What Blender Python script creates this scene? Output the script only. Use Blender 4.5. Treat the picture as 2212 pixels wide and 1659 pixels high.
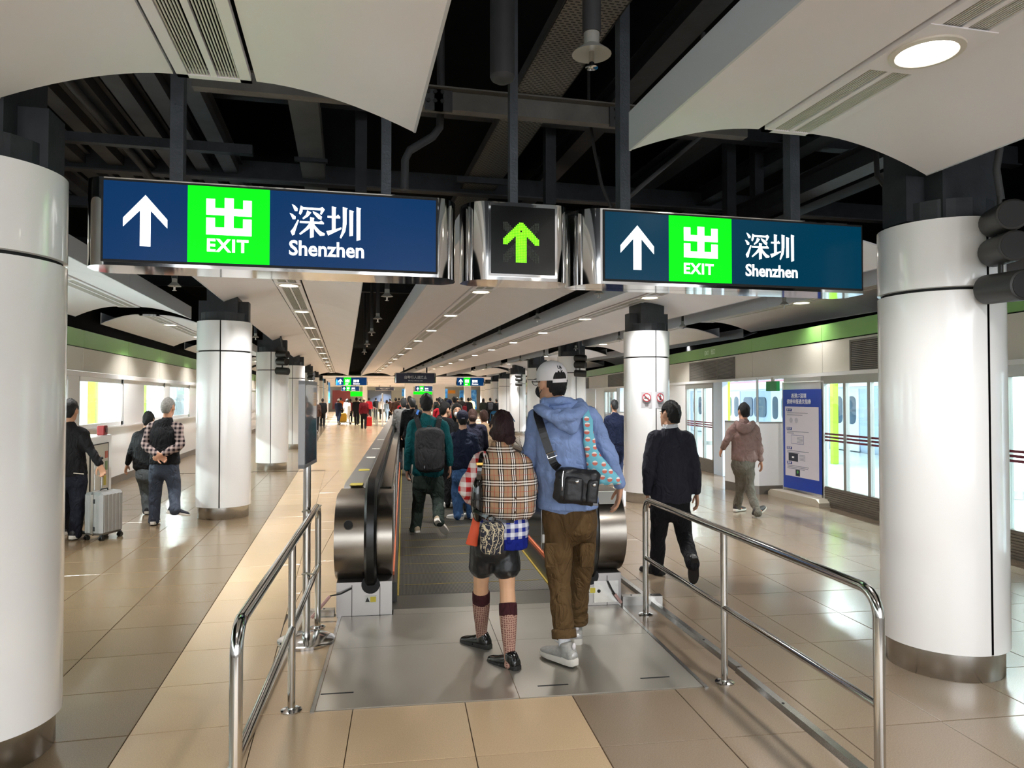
import bpy, math, random
import numpy as np
from mathutils import Vector, Matrix
random.seed(7)
scn = bpy.context.scene
for o in list(bpy.data.objects): bpy.data.objects.remove(o)
COL = scn.collection
PI = math.pi
# ---------------------------------------------------------------- camera (hall axis = +Y, camera turned 13 deg right of it)
F_PX, CXP, CYP, EYE = 1550.0, 1106.0, 829.5, 1.66
PITCH = math.atan(30.5 / F_PX); YAW = math.atan(361 / math.hypot(F_PX, 30.5))
cam_d = bpy.data.cameras.new('camera'); cam = bpy.data.objects.new('camera', cam_d); COL.objects.link(cam)
cam.location = (0, 0, EYE); cam.rotation_euler = (PI / 2 + PITCH, 0, -YAW)
cam_d.sensor_width = 36; cam_d.lens = 36 * F_PX / 2212; cam_d.clip_start = .05; cam_d.clip_end = 400
scn.camera = cam
# ---------------------------------------------------------------- daylight: an even overcast white sky
w = bpy.data.worlds.new('world'); scn.world = w; w.use_nodes = True
bg = w.node_tree.nodes['Background']; bg.inputs[0].default_value = (.92, .96, 1, 1); bg.inputs[1].default_value = 2.6
scn.view_settings.view_transform = 'Standard'; scn.view_settings.look = 'None'
scn.view_settings.gamma = 1; scn.view_settings.use_curve_mapping = False; scn.view_settings.exposure = 0.85
LAMP_W = 24.0
cy = scn.cycles
cy.max_bounces = 7; cy.diffuse_bounces = 4; cy.glossy_bounces = 4; cy.transparent_max_bounces = 12; cy.transmission_bounces = 4
cy.sample_clamp_indirect = 4.0; cy.caustics_reflective = False; cy.caustics_refractive = False

# ---------------------------------------------------------------- measuring helpers
_fw = Vector((math.sin(YAW) * math.cos(PITCH), math.cos(YAW) * math.cos(PITCH), math.sin(PITCH)))
_rt = Vector((math.cos(YAW), -math.sin(YAW), 0)); _up = _rt.cross(_fw); EYEP = Vector((0, 0, EYE))
def ray(px, py): return _fw + _rt * ((px - CXP) / F_PX) - _up * ((py - CYP) / F_PX)
def onz(px, py, z=0.):
    d = ray(px, py); return EYEP + d * ((z - EYE) / d.z)
def ony(px, py, Y):
    d = ray(px, py); return EYEP + d * (Y / d.y)
def pd(px, py, depth): return EYEP + ray(px, py) * depth
V = Vector
ORD = ['first', 'second', 'third', 'fourth', 'fifth', 'sixth', 'seventh', 'eighth', 'ninth', 'tenth', 'eleventh', 'twelfth', 'thirteenth', 'fourteenth']
# ---------------------------------------------------------------- materials
def lin(c):
    return tuple(((x / 255) / 12.92 if x / 255 <= .04045 else (((x / 255) + .055) / 1.055) ** 2.4) for x in c)
MATS = {}
class NT:
    def __init__(s, name):
        s.m = bpy.data.materials.new(name); s.m.use_nodes = True; s.t = s.m.node_tree; s.n = s.t.nodes; s.b = s.n['Principled BSDF']
    def add(s, kind, **k):
        n = s.n.new(kind)
        for a, v in k.items(): setattr(n, a, v)
        return n
    def link(s, a, b): s.t.links.new(a, b)
    def math(s, op, a, b=None):
        n = s.add('ShaderNodeMath', operation=op)
        for i, v in enumerate((a, b)):
            if v is None: continue
            if isinstance(v, (int, float)): n.inputs[i].default_value = v
            else: s.link(v, n.inputs[i])
        return n.outputs[0]
    def ramp(s, fac, stops, const=False):
        r = s.add('ShaderNodeValToRGB'); cr = r.color_ramp
        if const: cr.interpolation = 'CONSTANT'
        while len(cr.elements) < len(stops): cr.elements.new(.5)
        for e, (p, c) in zip(cr.elements, stops): e.position = p; e.color = (*c[:3], 1)
        s.link(fac, r.inputs[0]); return r.outputs[0]
    def mix(s, fac, a, b, mode='MIX'):
        n = s.add('ShaderNodeMix', data_type='RGBA', blend_type=mode)
        for i, v in ((0, fac), (6, a), (7, b)):
            if isinstance(v, (int, float)): n.inputs[i].default_value = v
            elif isinstance(v, tuple): n.inputs[i].default_value = (*v[:3], 1)
            else: s.link(v, n.inputs[i])
        return n.outputs[2]
    def coord(s, which='Object'):
        return s.add('ShaderNodeTexCoord').outputs[which]
    def noise(s, scale, detail=2, vec=None, which='Object'):
        n = s.add('ShaderNodeTexNoise'); n.inputs['Scale'].default_value = scale; n.inputs['Detail'].default_value = detail
        s.link(vec or s.coord(which), n.inputs['Vector']); return n.outputs[0]
    def xyz(s, vec=None, which='Object'):
        n = s.add('ShaderNodeSeparateXYZ'); s.link(vec or s.coord(which), n.inputs[0]); return n.outputs
    def bump(s, h, strength=.3, dist=.01):
        n = s.add('ShaderNodeBump'); n.inputs['Strength'].default_value = strength; n.inputs['Distance'].default_value = dist
        s.link(h, n.inputs['Height']); s.link(n.outputs[0], s.b.inputs['Normal'])
def mat(name, rgb, rough=.5, metal=0., spec=.5, var=0., vscale=8., bump=0., bscale=60., coat=0., rand=0., emit=0., ecol=None):
    if name in MATS: return MATS[name]
    t = NT(name); c = lin(rgb); b = t.b
    b.inputs['Base Color'].default_value = (*c, 1); b.inputs['Roughness'].default_value = rough; b.inputs['Metallic'].default_value = metal
    b.inputs['Specular IOR Level'].default_value = spec
    if coat: b.inputs['Coat Weight'].default_value = coat; b.inputs['Coat Roughness'].default_value = .06
    col = None
    if var:
        col = t.ramp(t.noise(vscale, 4), [(.3, tuple(x * (1 - var) for x in c)), (.7, tuple(min(1, x * (1 + var)) for x in c))])
    if rand:
        r = t.add('ShaderNodeObjectInfo').outputs['Random']
        rr = t.ramp(r, [(0, (1 - rand,) * 3), (1, (1, 1, 1))])
        col = t.mix(1., col if col else (*c, 1), rr, 'MULTIPLY')
    if col: t.link(col, b.inputs['Base Color'])
    if bump: t.bump(t.noise(bscale, 3), bump)
    if emit:
        b.inputs['Emission Color'].default_value = (*(lin(ecol) if ecol else c), 1); b.inputs['Emission Strength'].default_value = emit
    MATS[name] = t.m; return t.m
def glow(name, rgb, strength): return mat(name, rgb, .4, emit=strength)
def glass_mat(name, tint=(244, 251, 249), refl=.10, rough=.02):
    if name in MATS: return MATS[name]
    t = NT(name); out = t.n['Material Output']
    tr = t.add('ShaderNodeBsdfTransparent'); tr.inputs[0].default_value = (*lin(tint), 1)
    g = t.add('ShaderNodeBsdfGlossy'); g.inputs['Roughness'].default_value = rough
    mx = t.add('ShaderNodeMixShader'); f = t.add('ShaderNodeLayerWeight'); f.inputs[0].default_value = .5
    t.link(t.math('ADD', t.math('MULTIPLY', t.math('POWER', f.outputs['Facing'], 4.0), .6), .05), mx.inputs[0]); t.link(tr.outputs[0], mx.inputs[1]); t.link(g.outputs[0], mx.inputs[2])
    t.link(mx.outputs[0], out.inputs[0]); MATS[name] = t.m; return t.m
# ---------------------------------------------------------------- mesh builder
class MB:
    def __init__(s): s.v = []; s.f = []
    def add(s, vs, fs):
        k = len(s.v); s.v += [tuple(x) for x in vs]; s.f += [tuple(i + k for i in f) for f in fs]; return s
    def hexa(s, p):   # 8 points: bottom 4 ccw, top 4 ccw
        return s.add(p, [(3, 2, 1, 0), (4, 5, 6, 7), (0, 1, 5, 4), (1, 2, 6, 5), (2, 3, 7, 6), (3, 0, 4, 7)])
    def box(s, x0, x1, y0, y1, z0, z1, T=None):
        p = [(x0, y0, z0), (x1, y0, z0), (x1, y1, z0), (x0, y1, z0), (x0, y0, z1), (x1, y0, z1), (x1, y1, z1), (x0, y1, z1)]
        if T: p = [T(*q) for q in p]
        return s.hexa(p)
    def bbox(s, x0, x1, y0, y1, z0, z1, r=.01, T=None):   # box with chamfered vertical and horizontal edges
        X, Y, Z = (x0, x0 + r, x1 - r, x1), (y0, y0 + r, y1 - r, y1), (z0, z0 + r, z1 - r, z1)
        oct_ = lambda i: [(X[1], Y[0]), (X[2], Y[0]), (X[3], Y[1]), (X[3], Y[2]), (X[2], Y[3]), (X[1], Y[3]), (X[0], Y[2]), (X[0], Y[1])]
        o = oct_(0); ins = [(min(max(a, X[0] + r), X[3] - r), min(max(b, Y[0] + r), Y[3] - r)) for a, b in o]
        rings = [[(a, b, z0) for a, b in ins], [(a, b, Z[1]) for a, b in o], [(a, b, Z[2]) for a, b in o], [(a, b, z1) for a, b in ins]]
        return s.rings([[V(T(*q)) if T else V(q) for q in g] for g in rings])
    def rings(s, R, closed=True, caps=True):
        n = len(R[0]); vs = [p for g in R for p in g]; fs = []
        for i in range(len(R) - 1):
            for j in range(n if closed else n - 1):
                a, b = i * n + j, i * n + (j + 1) % n; fs.append((a, b, b + n, a + n))
        if caps and closed:
            fs.append(tuple(range(n - 1, -1, -1))); fs.append(tuple(range((len(R) - 1) * n, len(R) * n)))
        return s.add(vs, fs)
    def cyl(s, p0, p1, r0, r1=None, n=12):
        r1 = r0 if r1 is None else r1; p0, p1 = V(p0), V(p1); t = (p1 - p0).normalized()
        a = t.orthogonal().normalized(); b = t.cross(a)
        c = [(math.cos(2 * PI * i / n), math.sin(2 * PI * i / n)) for i in range(n)]
        return s.rings([[p0 + (a * x + b * y) * r0 for x, y in c], [p1 + (a * x + b * y) * r1 for x, y in c]])
    def tube(s, pts, r, n=10):
        pts = [V(p) for p in pts]; R = []; ref = None
        for i, p in enumerate(pts):
            t = (pts[min(i + 1, len(pts) - 1)] - pts[max(i - 1, 0)]).normalized()
            if ref is None: ref = t.orthogonal().normalized()
            ref = (ref - t * ref.dot(t)).normalized(); b = t.cross(ref); rr = r[i] if isinstance(r, (list, tuple)) else r
            R.append([p + (ref * math.cos(2 * PI * k / n) + b * math.sin(2 * PI * k / n)) * rr for k in range(n)])
        return s.rings(R)
    def lathe(s, c, prof, n=32, a0=0., a1=None):
        c = V(c); R = []
        if a1 is None:
            for r, z in prof: R.append([c + V((r * math.cos(2 * PI * k / n), r * math.sin(2 * PI * k / n), z)) for k in range(n)])
            return s.rings(R)
        for r, z in prof: R.append([c + V((r * math.cos(a0 + (a1 - a0) * k / n), r * math.sin(a0 + (a1 - a0) * k / n), z)) for k in range(n + 1)])
        return s.rings(R, closed=False)
    def prism(s, poly, f0, f1):   # poly: list of 2d; f0/f1 map (u,v)->point
        n = len(poly); vs = [f0(*p) for p in poly] + [f1(*p) for p in poly]
        fs = [tuple(range(n - 1, -1, -1)), tuple(range(n, 2 * n))] + [(i, (i + 1) % n, n + (i + 1) % n, n + i) for i in range(n)]
        return s.add(vs, fs)
    def ell(s, c, a, b, d, n=12, m=8):   # ellipsoid with axis vectors
        c, a, b, d = V(c), V(a), V(b), V(d); R = []
        for i in range(m + 1):
            th = PI * i / m; st, ct = max(math.sin(th), .02), math.cos(th)
            R.append([c - d * ct + (a * math.cos(2 * PI * k / n) + b * math.sin(2 * PI * k / n)) * st for k in range(n)])
        return s.rings(R)
    def loft(s, pts, rad, side, n=14, sub=3, round_ends=True):
        """tube with elliptical sections: rad = [(half width along side, half depth)], Catmull-Rom smoothed"""
        P = [V(p) for p in pts]; Q = []; Rr = []
        def cr(a, b, c, d, t): return .5 * ((2 * b) + (c - a) * t + (2 * a - 5 * b + 4 * c - d) * t * t + (3 * b - a - 3 * c + d) * t ** 3)
        rv = [V((*(r if isinstance(r, tuple) else (r, r)), 0)) for r in rad]
        for i in range(len(P) - 1):
            i0, i3 = max(i - 1, 0), min(i + 2, len(P) - 1)
            for k in range(sub):
                t = k / sub; Q.append(cr(P[i0], P[i], P[i + 1], P[i3], t)); Rr.append(cr(rv[i0], rv[i], rv[i + 1], rv[i3], t))
        Q.append(P[-1]); Rr.append(rv[-1])
        if round_ends:
            t0 = (Q[0] - Q[1]).normalized(); t1 = (Q[-1] - Q[-2]).normalized(); m0 = min(Rr[0].x, Rr[0].y); m1 = min(Rr[-1].x, Rr[-1].y)
            Q = [Q[0] + t0 * m0 * .6, Q[0] + t0 * m0 * .35] + Q + [Q[-1] + t1 * m1 * .35, Q[-1] + t1 * m1 * .6]
            Rr = [Rr[0] * .35, Rr[0] * .78] + Rr + [Rr[-1] * .78, Rr[-1] * .35]
        R = []; s0 = V(side)
        for i, p in enumerate(Q):
            t = (Q[min(i + 1, len(Q) - 1)] - Q[max(i - 1, 0)]).normalized()
            e1 = s0 - t * s0.dot(t)
            if e1.length < .05: e1 = t.orthogonal()
            e1.normalize(); e2 = t.cross(e1)
            R.append([p + e1 * Rr[i].x * math.cos(2 * PI * k / n) + e2 * Rr[i].y * math.sin(2 * PI * k / n) for k in range(n)])
        return s.rings(R)
def root_of(o):
    while o.parent: o = o.parent
    return o
def obj(name, mb, m, parent=None, smooth=False, origin=None):
    me = bpy.data.meshes.new(name); org = V(root_of(parent).location) if parent else V(origin or (0, 0, 0))
    me.from_pydata([tuple(V(p) - org) for p in mb.v], [], mb.f); me.materials.append(m)
    o = bpy.data.objects.new(name, me); COL.objects.link(o)
    if parent: o.parent = parent
    else: o.location = org
    if smooth:
        for p in me.polygons: p.use_smooth = True
        if smooth != 'all': me.set_sharp_from_angle(angle=math.radians(smooth if smooth > 1 else 40))
    return o
def tag(o, label=None, cat=None, group=None, kind=None):
    if label: o['label'] = label
    if cat: o['category'] = cat
    if group: o['group'] = group
    if kind: o['kind'] = kind
    return o
def thing(name, loc, label, cat, group=None):
    o = bpy.data.objects.new(name, None); COL.objects.link(o); o.location = loc; o.empty_display_size = .1
    return tag(o, label, cat, group)
def copy_tree(o, parent=None):
    c = o.copy(); COL.objects.link(c)
    if parent: c.parent = parent
    for ch in list(o.children): copy_tree(ch, c)
    return c
BAKE = []   # objects whose modifiers / text are turned into plain meshes at the end
def text(body, size, loc, rz, m, parent, bold=0., name='lettering', align='LEFT', rx=PI / 2, sx=1., space=1., ext=.001):
    c = bpy.data.curves.new(name, 'FONT'); c.body = body; c.size = size; c.offset = bold; c.align_x = align; c.extrude = ext; c.space_character = space
    c.resolution_u = 3; c.materials.append(m); o = bpy.data.objects.new(name, c); COL.objects.link(o)
    o.rotation_euler = (rx, 0, rz); o.scale = (sx, 1, 1); o.parent = parent; o.location = V(loc) - V(root_of(parent).location)
    BAKE.append(o); return o
def bake_all():
    bpy.context.view_layer.update(); dg = bpy.context.evaluated_depsgraph_get(); todo = []
    for o in BAKE:
        todo.append((o, bpy.data.meshes.new_from_object(o.evaluated_get(dg), depsgraph=dg)))
    for o, me in todo:
        if o.type == 'FONT':
            n = bpy.data.objects.new('tmp', me); COL.objects.link(n); n.parent = o.parent; n.matrix_local = o.matrix_local.copy()
            for k in o.keys(): n[k] = o[k]
            nm = o.name; bpy.data.objects.remove(o); n.name = nm
        else:
            o.modifiers.clear(); o.data = me
            for p in me.polygons: p.use_smooth = True
    BAKE.clear()
# ================================================================ materials of the place
M_white = mat('white_enamel', (247, 246, 245), .16, coat=.5, spec=.5)
M_soffit = mat('white_soffit_panel', (244, 239, 241), .42, var=.02, vscale=1.5)
M_fascia = mat('pale_grey_fascia', (206, 207, 212), .45)
M_black = mat('black_void_paint', (10, 11, 13), .9, spec=.1)
M_steel_dk = mat('dark_painted_steel', (36, 39, 44), .6, var=.25, vscale=9, bump=.2, bscale=40)
M_grey_dk = mat('dark_grey_deck', (56, 56, 58), .7, var=.2, vscale=4)
M_chrome = mat('chrome', (215, 215, 215), .06, metal=1)
M_steel = mat('brushed_steel', (188, 186, 182), .24, metal=1, var=.08, vscale=20)
M_steel_p = mat('polished_steel', (200, 198, 195), .12, metal=1)
M_dkmetal = mat('dark_gap', (22, 22, 22), .7)
M_green = mat('green_band_enamel', (122, 170, 92), .3)
M_rubber = mat('black_rubber', (18, 18, 18), .28)
M_skirt = mat('grey_kick_panel', (128, 122, 114), .35, metal=.6)
M_slat = mat('grille_slat', (214, 210, 202), .45)
M_vent = mat('vent_grey', (116, 112, 104), .5)
M_glass = glass_mat('clear_glass')
M_lamp = glow('lamp_diffuser', (255, 250, 235), 9)
def tile_mat(name, rgb, var, rand):
    t = NT(name); c = lin(rgb)
    n = t.noise(170, 2, which='Object'); sp = t.ramp(n, [(.36, tuple(x * (1 - var) for x in c)), (.62, tuple(x * (1 + var * .5) for x in c))])
    big = t.ramp(t.noise(.9, 3), [(.3, (.93, .93, .93)), (.7, (1, 1, 1))])
    rr = t.ramp(t.add('ShaderNodeObjectInfo').outputs['Random'], [(0, (1 - rand,) * 3), (1, (1, 1, 1))])
    t.link(t.mix(1., t.mix(1., sp, big, 'MULTIPLY'), rr, 'MULTIPLY'), t.b.inputs['Base Color'])
    t.b.inputs['Roughness'].default_value = .2; t.b.inputs['Specular IOR Level'].default_value = .5
    return t.m
M_tan = tile_mat('tan_floor_tile', (190, 164, 131), .10, .06)
M_brown = tile_mat('brown_floor_tile', (120, 101, 77), .16, .08)
M_taupe = tile_mat('taupe_floor_tile', (137, 120, 101), .13, .07)
M_grout = mat('tile_joint', (70, 60, 48), .8)

# ================================================================ frames of the place
RA = math.radians(8); Q0 = V((7.064, 8.514, 0)); RU = V((math.sin(RA), math.cos(RA), 0)); RV = V((math.cos(RA), -math.sin(RA), 0))
def RW(s, t, z): return Q0 + RU * s + RV * t + V((0, 0, z))
WA = math.radians(4.5); WC = V((1.056, 5.542, 0)); WY = V((math.sin(WA), math.cos(WA), 0)); WX = V((math.cos(WA), -math.sin(WA), 0))
def WK(x, y, z): return WC + WX * x + WY * y + V((0, 0, z))
def to_wk(p): q = V((p[0], p[1], 0)) - WC; return q.dot(WX), q.dot(WY)
def to_rw(p): q = V((p[0], p[1], 0)) - Q0; return q.dot(RU), q.dot(RV)

# ================================================================ floor
def clip(poly, inside, cross):
    out = []
    for i, a in enumerate(poly):
        b = poly[(i + 1) % len(poly)]; ia, ib = inside(a), inside(b)
        if ia >= 0: out.append(a)
        if ia * ib < 0: t = ia / (ia - ib); out.append((a[0] + (b[0] - a[0]) * t, a[1] + (b[1] - a[1]) * t))
    return out
def inset(poly, d):
    cx = sum(p[0] for p in poly) / len(poly); cy_ = sum(p[1] for p in poly) / len(poly); o = []
    for x, y in poly:
        L = math.hypot(x - cx, y - cy_); k = max(0, (L - d * 1.4) / L) if L else 1; o.append((cx + (x - cx) * k, cy_ + (y - cy_) * k))
    return o
Y_FAR = 17.0
floor = MB().box(-4.6, 30, -9, 98, -.2, -.012)
floor_o = tag(obj('floor', floor, M_grout), kind='structure')
tiles = []
T6 = .6
def right_lim(p): return .0 - to_rw(p)[1]
for i in range(-7, 0):               # hall-aligned tiles left of the wedge joint
    for j in range(-2, 30):
        x0 = -.43 + i * T6; y0 = .30 + j * T6
        if y0 > Y_FAR: continue
        tiles.append(([(x0, y0), (x0 + T6, y0), (x0 + T6, y0 + T6), (x0, y0 + T6)], 'tan' if i == -1 else 'brown'))
for i in range(-5, 14):              # tiles set out along the walkway
    for j in range(-12, 22):
        x0 = -.88 + (i) * T6; y0 = -1.66 + j * T6
        P = [WK(x0, y0, 0), WK(x0 + T6, y0, 0), WK(x0 + T6, y0 + T6, 0), WK(x0, y0 + T6, 0)]; P = [(p.x, p.y) for p in P]
        P = clip(P, lambda p: p[0] + .43, None)
        if len(P) > 2: P = clip(P, right_lim, None)
        if len(P) > 2: P = clip(P, lambda p: Y_FAR - p[1], None)
        if len(P) < 3 or max(p[1] for p in P) < -.8: continue
        ar = abs(sum(P[k][0] * P[(k + 1) % len(P)][1] - P[(k + 1) % len(P)][0] * P[k][1] for k in range(len(P)))) / 2
        if ar < .004: continue
        cxw, cyw = to_wk((sum(p[0] for p in P) / len(P), sum(p[1] for p in P) / len(P)))
        if abs(cxw) < .85 and cyw > -1.3: continue          # under the walkway and its plate
        tiles.append((P, 'tan' if cxw < .32 else 'taupe'))
def vis_area(P):
    a = 0; q = []
    for x, y in P:
        d = V((x, y, 0)) - EYEP; f = d.dot(_fw)
        if f < .8: return 0
        q.append((CXP + F_PX * d.dot(_rt) / f, CYP - F_PX * d.dot(_up) / f))
    if max(p[0] for p in q) < 0 or min(p[0] for p in q) > 2212 or min(p[1] for p in q) > 1659: return 0
    return abs(sum(q[k][0] * q[(k + 1) % len(q)][1] - q[(k + 1) % len(q)][0] * q[k][1] for k in range(len(q)))) / 2
tiles.sort(key=lambda t: -vis_area(t[0]))
TM = {'tan': M_tan, 'brown': M_brown, 'taupe': M_taupe}
def tile_prism(mb, P):
    a, b = inset(P, .0022), inset(P, .0045)
    n = len(P); vs = [(*p, -.0125) for p in a] + [(*p, -.0022) for p in a] + [(*p, 0) for p in b]
    fs = [tuple(range(2 * n, 3 * n))]
    for r in (0, n): fs += [(r + i, r + (i + 1) % n, r + n + (i + 1) % n, r + n + i) for i in range(n)]
    mb.add(vs, fs)
rest = {k: MB() for k in TM}
for n_, (P, k) in enumerate(tiles):
    if n_ < 290: m_ = MB(); tile_prism(m_, P); obj('floor_tile', m_, TM[k], floor_o)
    else: tile_prism(rest[k], P)
for k in rest: tag(obj('small_floor_tiles', rest[k], TM[k], floor_o), kind='stuff')
# floor beyond the near tiles: large flat fields of the same tile
def slab(name, pts, m, z=0.): return obj(name, MB().prism(pts, lambda a, b: (a, b, -.012), lambda a, b: (a, b, z)), m, floor_o)
a1, b1 = WK(-1.1, 12, 0), WK(-1.1, 88, 0)
slab('far_floor_field', [(-4.4, Y_FAR), (-1.03, Y_FAR), (-1.03, 97), (-4.4, 97)], M_brown)
r0 = Q0 + RU * ((Y_FAR - Q0.y) / RU.y); r1 = Q0 + RU * ((97 - Q0.y) / RU.y)
slab('far_floor_field', [(-1.03, Y_FAR), (1.2, Y_FAR), (7.4, 97), (-1.03, 97)], M_tan); slab('far_floor_field', [(1.2, Y_FAR), (r0.x, r0.y), (r1.x, r1.y), (7.4, 97)], M_taupe)

# ================================================================ side walls
M_panel = mat('white_wall_panel', (214, 208, 194), .32, rand=.04)
wl = thing('wall_left', (-4.35, 15, 0), None, None); wl['kind'] = 'structure'
wr = thing('wall_right', tuple(Q0), None, None); wr['kind'] = 'structure'
XL = -4.35
def LB(x0, x1, y0, y1, z0, z1): return MB().box(x0, x1, y0, y1, z0, z1)
for k in range(-2, 32):
    y0, y1 = 3.2 + 2.6 * (k - 3) + .005, 3.2 + 2.6 * (k - 2) - .005
    obj('green_panel', LB(XL - .05, XL, y0, y1, 2.53, 2.82), M_green, wl)
    obj('wall_panel', LB(XL - .05, XL - .01, y0, y1, 2.12, 2.515), M_panel, wl)
obj('ledge', LB(XL - .2, XL + .05, -9, 97, 2.03, 2.11), M_white, wl)
obj('upper_wall', LB(XL - .15, XL - .06, -9, 97, 2.5, 4.7), M_black, wl)
wins = [(-9, -6.5), (-6, -3.5), (-3, -.5), (0, 2.5), (3, 5.5), (6, 8.6), (9.2, 12.9), (13.4, 15.9), (17.4, 19.33), (19.8, 22.25), (24, 26.4), (27, 29.4), (31, 33.4), (34, 36.4), (38, 40.4), (44, 46.4), (50, 52.5), (56, 58.5)]
edges = [-9] + [e for a in wins for e in a] + [97]
obj('lower_wall', LB(XL - .15, XL, -9, 97, .14, 1.10), M_white, wl)
obj('skirting', LB(XL - .15, XL + .012, -9, 97, 0, .14), M_skirt, wl)
obj('sill', LB(XL - .16, XL + .06, -9, 97, 1.10, 1.13), M_white, wl)
for a, b in zip(edges[0::2], edges[1::2]):
    if b - a > .05: obj('wall_pier', LB(XL - .15, XL - .002, a, b, 1.13, 2.03), M_white, wl)
for k, (a, b) in enumerate(wins):
    wn = thing('window_%d' % (k + 1), (XL, (a + b) / 2, 1.13), None, None); wn['kind'] = 'structure'
    fr = MB()
    for q in ((a, a + .09, 1.13, 2.03), (b - .09, b, 1.13, 2.03), (a, b, 1.13, 1.2), (a, b, 1.95, 2.03)): fr.box(XL - .09, XL - .02, q[0], q[1], q[2], q[3])
    obj('window_frame', fr, M_white, wn); obj('pane', LB(XL - .06, XL - .055, a + .09, b - .09, 1.2, 1.95), M_glass, wn)
# service cabinet standing out from the left wall
cab = thing('service_cabinet', (-3.85, 10.5, 0), 'white service cabinet with door panels and stickers by the left wall', 'cabinet')
obj('body', MB().bbox(XL + .08, -3.4, 9.0, 11.85, .12, 1.12, .012), M_white, cab)
obj('plinth', LB(XL + .08, -3.41, 9.0, 11.83, 0, .12), M_skirt, cab)
for y0, y1 in ((9.1, 9.95), (10.0, 10.85), (10.9, 11.65)):
    d = obj('door', LB(-3.4, -3.388, y0, y1, .18, 1.0), M_panel, cab)
    e = MB()
    for q in ((y0 - .012, y0, .17, 1.01), (y1, y1 + .012, .17, 1.01), (y0, y1, 1.0, 1.012)): e.box(-3.4, -3.385, *q)
    obj('door_seal', e, M_dkmetal, d)
for y, z, w_, h_, c in ((11.2, .78, .2, .13, (196, 150, 130)), (11.56, .84, .12, .1, (205, 96, 70)), (11.56, .68, .1, .13, (120, 150, 96)), (11.5, .47, .1, .14, (206, 190, 70))):
    obj('sticker', LB(-3.388, -3.383, y - w_ / 2, y + w_ / 2, z - h_ / 2, z + h_ / 2), mat('sticker_%d' % c[0], c, .5), cab)
al = thing('alarm_call_box', (-3.45, 11.6, 1.12), 'small red alarm box on top of the white service cabinet', 'alarm box')
obj('housing', MB().bbox(-3.5, -3.4, 11.5, 11.66, 1.12, 1.26, .01), mat('alarm_red', (120, 14, 16), .5), al)
obj('push_plate', LB(-3.4, -3.39, 11.54, 11.62, 1.16, 1.22), mat('alarm_dark', (70, 14, 14), .4), al)

# ---- right wall: platform screens
def RB(s0, s1, t0, t1, z0, z1): return MB().box(s0, s1, t0, t1, z0, z1, T=lambda s, t, z: RW(s, t, z))
for k in range(-4, 26):
    s0 = 1.30 + 2.58 * k
    obj('green_panel', RB(s0 + .004, s0 + 2.576, 0, .05, 2.55, 2.80), M_green, wr)
    obj('wall_panel', RB(s0 + .004, s0 + 2.576, .01, .05, 2.06, 2.535), M_panel, wr)
obj('upper_wall', RB(-13, 90, 1.05, 1.12, 2.78, 4.7), M_black, wr); obj('light_leak_lid', RB(-13, 90, .05, 1.05, 2.76, 2.79), M_black, wr); obj('screen_backing', RB(-13, 90, .06, .12, 2.06, 2.70), M_black, wr)  # black lid over the band, added to block light leaking from the platform
obj('ledge', RB(-13, 90, -.04, .2, 2.0, 2.055), M_white, wr)
def vent(s0, s1):
    v = thing('wall_vent', tuple(RW((s0 + s1) / 2, 0, 2.25)), None, None); v['kind'] = 'structure'; v.name = 'trim_vent'
    fr = MB()
    for q in ((s0 - .03, s1 + .03, 2.04, 2.07), (s0 - .03, s1 + .03, 2.47, 2.5), (s0 - .03, s0, 2.04, 2.5), (s1, s1 + .03, 2.04, 2.5)):
        fr.hexa([RW(q[0], -.02, q[2]), RW(q[1], -.02, q[2]), RW(q[1], .012, q[2]), RW(q[0], .012, q[2]), RW(q[0], -.02, q[3]), RW(q[1], -.02, q[3]), RW(q[1], .012, q[3]), RW(q[0], .012, q[3])])
    obj('frame', fr, M_vent, v); obj('backing', RB(s0, s1, .0, .012, 2.07, 2.47), M_dkmetal, v)
    for k in range(15): obj('vent_blade', RB(s0, s1, -.012, 0, 2.078 + k * .0262, 2.078 + k * .0262 + .017), M_vent, v)
    for k in (1, 2): obj('divider', RB(s0 + (s1 - s0) * k / 3 - .012, s0 + (s1 - s0) * k / 3 + .012, -.016, 0, 2.07, 2.47), M_vent, v)
vent(4.75, 7.38); vent(-2.2, .46); vent(13.6, 16.2); vent(20, 22.6)
M_stripe = mat('maroon_glass_stripe', (110, 30, 52), .4)
M_frame = mat('silver_door_frame', (176, 176, 172), .3, metal=.7)
dn = [0]
def screen_door(s0, s1, n):
    dn[0] += 1; d = thing('door_%d' % dn[0], tuple(RW((s0 + s1) / 2, .05, 0)), None, None); d['kind'] = 'structure'
    wd = (s1 - s0) / n; fr = MB()
    for i in range(n + 1):
        s = s0 + i * wd; fr.hexa([RW(s - .035, .0, .3), RW(s + .035, .0, .3), RW(s + .035, .06, .3), RW(s - .035, .06, .3), RW(s - .035, 0, 1.9), RW(s + .035, 0, 1.9), RW(s + .035, .06, 1.9), RW(s - .035, .06, 1.9)])
    obj('door_frame', fr, M_frame, d); obj('head_rail', RB(s0 - .035, s1 + .035, -.01, .07, 1.88, 2.0), M_frame, d)
    for i in range(n):
        p = obj('pane', RB(s0 + i * wd + .035, s0 + (i + 1) * wd - .035, .025, .035, .3, 1.88), M_glass, d)
        for z in (1.11, 1.06, 1.01): obj('stripe', RB(s0 + i * wd + .035, s0 + (i + 1) * wd - .035, .018, .024, z - .014, z + .014), M_stripe, p)
    kb = obj('kick_panel', RB(s0 - .035, s1 + .035, .0, .06, 0.0, .3), M_skirt, d)
    for k in range(9): obj('kick_rib', RB(s0 - .03, s1 + .03, -.012, 0, .02 + k * .031, .02 + k * .031 + .018), M_skirt, kb)
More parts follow.
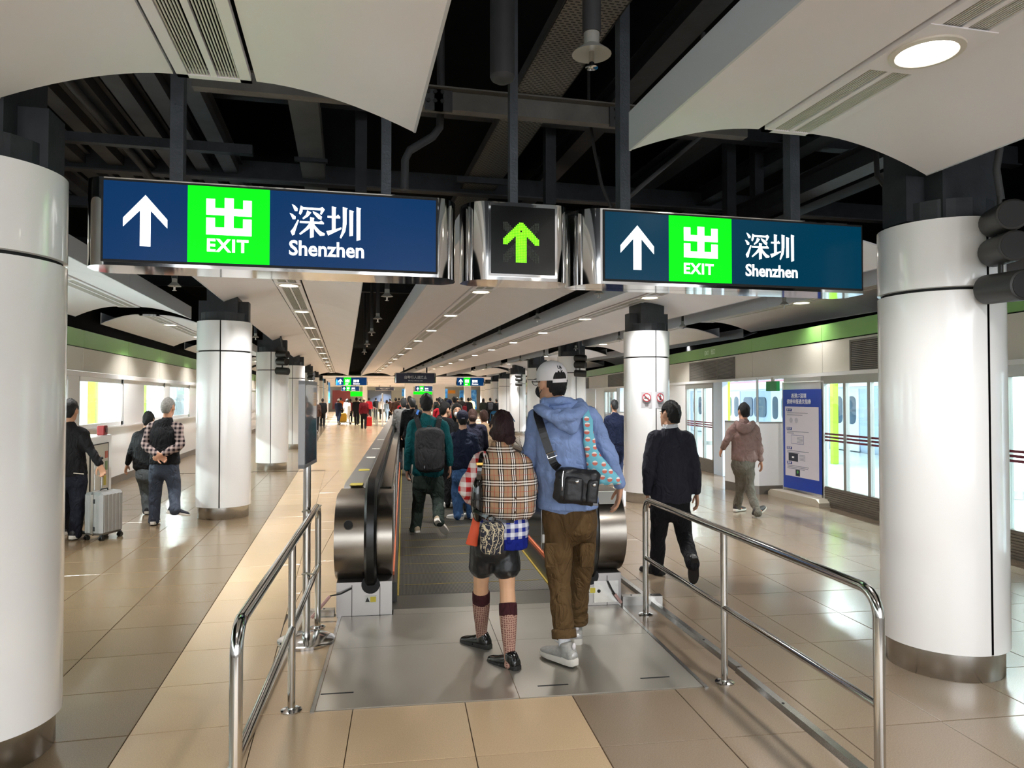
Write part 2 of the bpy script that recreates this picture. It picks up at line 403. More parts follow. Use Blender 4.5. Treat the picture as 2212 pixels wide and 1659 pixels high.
screen_door(-6.5, -4.9, 2); screen_door(-3.0, 1.28, 7); screen_door(5.95, 7.7, 3)
def white_bay(s0, s1):
    obj('wall_bay', RB(s0, s1, -.01, .12, 0, 2.0), M_white, wr)
white_bay(-13, -6.54); white_bay(-4.86, -3.04); white_bay(1.32, 2.56); white_bay(7.74, 9.3)
def return_screen(sA):   # low rounded screen standing out beside a door opening, with a glass upper part
    c = [RW(sA, .1, 0), V((6.95, 11.09, 0)) + RU * (sA - 2.6), V((6.86, 11.13, 0)) + RU * (sA - 2.6), V((6.82, 11.22, 0)) + RU * (sA - 2.6), V((6.79, 11.95, 0)) + RU * (sA - 2.6)]
    n = len(c)
    def wall(z0, z1, th, name, m):
        R = []
        for i, p in enumerate(c):
            t = (c[min(i + 1, n - 1)] - c[max(i - 1, 0)]).normalized(); nn = V((t.y, -t.x, 0)) * -th
            R.append([p + V((0, 0, z0)), p + nn * -1 + V((0, 0, z0)), p + nn * -1 + V((0, 0, z1)), p + V((0, 0, z1))])
        return obj(name, MB().rings(R), m, wr)
    wall(.15, 1.22, .09, 'return_screen', M_white); wall(0, .15, .08, 'return_skirting', M_skirt); wall(1.22, 1.25, .10, 'return_coping', M_frame)
    obj('return_glass', MB().hexa([c[0] + V((0, .03, 1.25)), c[1] + V((0, .03, 1.25)), c[1] + V((0, .04, 1.25)), c[0] + V((0, .04, 1.25)), c[0] + V((0, .03, 1.9)), c[1] + V((0, .03, 1.9)), c[1] + V((0, .04, 1.9)), c[0] + V((0, .04, 1.9))]), M_glass, wr)
    obj('return_post', MB().cyl(c[1] + V((0, .04, 1.25)), c[1] + V((0, .04, 2.0)), .02), M_frame, wr)
return_screen(2.6); return_screen(11.8); return_screen(21)
jm = mat('pale_blue_jamb', (206, 222, 236), .3)
obj('door_jamb', RB(5.38, 5.9, 0, .12, 0, 2.0), jm, wr)
for s in (9.2, 18.4, 27.6, 36.8, 46):
    screen_door(s + 5.95 - .2, s + 7.7, 3); white_bay(s + 7.74, s + 9.2); white_bay(s + .1, s + 2.5); obj('door_jamb', RB(s + 5.3, s + 5.7, 0, .12, 0, 2.0), jm, wr)
white_bay(55.3, 90)
# emergency exit lettering on the green band and the small hanging exit box
text('EXIT', .13, RW(6.42, -.002, 2.63), -PI / 2 - RA, mat('pale_green_print', (214, 236, 206), .5), wr, .003)
text('出口', .13, RW(6.03, -.002, 2.635), -PI / 2 - RA, mat('pale_green_print', (214, 236, 206), .5), wr, .003)
ex = thing('exit_box', tuple(RW(3.0, -.1, 1.75)), 'small green exit box sign hanging beside the blue banner top', 'sign')
obj('box', RB(2.35, 2.75, -.24, -.18, 1.78, 1.95), mat('exit_green', (30, 140, 72), .4), ex)
obj('bracket', RB(2.5, 2.6, -.22, -.2, 1.95, 2.02), M_frame, ex)

# ================================================================ what lies beyond: platforms and train
pl = MB().prism([tuple(RW(-14, .1, 0))[:2], tuple(RW(-14, 6.7, 0))[:2], tuple(RW(70, 6.7, 0))[:2], tuple(RW(70, .1, 0))[:2]], lambda a, b: (a, b, -.2), lambda a, b: (a, b, -.004))
M_plat = mat('pale_platform_floor', (198, 208, 214), .22, var=.04, vscale=2)
obj('platform_floor', pl, M_plat, floor_o)
ptop = tag(obj('ceiling', RB(-14, 70, 1.14, 4.6, 3.42, 3.5), mat('platform_white', (232, 236, 238), .6)), kind='structure')
M_lime = mat('lime_paint', (168, 222, 60), .4)
for k in range(-1, 8):
    s = 1.8 + k * 6.95
    c = thing('platform_column', tuple(RW(s, 3.6, 0)), ORD[k + 1] + ' white round column out on the right platform', 'column', 'columns out on the right platform')
    obj('shaft', MB().lathe(RW(s, 3.6, 0), [(.30, .14), (.30, 3.42)], 24), M_white, c, 40); obj('base_ring', MB().lathe(RW(s, 3.6, 0), [(.28, 0), (.28, .14)], 24), M_steel, c, 40)
    obj('lime_strip', RB(s - .86, s - .72, 3.86, 4.0, 0, 3.42), M_lime, c)
M_added_tube = glow('added_tube_glow', (240, 250, 255), 14)
for k in range(10):  # lamps added under the roof to brighten the right platform
    s = -8 + k * 4.65; pt = thing('added_platform_lamp', tuple(RW(s, 2.4, 3.32)), ORD[k] + ' linear lamp added under the roof to brighten the right platform', 'lamp', 'linear lamps added to brighten the right platform')
    obj('case', RB(s - 1.6, s + 1.6, 2.3, 2.5, 3.36, 3.42), M_white, pt); obj('tube', RB(s - 1.55, s + 1.55, 2.33, 2.47, 3.345, 3.36), M_added_tube, pt)
    l = bpy.data.lights.new('tube', 'AREA'); l.shape = 'RECTANGLE'; l.size = 3; l.size_y = .14; l.energy = 260; l.color = (.9, .97, 1)
    lo = bpy.data.objects.new('added_tube_light', l); COL.objects.link(lo); lo.parent = pt; lo.location = (0, 0, .015); lo.rotation_euler = (0, 0, PI / 2 - RA)
for k in range(9):  # unseen lamps added so the left platform looks bright
    y = 2 + k * 5; pt = thing('added_platform_lamp', (-7, y, 3.2), ORD[k] + ' linear lamp added to brighten the left platform', 'lamp', 'linear lamps added to brighten the left platform')
    obj('case', MB().box(-7.1, -6.9, y - 1.6, y + 1.6, 3.235, 3.295), M_white, pt); obj('tube', MB().box(-7.07, -6.93, y - 1.5, y + 1.5, 3.225, 3.24), M_added_tube, pt)
    l = bpy.data.lights.new('tube', 'AREA'); l.shape = 'RECTANGLE'; l.size = .14; l.size_y = 3; l.energy = 420; l.color = (.94, 1, 1)
    lo = bpy.data.objects.new('added_tube_light', l); COL.objects.link(lo); lo.parent = pt; lo.location = (0, 0, .015)
# train
M_tr = mat('train_blue_grey', (150, 172, 196), .35); M_trw = mat('train_white', (236, 238, 240), .35); M_trd = mat('train_window', (60, 84, 104), .1); M_pink = mat('train_pink', (232, 150, 176), .4)
for ci in range(0, 3):
    s0 = -13 + ci * 23; tr = thing('train_car', tuple(RW(s0 + 11, 8, 0)), ['near', 'middle', 'rear'][ci] + ' blue grey train car standing at the right platform', 'train')
    prof = [(6.85, -.3), (6.78, .3), (6.78, 1.95), (6.85, 2.45), (7.3, 2.85), (8.6, 2.95), (9.6, 2.3), (9.6, -.3)]
    obj('body', MB().prism(prof, lambda t, z: RW(s0 + .2, t, z), lambda t, z: RW(s0 + 22.8, t, z)), M_tr, tr)
    obj('roof_band', RB(s0 + .2, s0 + 22.8, 6.74, 6.9, 2.02, 2.42), M_trw, tr); obj('pink_stripe', RB(s0 + .2, s0 + 22.8, 6.735, 6.75, 2.3, 2.36), M_pink, tr)
    def pane(sa, sb, z0, z1, par, r=.18):
        pts = []
        for cx_, cz_, a in ((sb - r, z1 - r, 0), (sa + r, z1 - r, 90), (sa + r, z0 + r, 180), (sb - r, z0 + r, 270)):
            for q in range(4): th = math.radians(a + 30 * q); pts.append((cx_ + r * math.cos(th), cz_ + r * math.sin(th)))
        obj('window', MB().prism(pts, lambda s, z: RW(s, 6.78, z), lambda s, z: RW(s, 6.745, z)), M_trd, par)
    for d in range(5):
        sd = s0 + 1.6 + d * 4.5
        dd = obj('door', RB(sd, sd + 1.5, 6.755, 6.79, .02, 1.95), mat('train_door', (196, 206, 216), .35), tr)
        pane(sd + .14, sd + .6, .85, 1.72, dd); pane(sd + .9, sd + 1.36, .85, 1.72, dd)
        if d < 4: pane(sd + 1.95, sd + 3.05, .9, 1.7, tr); pane(sd + 3.2, sd + 4.1, .9, 1.7, tr)
# left platform
obj('platform_floor', MB().box(-14, -4.5, -9, 97, -.2, -.004), M_plat, floor_o)
for k, y in enumerate((8, 14.5, 19.2, 25.5, 32)):
    p = V((-8.2, y + 3, 0)); c = thing('platform_column', tuple(p), ORD[k] + ' pale column with lime strip seen through the left windows', 'column', 'columns out on the left platform')
    obj('shaft', MB().lathe(p, [(.42, 0), (.42, 3.2)], 20), M_white, c, 40); obj('lime_strip', MB().box(p.x - .75, p.x - .5, p.y - .1, p.y + .2, 0, 3.2), M_lime, c)
for k in range(3):
    s0 = 2 + k * 23; tr = thing('train_car', (-12.6, s0 + 11, 0), ['nearest', 'second', 'third'][k] + ' white train car beyond the left windows', 'train')
    obj('body', MB().box(-14, -11.4, s0, s0 + 22.6, -.3, 2.5), M_trw, tr)
    obj('window', MB().box(-11.4, -11.38, s0 + 1.4, s0 + 21.4, .9, 1.6), mat('pale_window', (190, 214, 220), .1), tr)
    for d in range(5): obj('door', MB().box(-11.4, -11.36, s0 + 1.4 + 4.4 * d, s0 + 2.9 + 4.4 * d, .05, 1.95), mat('train_door_w', (222, 230, 232), .4), tr)
# roof over the left platform; hall left open behind the camera for daylight
tag(obj('ceiling', MB().box(-9, -4.56, -9, 97, 3.3, 3.4), mat('platform_white', (232, 236, 238), .6)), kind='structure')


# ================================================================ ceiling: black void slab and white canopies
ce = obj('ceiling', MB().box(-4.5, 22, -7.4, 97, 4.7, 4.85), M_black); ce['kind'] = 'structure'
ZLOW, RISE = 3.0, .18
lamp_n = [0]
def area_lamp(p, parent):
    l = bpy.data.lights.new('lamp', 'AREA'); l.shape = 'DISK'; l.size = .21; l.energy = LAMP_W; l.spread = 2.1; l.color = (1, .985, .975)
    o = bpy.data.objects.new('bulb', l); COL.objects.link(o); o.location = p; o.parent = parent; o.location = V(p) - V(root_of(parent).location); return o
def canopy(x0, x1, y0, y1, xs, label, lights, lab_l, grp, r_slat=7):
    c = thing('ceiling_canopy', ((x0 + x1) / 2, (y0 + y1) / 2, ZLOW), label, 'ceiling canopy')
    hw = .185
    def zf(x):
        if x < xs: u = (xs - hw - x) / (xs - hw - x0)
        else: u = (x - xs - hw) / (x1 - xs - hw)
        u = min(1, max(0, u)); return ZLOW + RISE * (1 - u ** 1.75)
    nseg = max(1, round((y1 - y0) / 2.97)); L = (y1 - y0) / nseg
    for a, b in ((x0, xs - hw), (xs + hw, x1)):
        X = [a + (b - a) * i / 10 for i in range(11)]
        for k in range(nseg):
            ya, yb = y0 + k * L + .003, y0 + (k + 1) * L - .003; R = []
            for x in X: z = zf(x); R.append([(x, ya, z), (x, yb, z), (x, yb, z + .014), (x, ya, z + .014)])
            obj('soffit_panel', MB().rings(R), M_soffit, c, 30)
    for x, s in ((x0, -1), (x1, 1)):
        for k in range(nseg):
            obj('fascia', MB().box(min(x, x + s * .012), max(x, x + s * .012), y0 + k * L + .003, y0 + (k + 1) * L - .003, ZLOW - .004, ZLOW + .205), M_fascia, c)
    zt = ZLOW + RISE
    obj('strip_backing', MB().box(xs - hw + .004, xs + hw - .004, y0 + .01, y1 - .01, zt + .05, zt + .07), M_black, c)
    fr = MB()
    for s in (-1, 1): fr.box(xs + s * (hw - .045) - .025, xs + s * (hw - .045) + .025, y0, y1, zt - .012, zt + .02)
    fr.box(xs - .014, xs + .014, y0, y1, zt - .01, zt + .012)
    obj('grille_frame', fr, M_soffit, c)
    for s in (-1, 1):
        for k in range(r_slat):
            x = xs + s * (.022 + (k + .5) * .092 / r_slat)
            obj('slat', MB().box(x - .003, x + .003, y0 + .03, y1 - .03, zt - .006, zt + .001), M_slat, c)
    for e in (y0, y1 - .035): obj('strip_end', MB().box(xs - hw + .02, xs + hw - .02, e, e + .035, zt - .012, zt + .02), M_soffit, c)
    for li, y in enumerate(sorted(lights)):
        d = thing('downlight', (xs, y, zt - .015), ORD[li] + ' ' + lab_l, 'downlight', grp); n = 28
        obj('plate', MB().box(xs - hw + .018, xs + hw - .018, y - .2, y + .2, zt - .016, zt - .010), M_soffit, d)
        obj('rim', MB().lathe((xs, y, zt - .016), [(.152, .004), (.15, -.008), (.125, -.012), (.112, .0), (.112, .004)], n), mat('lamp_rim', (222, 214, 200), .3), d, 40)
        obj('diffuser', MB().lathe((xs, y, zt - .016), [(.113, 0), (.108, -.004), (.05, -.007), (.004, -.008)], n), M_lamp, d, 40)
        lo_ = area_lamp((xs, y, zt - .04), d)
        if x0 > 5.5: lo_.data.energy = LAMP_W * (.3 if y < 11 else 1.15)
    return c
LY = [9.95 - 2.97 + 2.97 * k for k in range(13)]
canopy(-1.5, .33, -7.2, 3.61, -.605, 'left white vaulted canopy overhead, before the signs', [.9, -2.07, -5.04], 'downlight from the front overhead in the left near canopy', 'downlights in the left near canopy', 7)
canopy(1.5, 3.39, -7.2, 3.61, 2.455, 'right white vaulted canopy overhead, before the signs', [2.6, -.37, -3.34, -6.3], 'downlight from the front overhead in the right near canopy', 'downlights in the right near canopy', 7)
canopy(-1.63, .185, 5.9, 44, -.735, 'white canopy running down the hall left of the black gap', LY, 'downlight from the front in the canopy left of the central black gap', 'downlights left of the black gap')
canopy(.94, 2.77, 5.9, 44, 1.865, 'white canopy running down the hall right of the black gap', LY, 'downlight from the front in the canopy right of the central black gap', 'downlights right of the black gap')
canopy(3.46, 5.34, 5.9, 44, 4.43, 'second white canopy right of the central black gap', LY, 'downlight from the front in the second canopy right of the black gap', 'downlights in the second right canopy')
seg = [(5.9, 13.05), (14.3, 20.0), (21.25, 26.95), (28.2, 33.9), (35.15, 43.9)]
nm = ['first', 'second', 'third', 'fourth', 'fifth']
for i, (a, b) in enumerate(seg):
    ll = [y for y in LY if a + .3 < y < b - .3]
    canopy(-4.3, -2.55, a, b, -3.5, nm[i] + ' white canopy piece along the left windows', ll, 'downlight in the ' + nm[i] + ' canopy piece along the left windows', 'downlights along the left windows')
    canopy(6.1, 8.0, a, b, 7.0, nm[i] + ' white canopy piece over the right platform side', [y for y in ll if y > 8], 'downlight in the ' + nm[i] + ' canopy piece over the right platform side', 'downlights on the right platform side')
    if i > 0: canopy(8.6, 10.5, a, b, 9.55, nm[i] + ' white outer canopy piece far right above the screens', ll, 'downlight in the ' + nm[i] + ' outer right canopy piece', 'downlights in the outer right canopy')
# flat ceiling over the far hall
fc = thing('ceiling_canopy', (4, 70, 3), 'flat white ceiling over the far end of the hall', 'ceiling canopy')
for k in range(8): obj('soffit_panel', MB().box(-4.3, 19, 45.6 + k * 6.2, 51.2 + k * 6.2, 3.02, 3.06), M_soffit, fc)
for xi, x in enumerate((-3, -.7, 2, 4.6, 7.2, 9.8, 12.4)):
    for yi, y in enumerate((48, 54.5, 60.6, 67, 73, 79.5, 86)):
        d = thing('downlight', (x, y, 3.02), ORD[yi] + ' downlight in the ' + ORD[xi] + ' row from the left in the far flat ceiling', 'downlight', 'downlights in the far ceiling')
        obj('rim', MB().lathe((x, y, 3.02), [(.17, .0), (.165, -.01), (.13, -.012)], 16), M_soffit, d); obj('diffuser', MB().lathe((x, y, 3.012), [(.13, 0), (.004, -.004)], 16), M_lamp, d)
        if x in (-.7, 4.6, 9.8): l = area_lamp((x, y, 2.99), d); l.data.energy = LAMP_W * 16; l.data.color = (.95, .98, 1)
# ================================================================ columns
def column(x, y, lab, r=.365, blue=None):
    c = thing('column', (x, y, 0), lab, 'column')
    obj('core', MB().cyl((x, y, .0), (x, y, 2.72), r - .03, n=32), M_dkmetal, c)
    g = .008 / r
    for z0, z1 in ((.16, 2.30), (2.315, 2.73)):
        for a in (-PI / 2, PI / 2):
            m = MB(); R = []; n = 32
            for rr, z in ((r - .02, z0), (r, z0 + .004), (r, z1 - .004), (r - .02, z1)):
                R.append([V((x + rr * math.cos(a + g + (PI - 2 * g) * k / n), y + rr * math.sin(a + g + (PI - 2 * g) * k / n), z)) for k in range(n + 1)])
            m.rings(R, closed=False); obj('cladding_panel', m, M_white, c, 40)
    obj('base_ring', MB().lathe((x, y, 0), [(r - .03, 0), (r - .028, .004), (r - .028, .158), (r - .06, .16)], 48), M_steel, c, 40)
    b = MB().box(x - .2, x + .2, y - .24, y + .24, 2.72, 3.35).box(x - .33, x + .33, y - .1, y + .1, 2.74, 3.02); b.cyl((x, y, 2.72), (x, y, 2.85), r * .86, n=20)
    obj('head_bracket', b, M_steel_dk, c)
    obj('concrete_stub', MB().box(x - .24, x + .24, y - .24, y + .24, 3.3, 4.7), M_black, c)
    if blue:
        for a0 in blue:
            R = []; rr = r + .012
            for z in (.3, 2.6): R.append([V((x + rr * math.cos(a0 + 1.5 * k / 12), y + rr * math.sin(a0 + 1.5 * k / 12), z)) for k in range(13)])
            t = MB().rings(R, closed=False); obj('blue_wrap', t, M_blue, c, 40)
    return c
def blue_mat():
    t = NT('blue_advert_wrap'); n = t.noise(2.5, 3)
    t.link(t.ramp(n, [(.3, lin((16, 70, 140))), (.5, lin((40, 130, 210))), (.68, lin((150, 205, 240)))]), t.b.inputs['Base Color']); t.b.inputs['Roughness'].default_value = .3; return t.m
M_blue = blue_mat()
def xcol(y): return 3.665 if y < 5 else (4.765 + .138 * (y - 10.83))
LYC = [3.85, 10.8, 17.7, 24.7, 31.6, 38.5, 45.5, 52.4, 59.4]
nth = ['nearest', 'second', 'third', 'fourth', 'fifth', 'sixth', 'seventh', 'eighth', 'ninth']
for i, y in enumerate(LYC):
    column(-1.69 + (.03 if i else 0), y, nth[i] + ' white enamel column of the left row', blue=None)
    xr = xcol(y)
    column(xr if i else 3.665, y + (.03 if i else -.05), nth[i] + ' white enamel column of the right row', r=.365 if i else .352, blue=None)
# plates and dirt on columns
c2 = V((4.53, 10.85, 0))
def on_col(cx, cy_, r, ang, z, w, h, m, name, par, t=.003, rr=0):
    R = []; n = 6
    for zz in (z - h / 2, z + h / 2): R.append([V((cx + (r + t) * math.cos(ang + (k / n - .5) * w / r), cy_ + (r + t) * math.sin(ang + (k / n - .5) * w / r), zz)) for k in range(n + 1)])
    return obj(name, MB().rings(R, closed=False), m, par)
def notice(ang, kind, lab):
    xr, yr = xcol(10.83), 10.83
    t = thing('notice_plate', (xr + .37 * math.cos(ang), yr + .37 * math.sin(ang), 1.63), lab, 'sign')
    on_col(xr, yr, .365, ang, 1.63, .17 if kind else .15, .26, mat('notice_grey', (196, 192, 196), .4), 'plate', t)
    red = mat('notice_red', (190, 40, 56), .4); dk = mat('notice_dark', (50, 40, 46), .5); wh = mat('notice_white', (238, 236, 236), .5)
    nrm = V((math.cos(ang), math.sin(ang), 0)); sd = V((-math.sin(ang), math.cos(ang), 0)); ctr = V((xr, yr, 1.67)) + nrm * .377
    def disc(r0, r1, off, m, nm):
        o = MB(); n = 24; o.rings([[ctr + nrm * off + sd * r * math.cos(2 * PI * k / n) + V((0, 0, r * math.sin(2 * PI * k / n))) for k in range(n)] for r in (r1, r0)], caps=False); obj(nm, o, m, t)
    disc(.002, .056, .002, wh, 'symbol_field'); disc(.055, .067, .004, red, 'ring')
    def bar(x0, z0, x1, z1, w, off, m, nm):
        p, q = V((x0, z0)), V((x1, z1)); d = (q - p).normalized(); e = V((-d.y, d.x)) * w / 2; pts = [p + e, p - e, q - e, q + e]
        obj(nm, MB().prism([tuple(a) for a in pts], lambda a, b: ctr + nrm * off + sd * a + V((0, 0, b)), lambda a, b: ctr + nrm * (off + .002) + sd * a + V((0, 0, b))), m, t)
    if kind: bar(-.04, -.008, .03, -.008, .014, .004, dk, 'cigarette')
    else: bar(0, -.036, 0, .02, .03, .004, dk, 'figure'); bar(.0, .03, .0, .044, .018, .004, dk, 'figure_head'); bar(-.03, .012, -.01, .012, .012, .004, dk, 'cup')
    bar(-.04, .04, .04, -.04, .011, .006, red, 'slash')
    for k in range(2): bar(-.035 + k * .008, -.088 - k * .016, .035 - k * .008, -.088 - k * .016, .007, .0, dk, 'caption_line')
notice(-PI / 2 - .42, 1, 'grey no smoking plate on the second white right column')
notice(-PI / 2 + .16, 0, 'grey no drinking plate right of the column seam')
# ================================================================ lamps-on-drop: triple round speakers
M_spk = mat('speaker_black', (36, 35, 33), .45); M_grl = mat('speaker_grille', (24, 23, 24), .7)
def speakers(x, y, lab, sc=1., z0=2.62, angs=(-.6, -.75, -.35)):
    t = thing('speaker_cluster', (x, y, z0), lab, 'loudspeaker')
    obj('drop_pipe', MB().tube([(x - .02, y - .05, 3.1), (x, y, 2.95), (x + .03, y, 2.78)], .02 * sc), M_grey_dk, t, 1)
    obj('stem', MB().cyl((x + .02, y, 2.80), (x + .02, y, 2.28), .014), M_spk, t, 1)
    for k, (z, ang) in enumerate(((2.665, angs[0]), (2.495, angs[1]), (2.28, angs[2]))):
        d = V((math.cos(ang), math.sin(ang), -.06)).normalized(); c = V((x + .02, y - .02, z)); L = .155 * sc; r = .085 * sc
        prof = [(-L, r * .55), (-L * .96, r * .8), (-L * .85, r), (L * .85, r), (L * .97, r * .97), (L, r * .86)]
        a = d.orthogonal().normalized(); b = d.cross(a)
        h = obj('speaker_housing', MB().rings([[c + d * u + (a * math.cos(2 * PI * q / 24) + b * math.sin(2 * PI * q / 24)) * rr for q in range(24)] for u, rr in prof]), M_spk, t, 40)
        obj('speaker_grille', MB().cyl(c + d * L, c + d * (L + .004), r * .84, n=24), M_grl, h)
speakers(3.575, 3.30, 'three round black speakers hanging at the nearest right column', angs=(-2.1, -2.05, -1.75))
speakers(-1.42, 17.2, 'three round black speakers at the third left column'); speakers(-1.4, 31.1, 'three round black speakers at the fifth left column')
speakers(5.74, 17.2, 'three round speakers at the third right column'); speakers(6.65, 24.2, 'three round speakers at the fourth right column'); speakers(7.52, 31.1, 'three round speakers at the fifth right column')
# ================================================================ big hanging signs
YS = 4.05
M_navy = mat('sign_navy', (0, 12, 26), .25, spec=.15, emit=.52, ecol=(0, 52, 102)); M_teal = mat('sign_teal', (0, 14, 20), .25, spec=.15, emit=.50, ecol=(0, 58, 84))
M_sgreen = mat('sign_green', (4, 226, 20), .4, spec=.1, emit=.62); M_swhite = glow('sign_white', (255, 255, 255), 1.2)
M_post = mat('sign_post_paint', (60, 65, 72), .5, var=.15, vscale=12, bump=.3, bscale=70)
def SX(px, py=500): return ony(px, py, YS).x
def SP(px, py, off=0.): p = ony(px, py, YS); return V((p.x, YS - off, p.z))
ZB, ZT = 2.345, 2.80
def sign_body(root, x0, x1, xa, xb, name='sign_case'):
    """chrome case with rounded ends; front panel between xa and xb"""
    d = .27; pts = []
    n = 10; ra = xa - x0; rb = x1 - xb
    for k in range(n + 1): th = PI / 2 * k / n; pts.append((xa - ra * math.sin(th), YS + ra * 1.2 * (1 - math.cos(th))))
    yb = YS + d
    pts2 = [(x, y) for x, y in pts]
    back = [(x0 + .0, yb - .06), (x0 + .06, yb)]
    right = [(xb + rb * math.sin(PI / 2 * k / n), YS + rb * 1.2 * (1 - math.cos(PI / 2 * k / n))) for k in range(n + 1)]
    poly = right + [(x1, yb - .06), (x1 - .06, yb)] + [back[1], back[0]] + pts2[::-1]
    o = obj(name, MB().prism(poly, lambda a, b: (a, b, ZB), lambda a, b: (a, b, ZT)), M_chrome, root, 35); return o
def arrow_pts(c, w, h):   # up arrow, open chevron head like the station's signs
    cx_, cz = c; t = .24 * w; pts = [(0, h / 2), (w / 2, h / 2 - .46 * h + .0), (w / 2, h / 2 - .46 * h - .17 * h), (t / 2, h / 2 - .30 * h), (t / 2, -h / 2), (-t / 2, -h / 2), (-t / 2, h / 2 - .30 * h), (-w / 2, h / 2 - .63 * h), (-w / 2, h / 2 - .46 * h)]
    return [(cx_ + a, cz + b) for a, b in pts]
def flat(name, poly, m, par, y, th=.002):
    return obj(name, MB().prism(poly[::-1], lambda a, b: (a, y, b), lambda a, b: (a, y - th, b)), m, par)
def exit_glyph(par, cx_, cz, w, h, y, m):
    t = w * .20   # blocky "chu" character: two U shapes on one stem
    def r(a, b, c, d, nm='symbol_stroke'): flat(nm, [(cx_ + a * w, cz + c * h), (cx_ + b * w, cz + c * h), (cx_ + b * w, cz + d * h), (cx_ + a * w, cz + d * h)], m, par, y)
    r(-.10, .10, -.5, .5); r(-.5, -.10, .03, .22); r(.10, .5, .03, .22); r(-.5, -.31, .22, .46); r(.31, .5, .22, .46)
    r(-.5, -.10, -.5, -.30); r(.10, .5, -.5, -.30); r(-.5, -.31, -.30, -.05); r(.31, .5, -.30, -.05)
SHEN = [[(.06, .94), (.13, .90), (.21, .82), (.205, .755), (.145, .755), (.11, .84)], [(.0, .67), (.07, .64), (.155, .57), (.145, .505), (.085, .505), (.05, .59)], [(.03, .13), (.075, .02), (.125, .05), (.14, .14), (.245, .47), (.225, .48), (.10, .22)],
  [(.31, .91), (.36, .88), (.345, .74), (.30, .65), (.265, .68), (.29, .79)], [(.33, .815), (.90, .815), (.90, .865), (.33, .865)], [(.86, .865), (.93, .90), (.99, .835), (.905, .69), (.875, .70), (.90, .815)],
  [(.50, .77), (.60, .725), (.51, .61), (.38, .52), (.37, .545), (.46, .64)], [(.66, .765), (.80, .70), (.91, .61), (.895, .53), (.82, .56), (.68, .71)],
  [(.29, .405), (.85, .405), (.90, .47), (.97, .405), (.97, .45), (.29, .45)][0:2] + [(.97, .405), (.97, .43), (.90, .49), (.85, .45), (.29, .45)],
  [(.585, .58), (.69, .56), (.675, .53), (.675, .0), (.585, -.03)], [(.585, .42), (.65, .42), (.54, .24), (.30, .05), (.28, .075), (.46, .25)], [(.655, .43), (.74, .30), (.87, .17), (1.0, .105), (.985, .065), (.87, .05), (.74, .19), (.64, .38)]]
ZHEN = [[(.03, .605), (.30, .605), (.385, .605), (.385, .635), (.33, .70), (.29, .65), (.03, .65)], [(.155, .94), (.27, .915), (.25, .89), (.25, .22), (.16, .20)], [(.0, .185), (.045, .07), (.42, .28), (.42, .315), (.2, .235)],
  [(.475, .94), (.60, .91), (.575, .88), (.57, .46), (.535, .22), (.42, .0), (.395, .02), (.47, .25), (.485, .5)], [(.67, .86), (.785, .83), (.765, .80), (.765, .10), (.675, .08)], [(.88, .96), (1.0, .93), (.98, .90), (.98, -.02), (.885, -.05)]]
def song_glyphs(par, x, z, sz, y, m):
    for g, dx in ((SHEN, 0), (ZHEN, 1.06)):
        for st in g:
            A_ = sum(st[i][0] * st[(i + 1) % len(st)][1] - st[(i + 1) % len(st)][0] * st[i][1] for i in range(len(st))); sg = 1 if A_ > 0 else -1; q = []
            for i, p_ in enumerate(st):      # thicken the stroke a little
                a_, b_ = V((*st[i - 1],)), V((*st[(i + 1) % len(st)],)); d1 = (V(p_) - a_).normalized(); d2 = (b_ - V(p_)).normalized(); n_ = V((d1.y + d2.y, -d1.x - d2.x)) * sg
                q.append(tuple(V(p_) + n_.normalized() * .010 if n_.length > .05 else V(p_)))
            flat('character_stroke', [(x + (dx + a) * sz, z + b * sz) for a, b in (q if sg < 0 else q[::-1])], m, par, y)
def big_sign(lab, x0, x1, xa, xb, mp, ar, gr, gl, ex, cn, en, lab_posts):
    s = thing('hanging_sign', ((x0 + x1) / 2, YS, ZB), lab, 'sign', 'hanging exit signs over the walkway entrance')
    sign_body(s, x0, x1, xa, xb)
    zb, zt = ZB + .03, ZT - .02
    obj('bezel', MB().box(xa - .012, xb + .012, YS - .006, YS + .01, zb - .012, zt + .012), M_dkmetal, s)
    obj('panel', MB().box(xa, xb, YS - .010, YS - .006, zb, zt), mp, s); y = YS - .0105
    a0, a1 = SP(*ar[0]), SP(*ar[1]); flat('arrow', arrow_pts(((a0.x + a1.x) / 2, (a0.z + a1.z) / 2), a1.x - a0.x, a0.z - a1.z), M_swhite, s, y)
    g0, g1 = SX(gr[0]), SX(gr[1]); obj('green_field', MB().box(g0, g1, y - .0015, y, zb, zt), M_sgreen, s)
    q0, q1 = SP(*gl[0]), SP(*gl[1]); exit_glyph(s, (q0.x + q1.x) / 2, (q0.z + q1.z) / 2, q1.x - q0.x, q0.z - q1.z, y - .002, M_swhite)
    e = SP(*ex[0]); text('EXIT', ex[1], (e.x, y - .002, e.z), 0, M_swhite, s, .0025, space=1.12)
    e = SP(*cn[0]); song_glyphs(s, e.x + .006, e.z - .005, cn[1], y - .0005, M_swhite)
    e = SP(*en[0]); text('Shenzhen', en[1], (e.x, y - .002, e.z), 0, M_swhite, s, .0022, sx=.93)
    for x, wd in lab_posts:
        obj('post', MB().box(x - wd, x + wd, YS + .08, YS + .16, ZT, 4.7), M_post, s)
        obj('post_foot', MB().box(x - wd - .02, x + wd + .02, YS + .06, YS + .18, ZT, ZT + .02), M_post, s)
    return s
big_sign('long hanging navy EXIT Shenzhen sign on the left', SX(187) - .03, SX(980) + .03, SX(224), SX(941), M_navy,
         ((268, 420), (362, 535)), (406, 583), ((447, 427), (544, 512)), ((446, 543), .094), ((624, 508), .182), ((624, 551), .113), [(SX(372), .033), (SX(836), .027)])
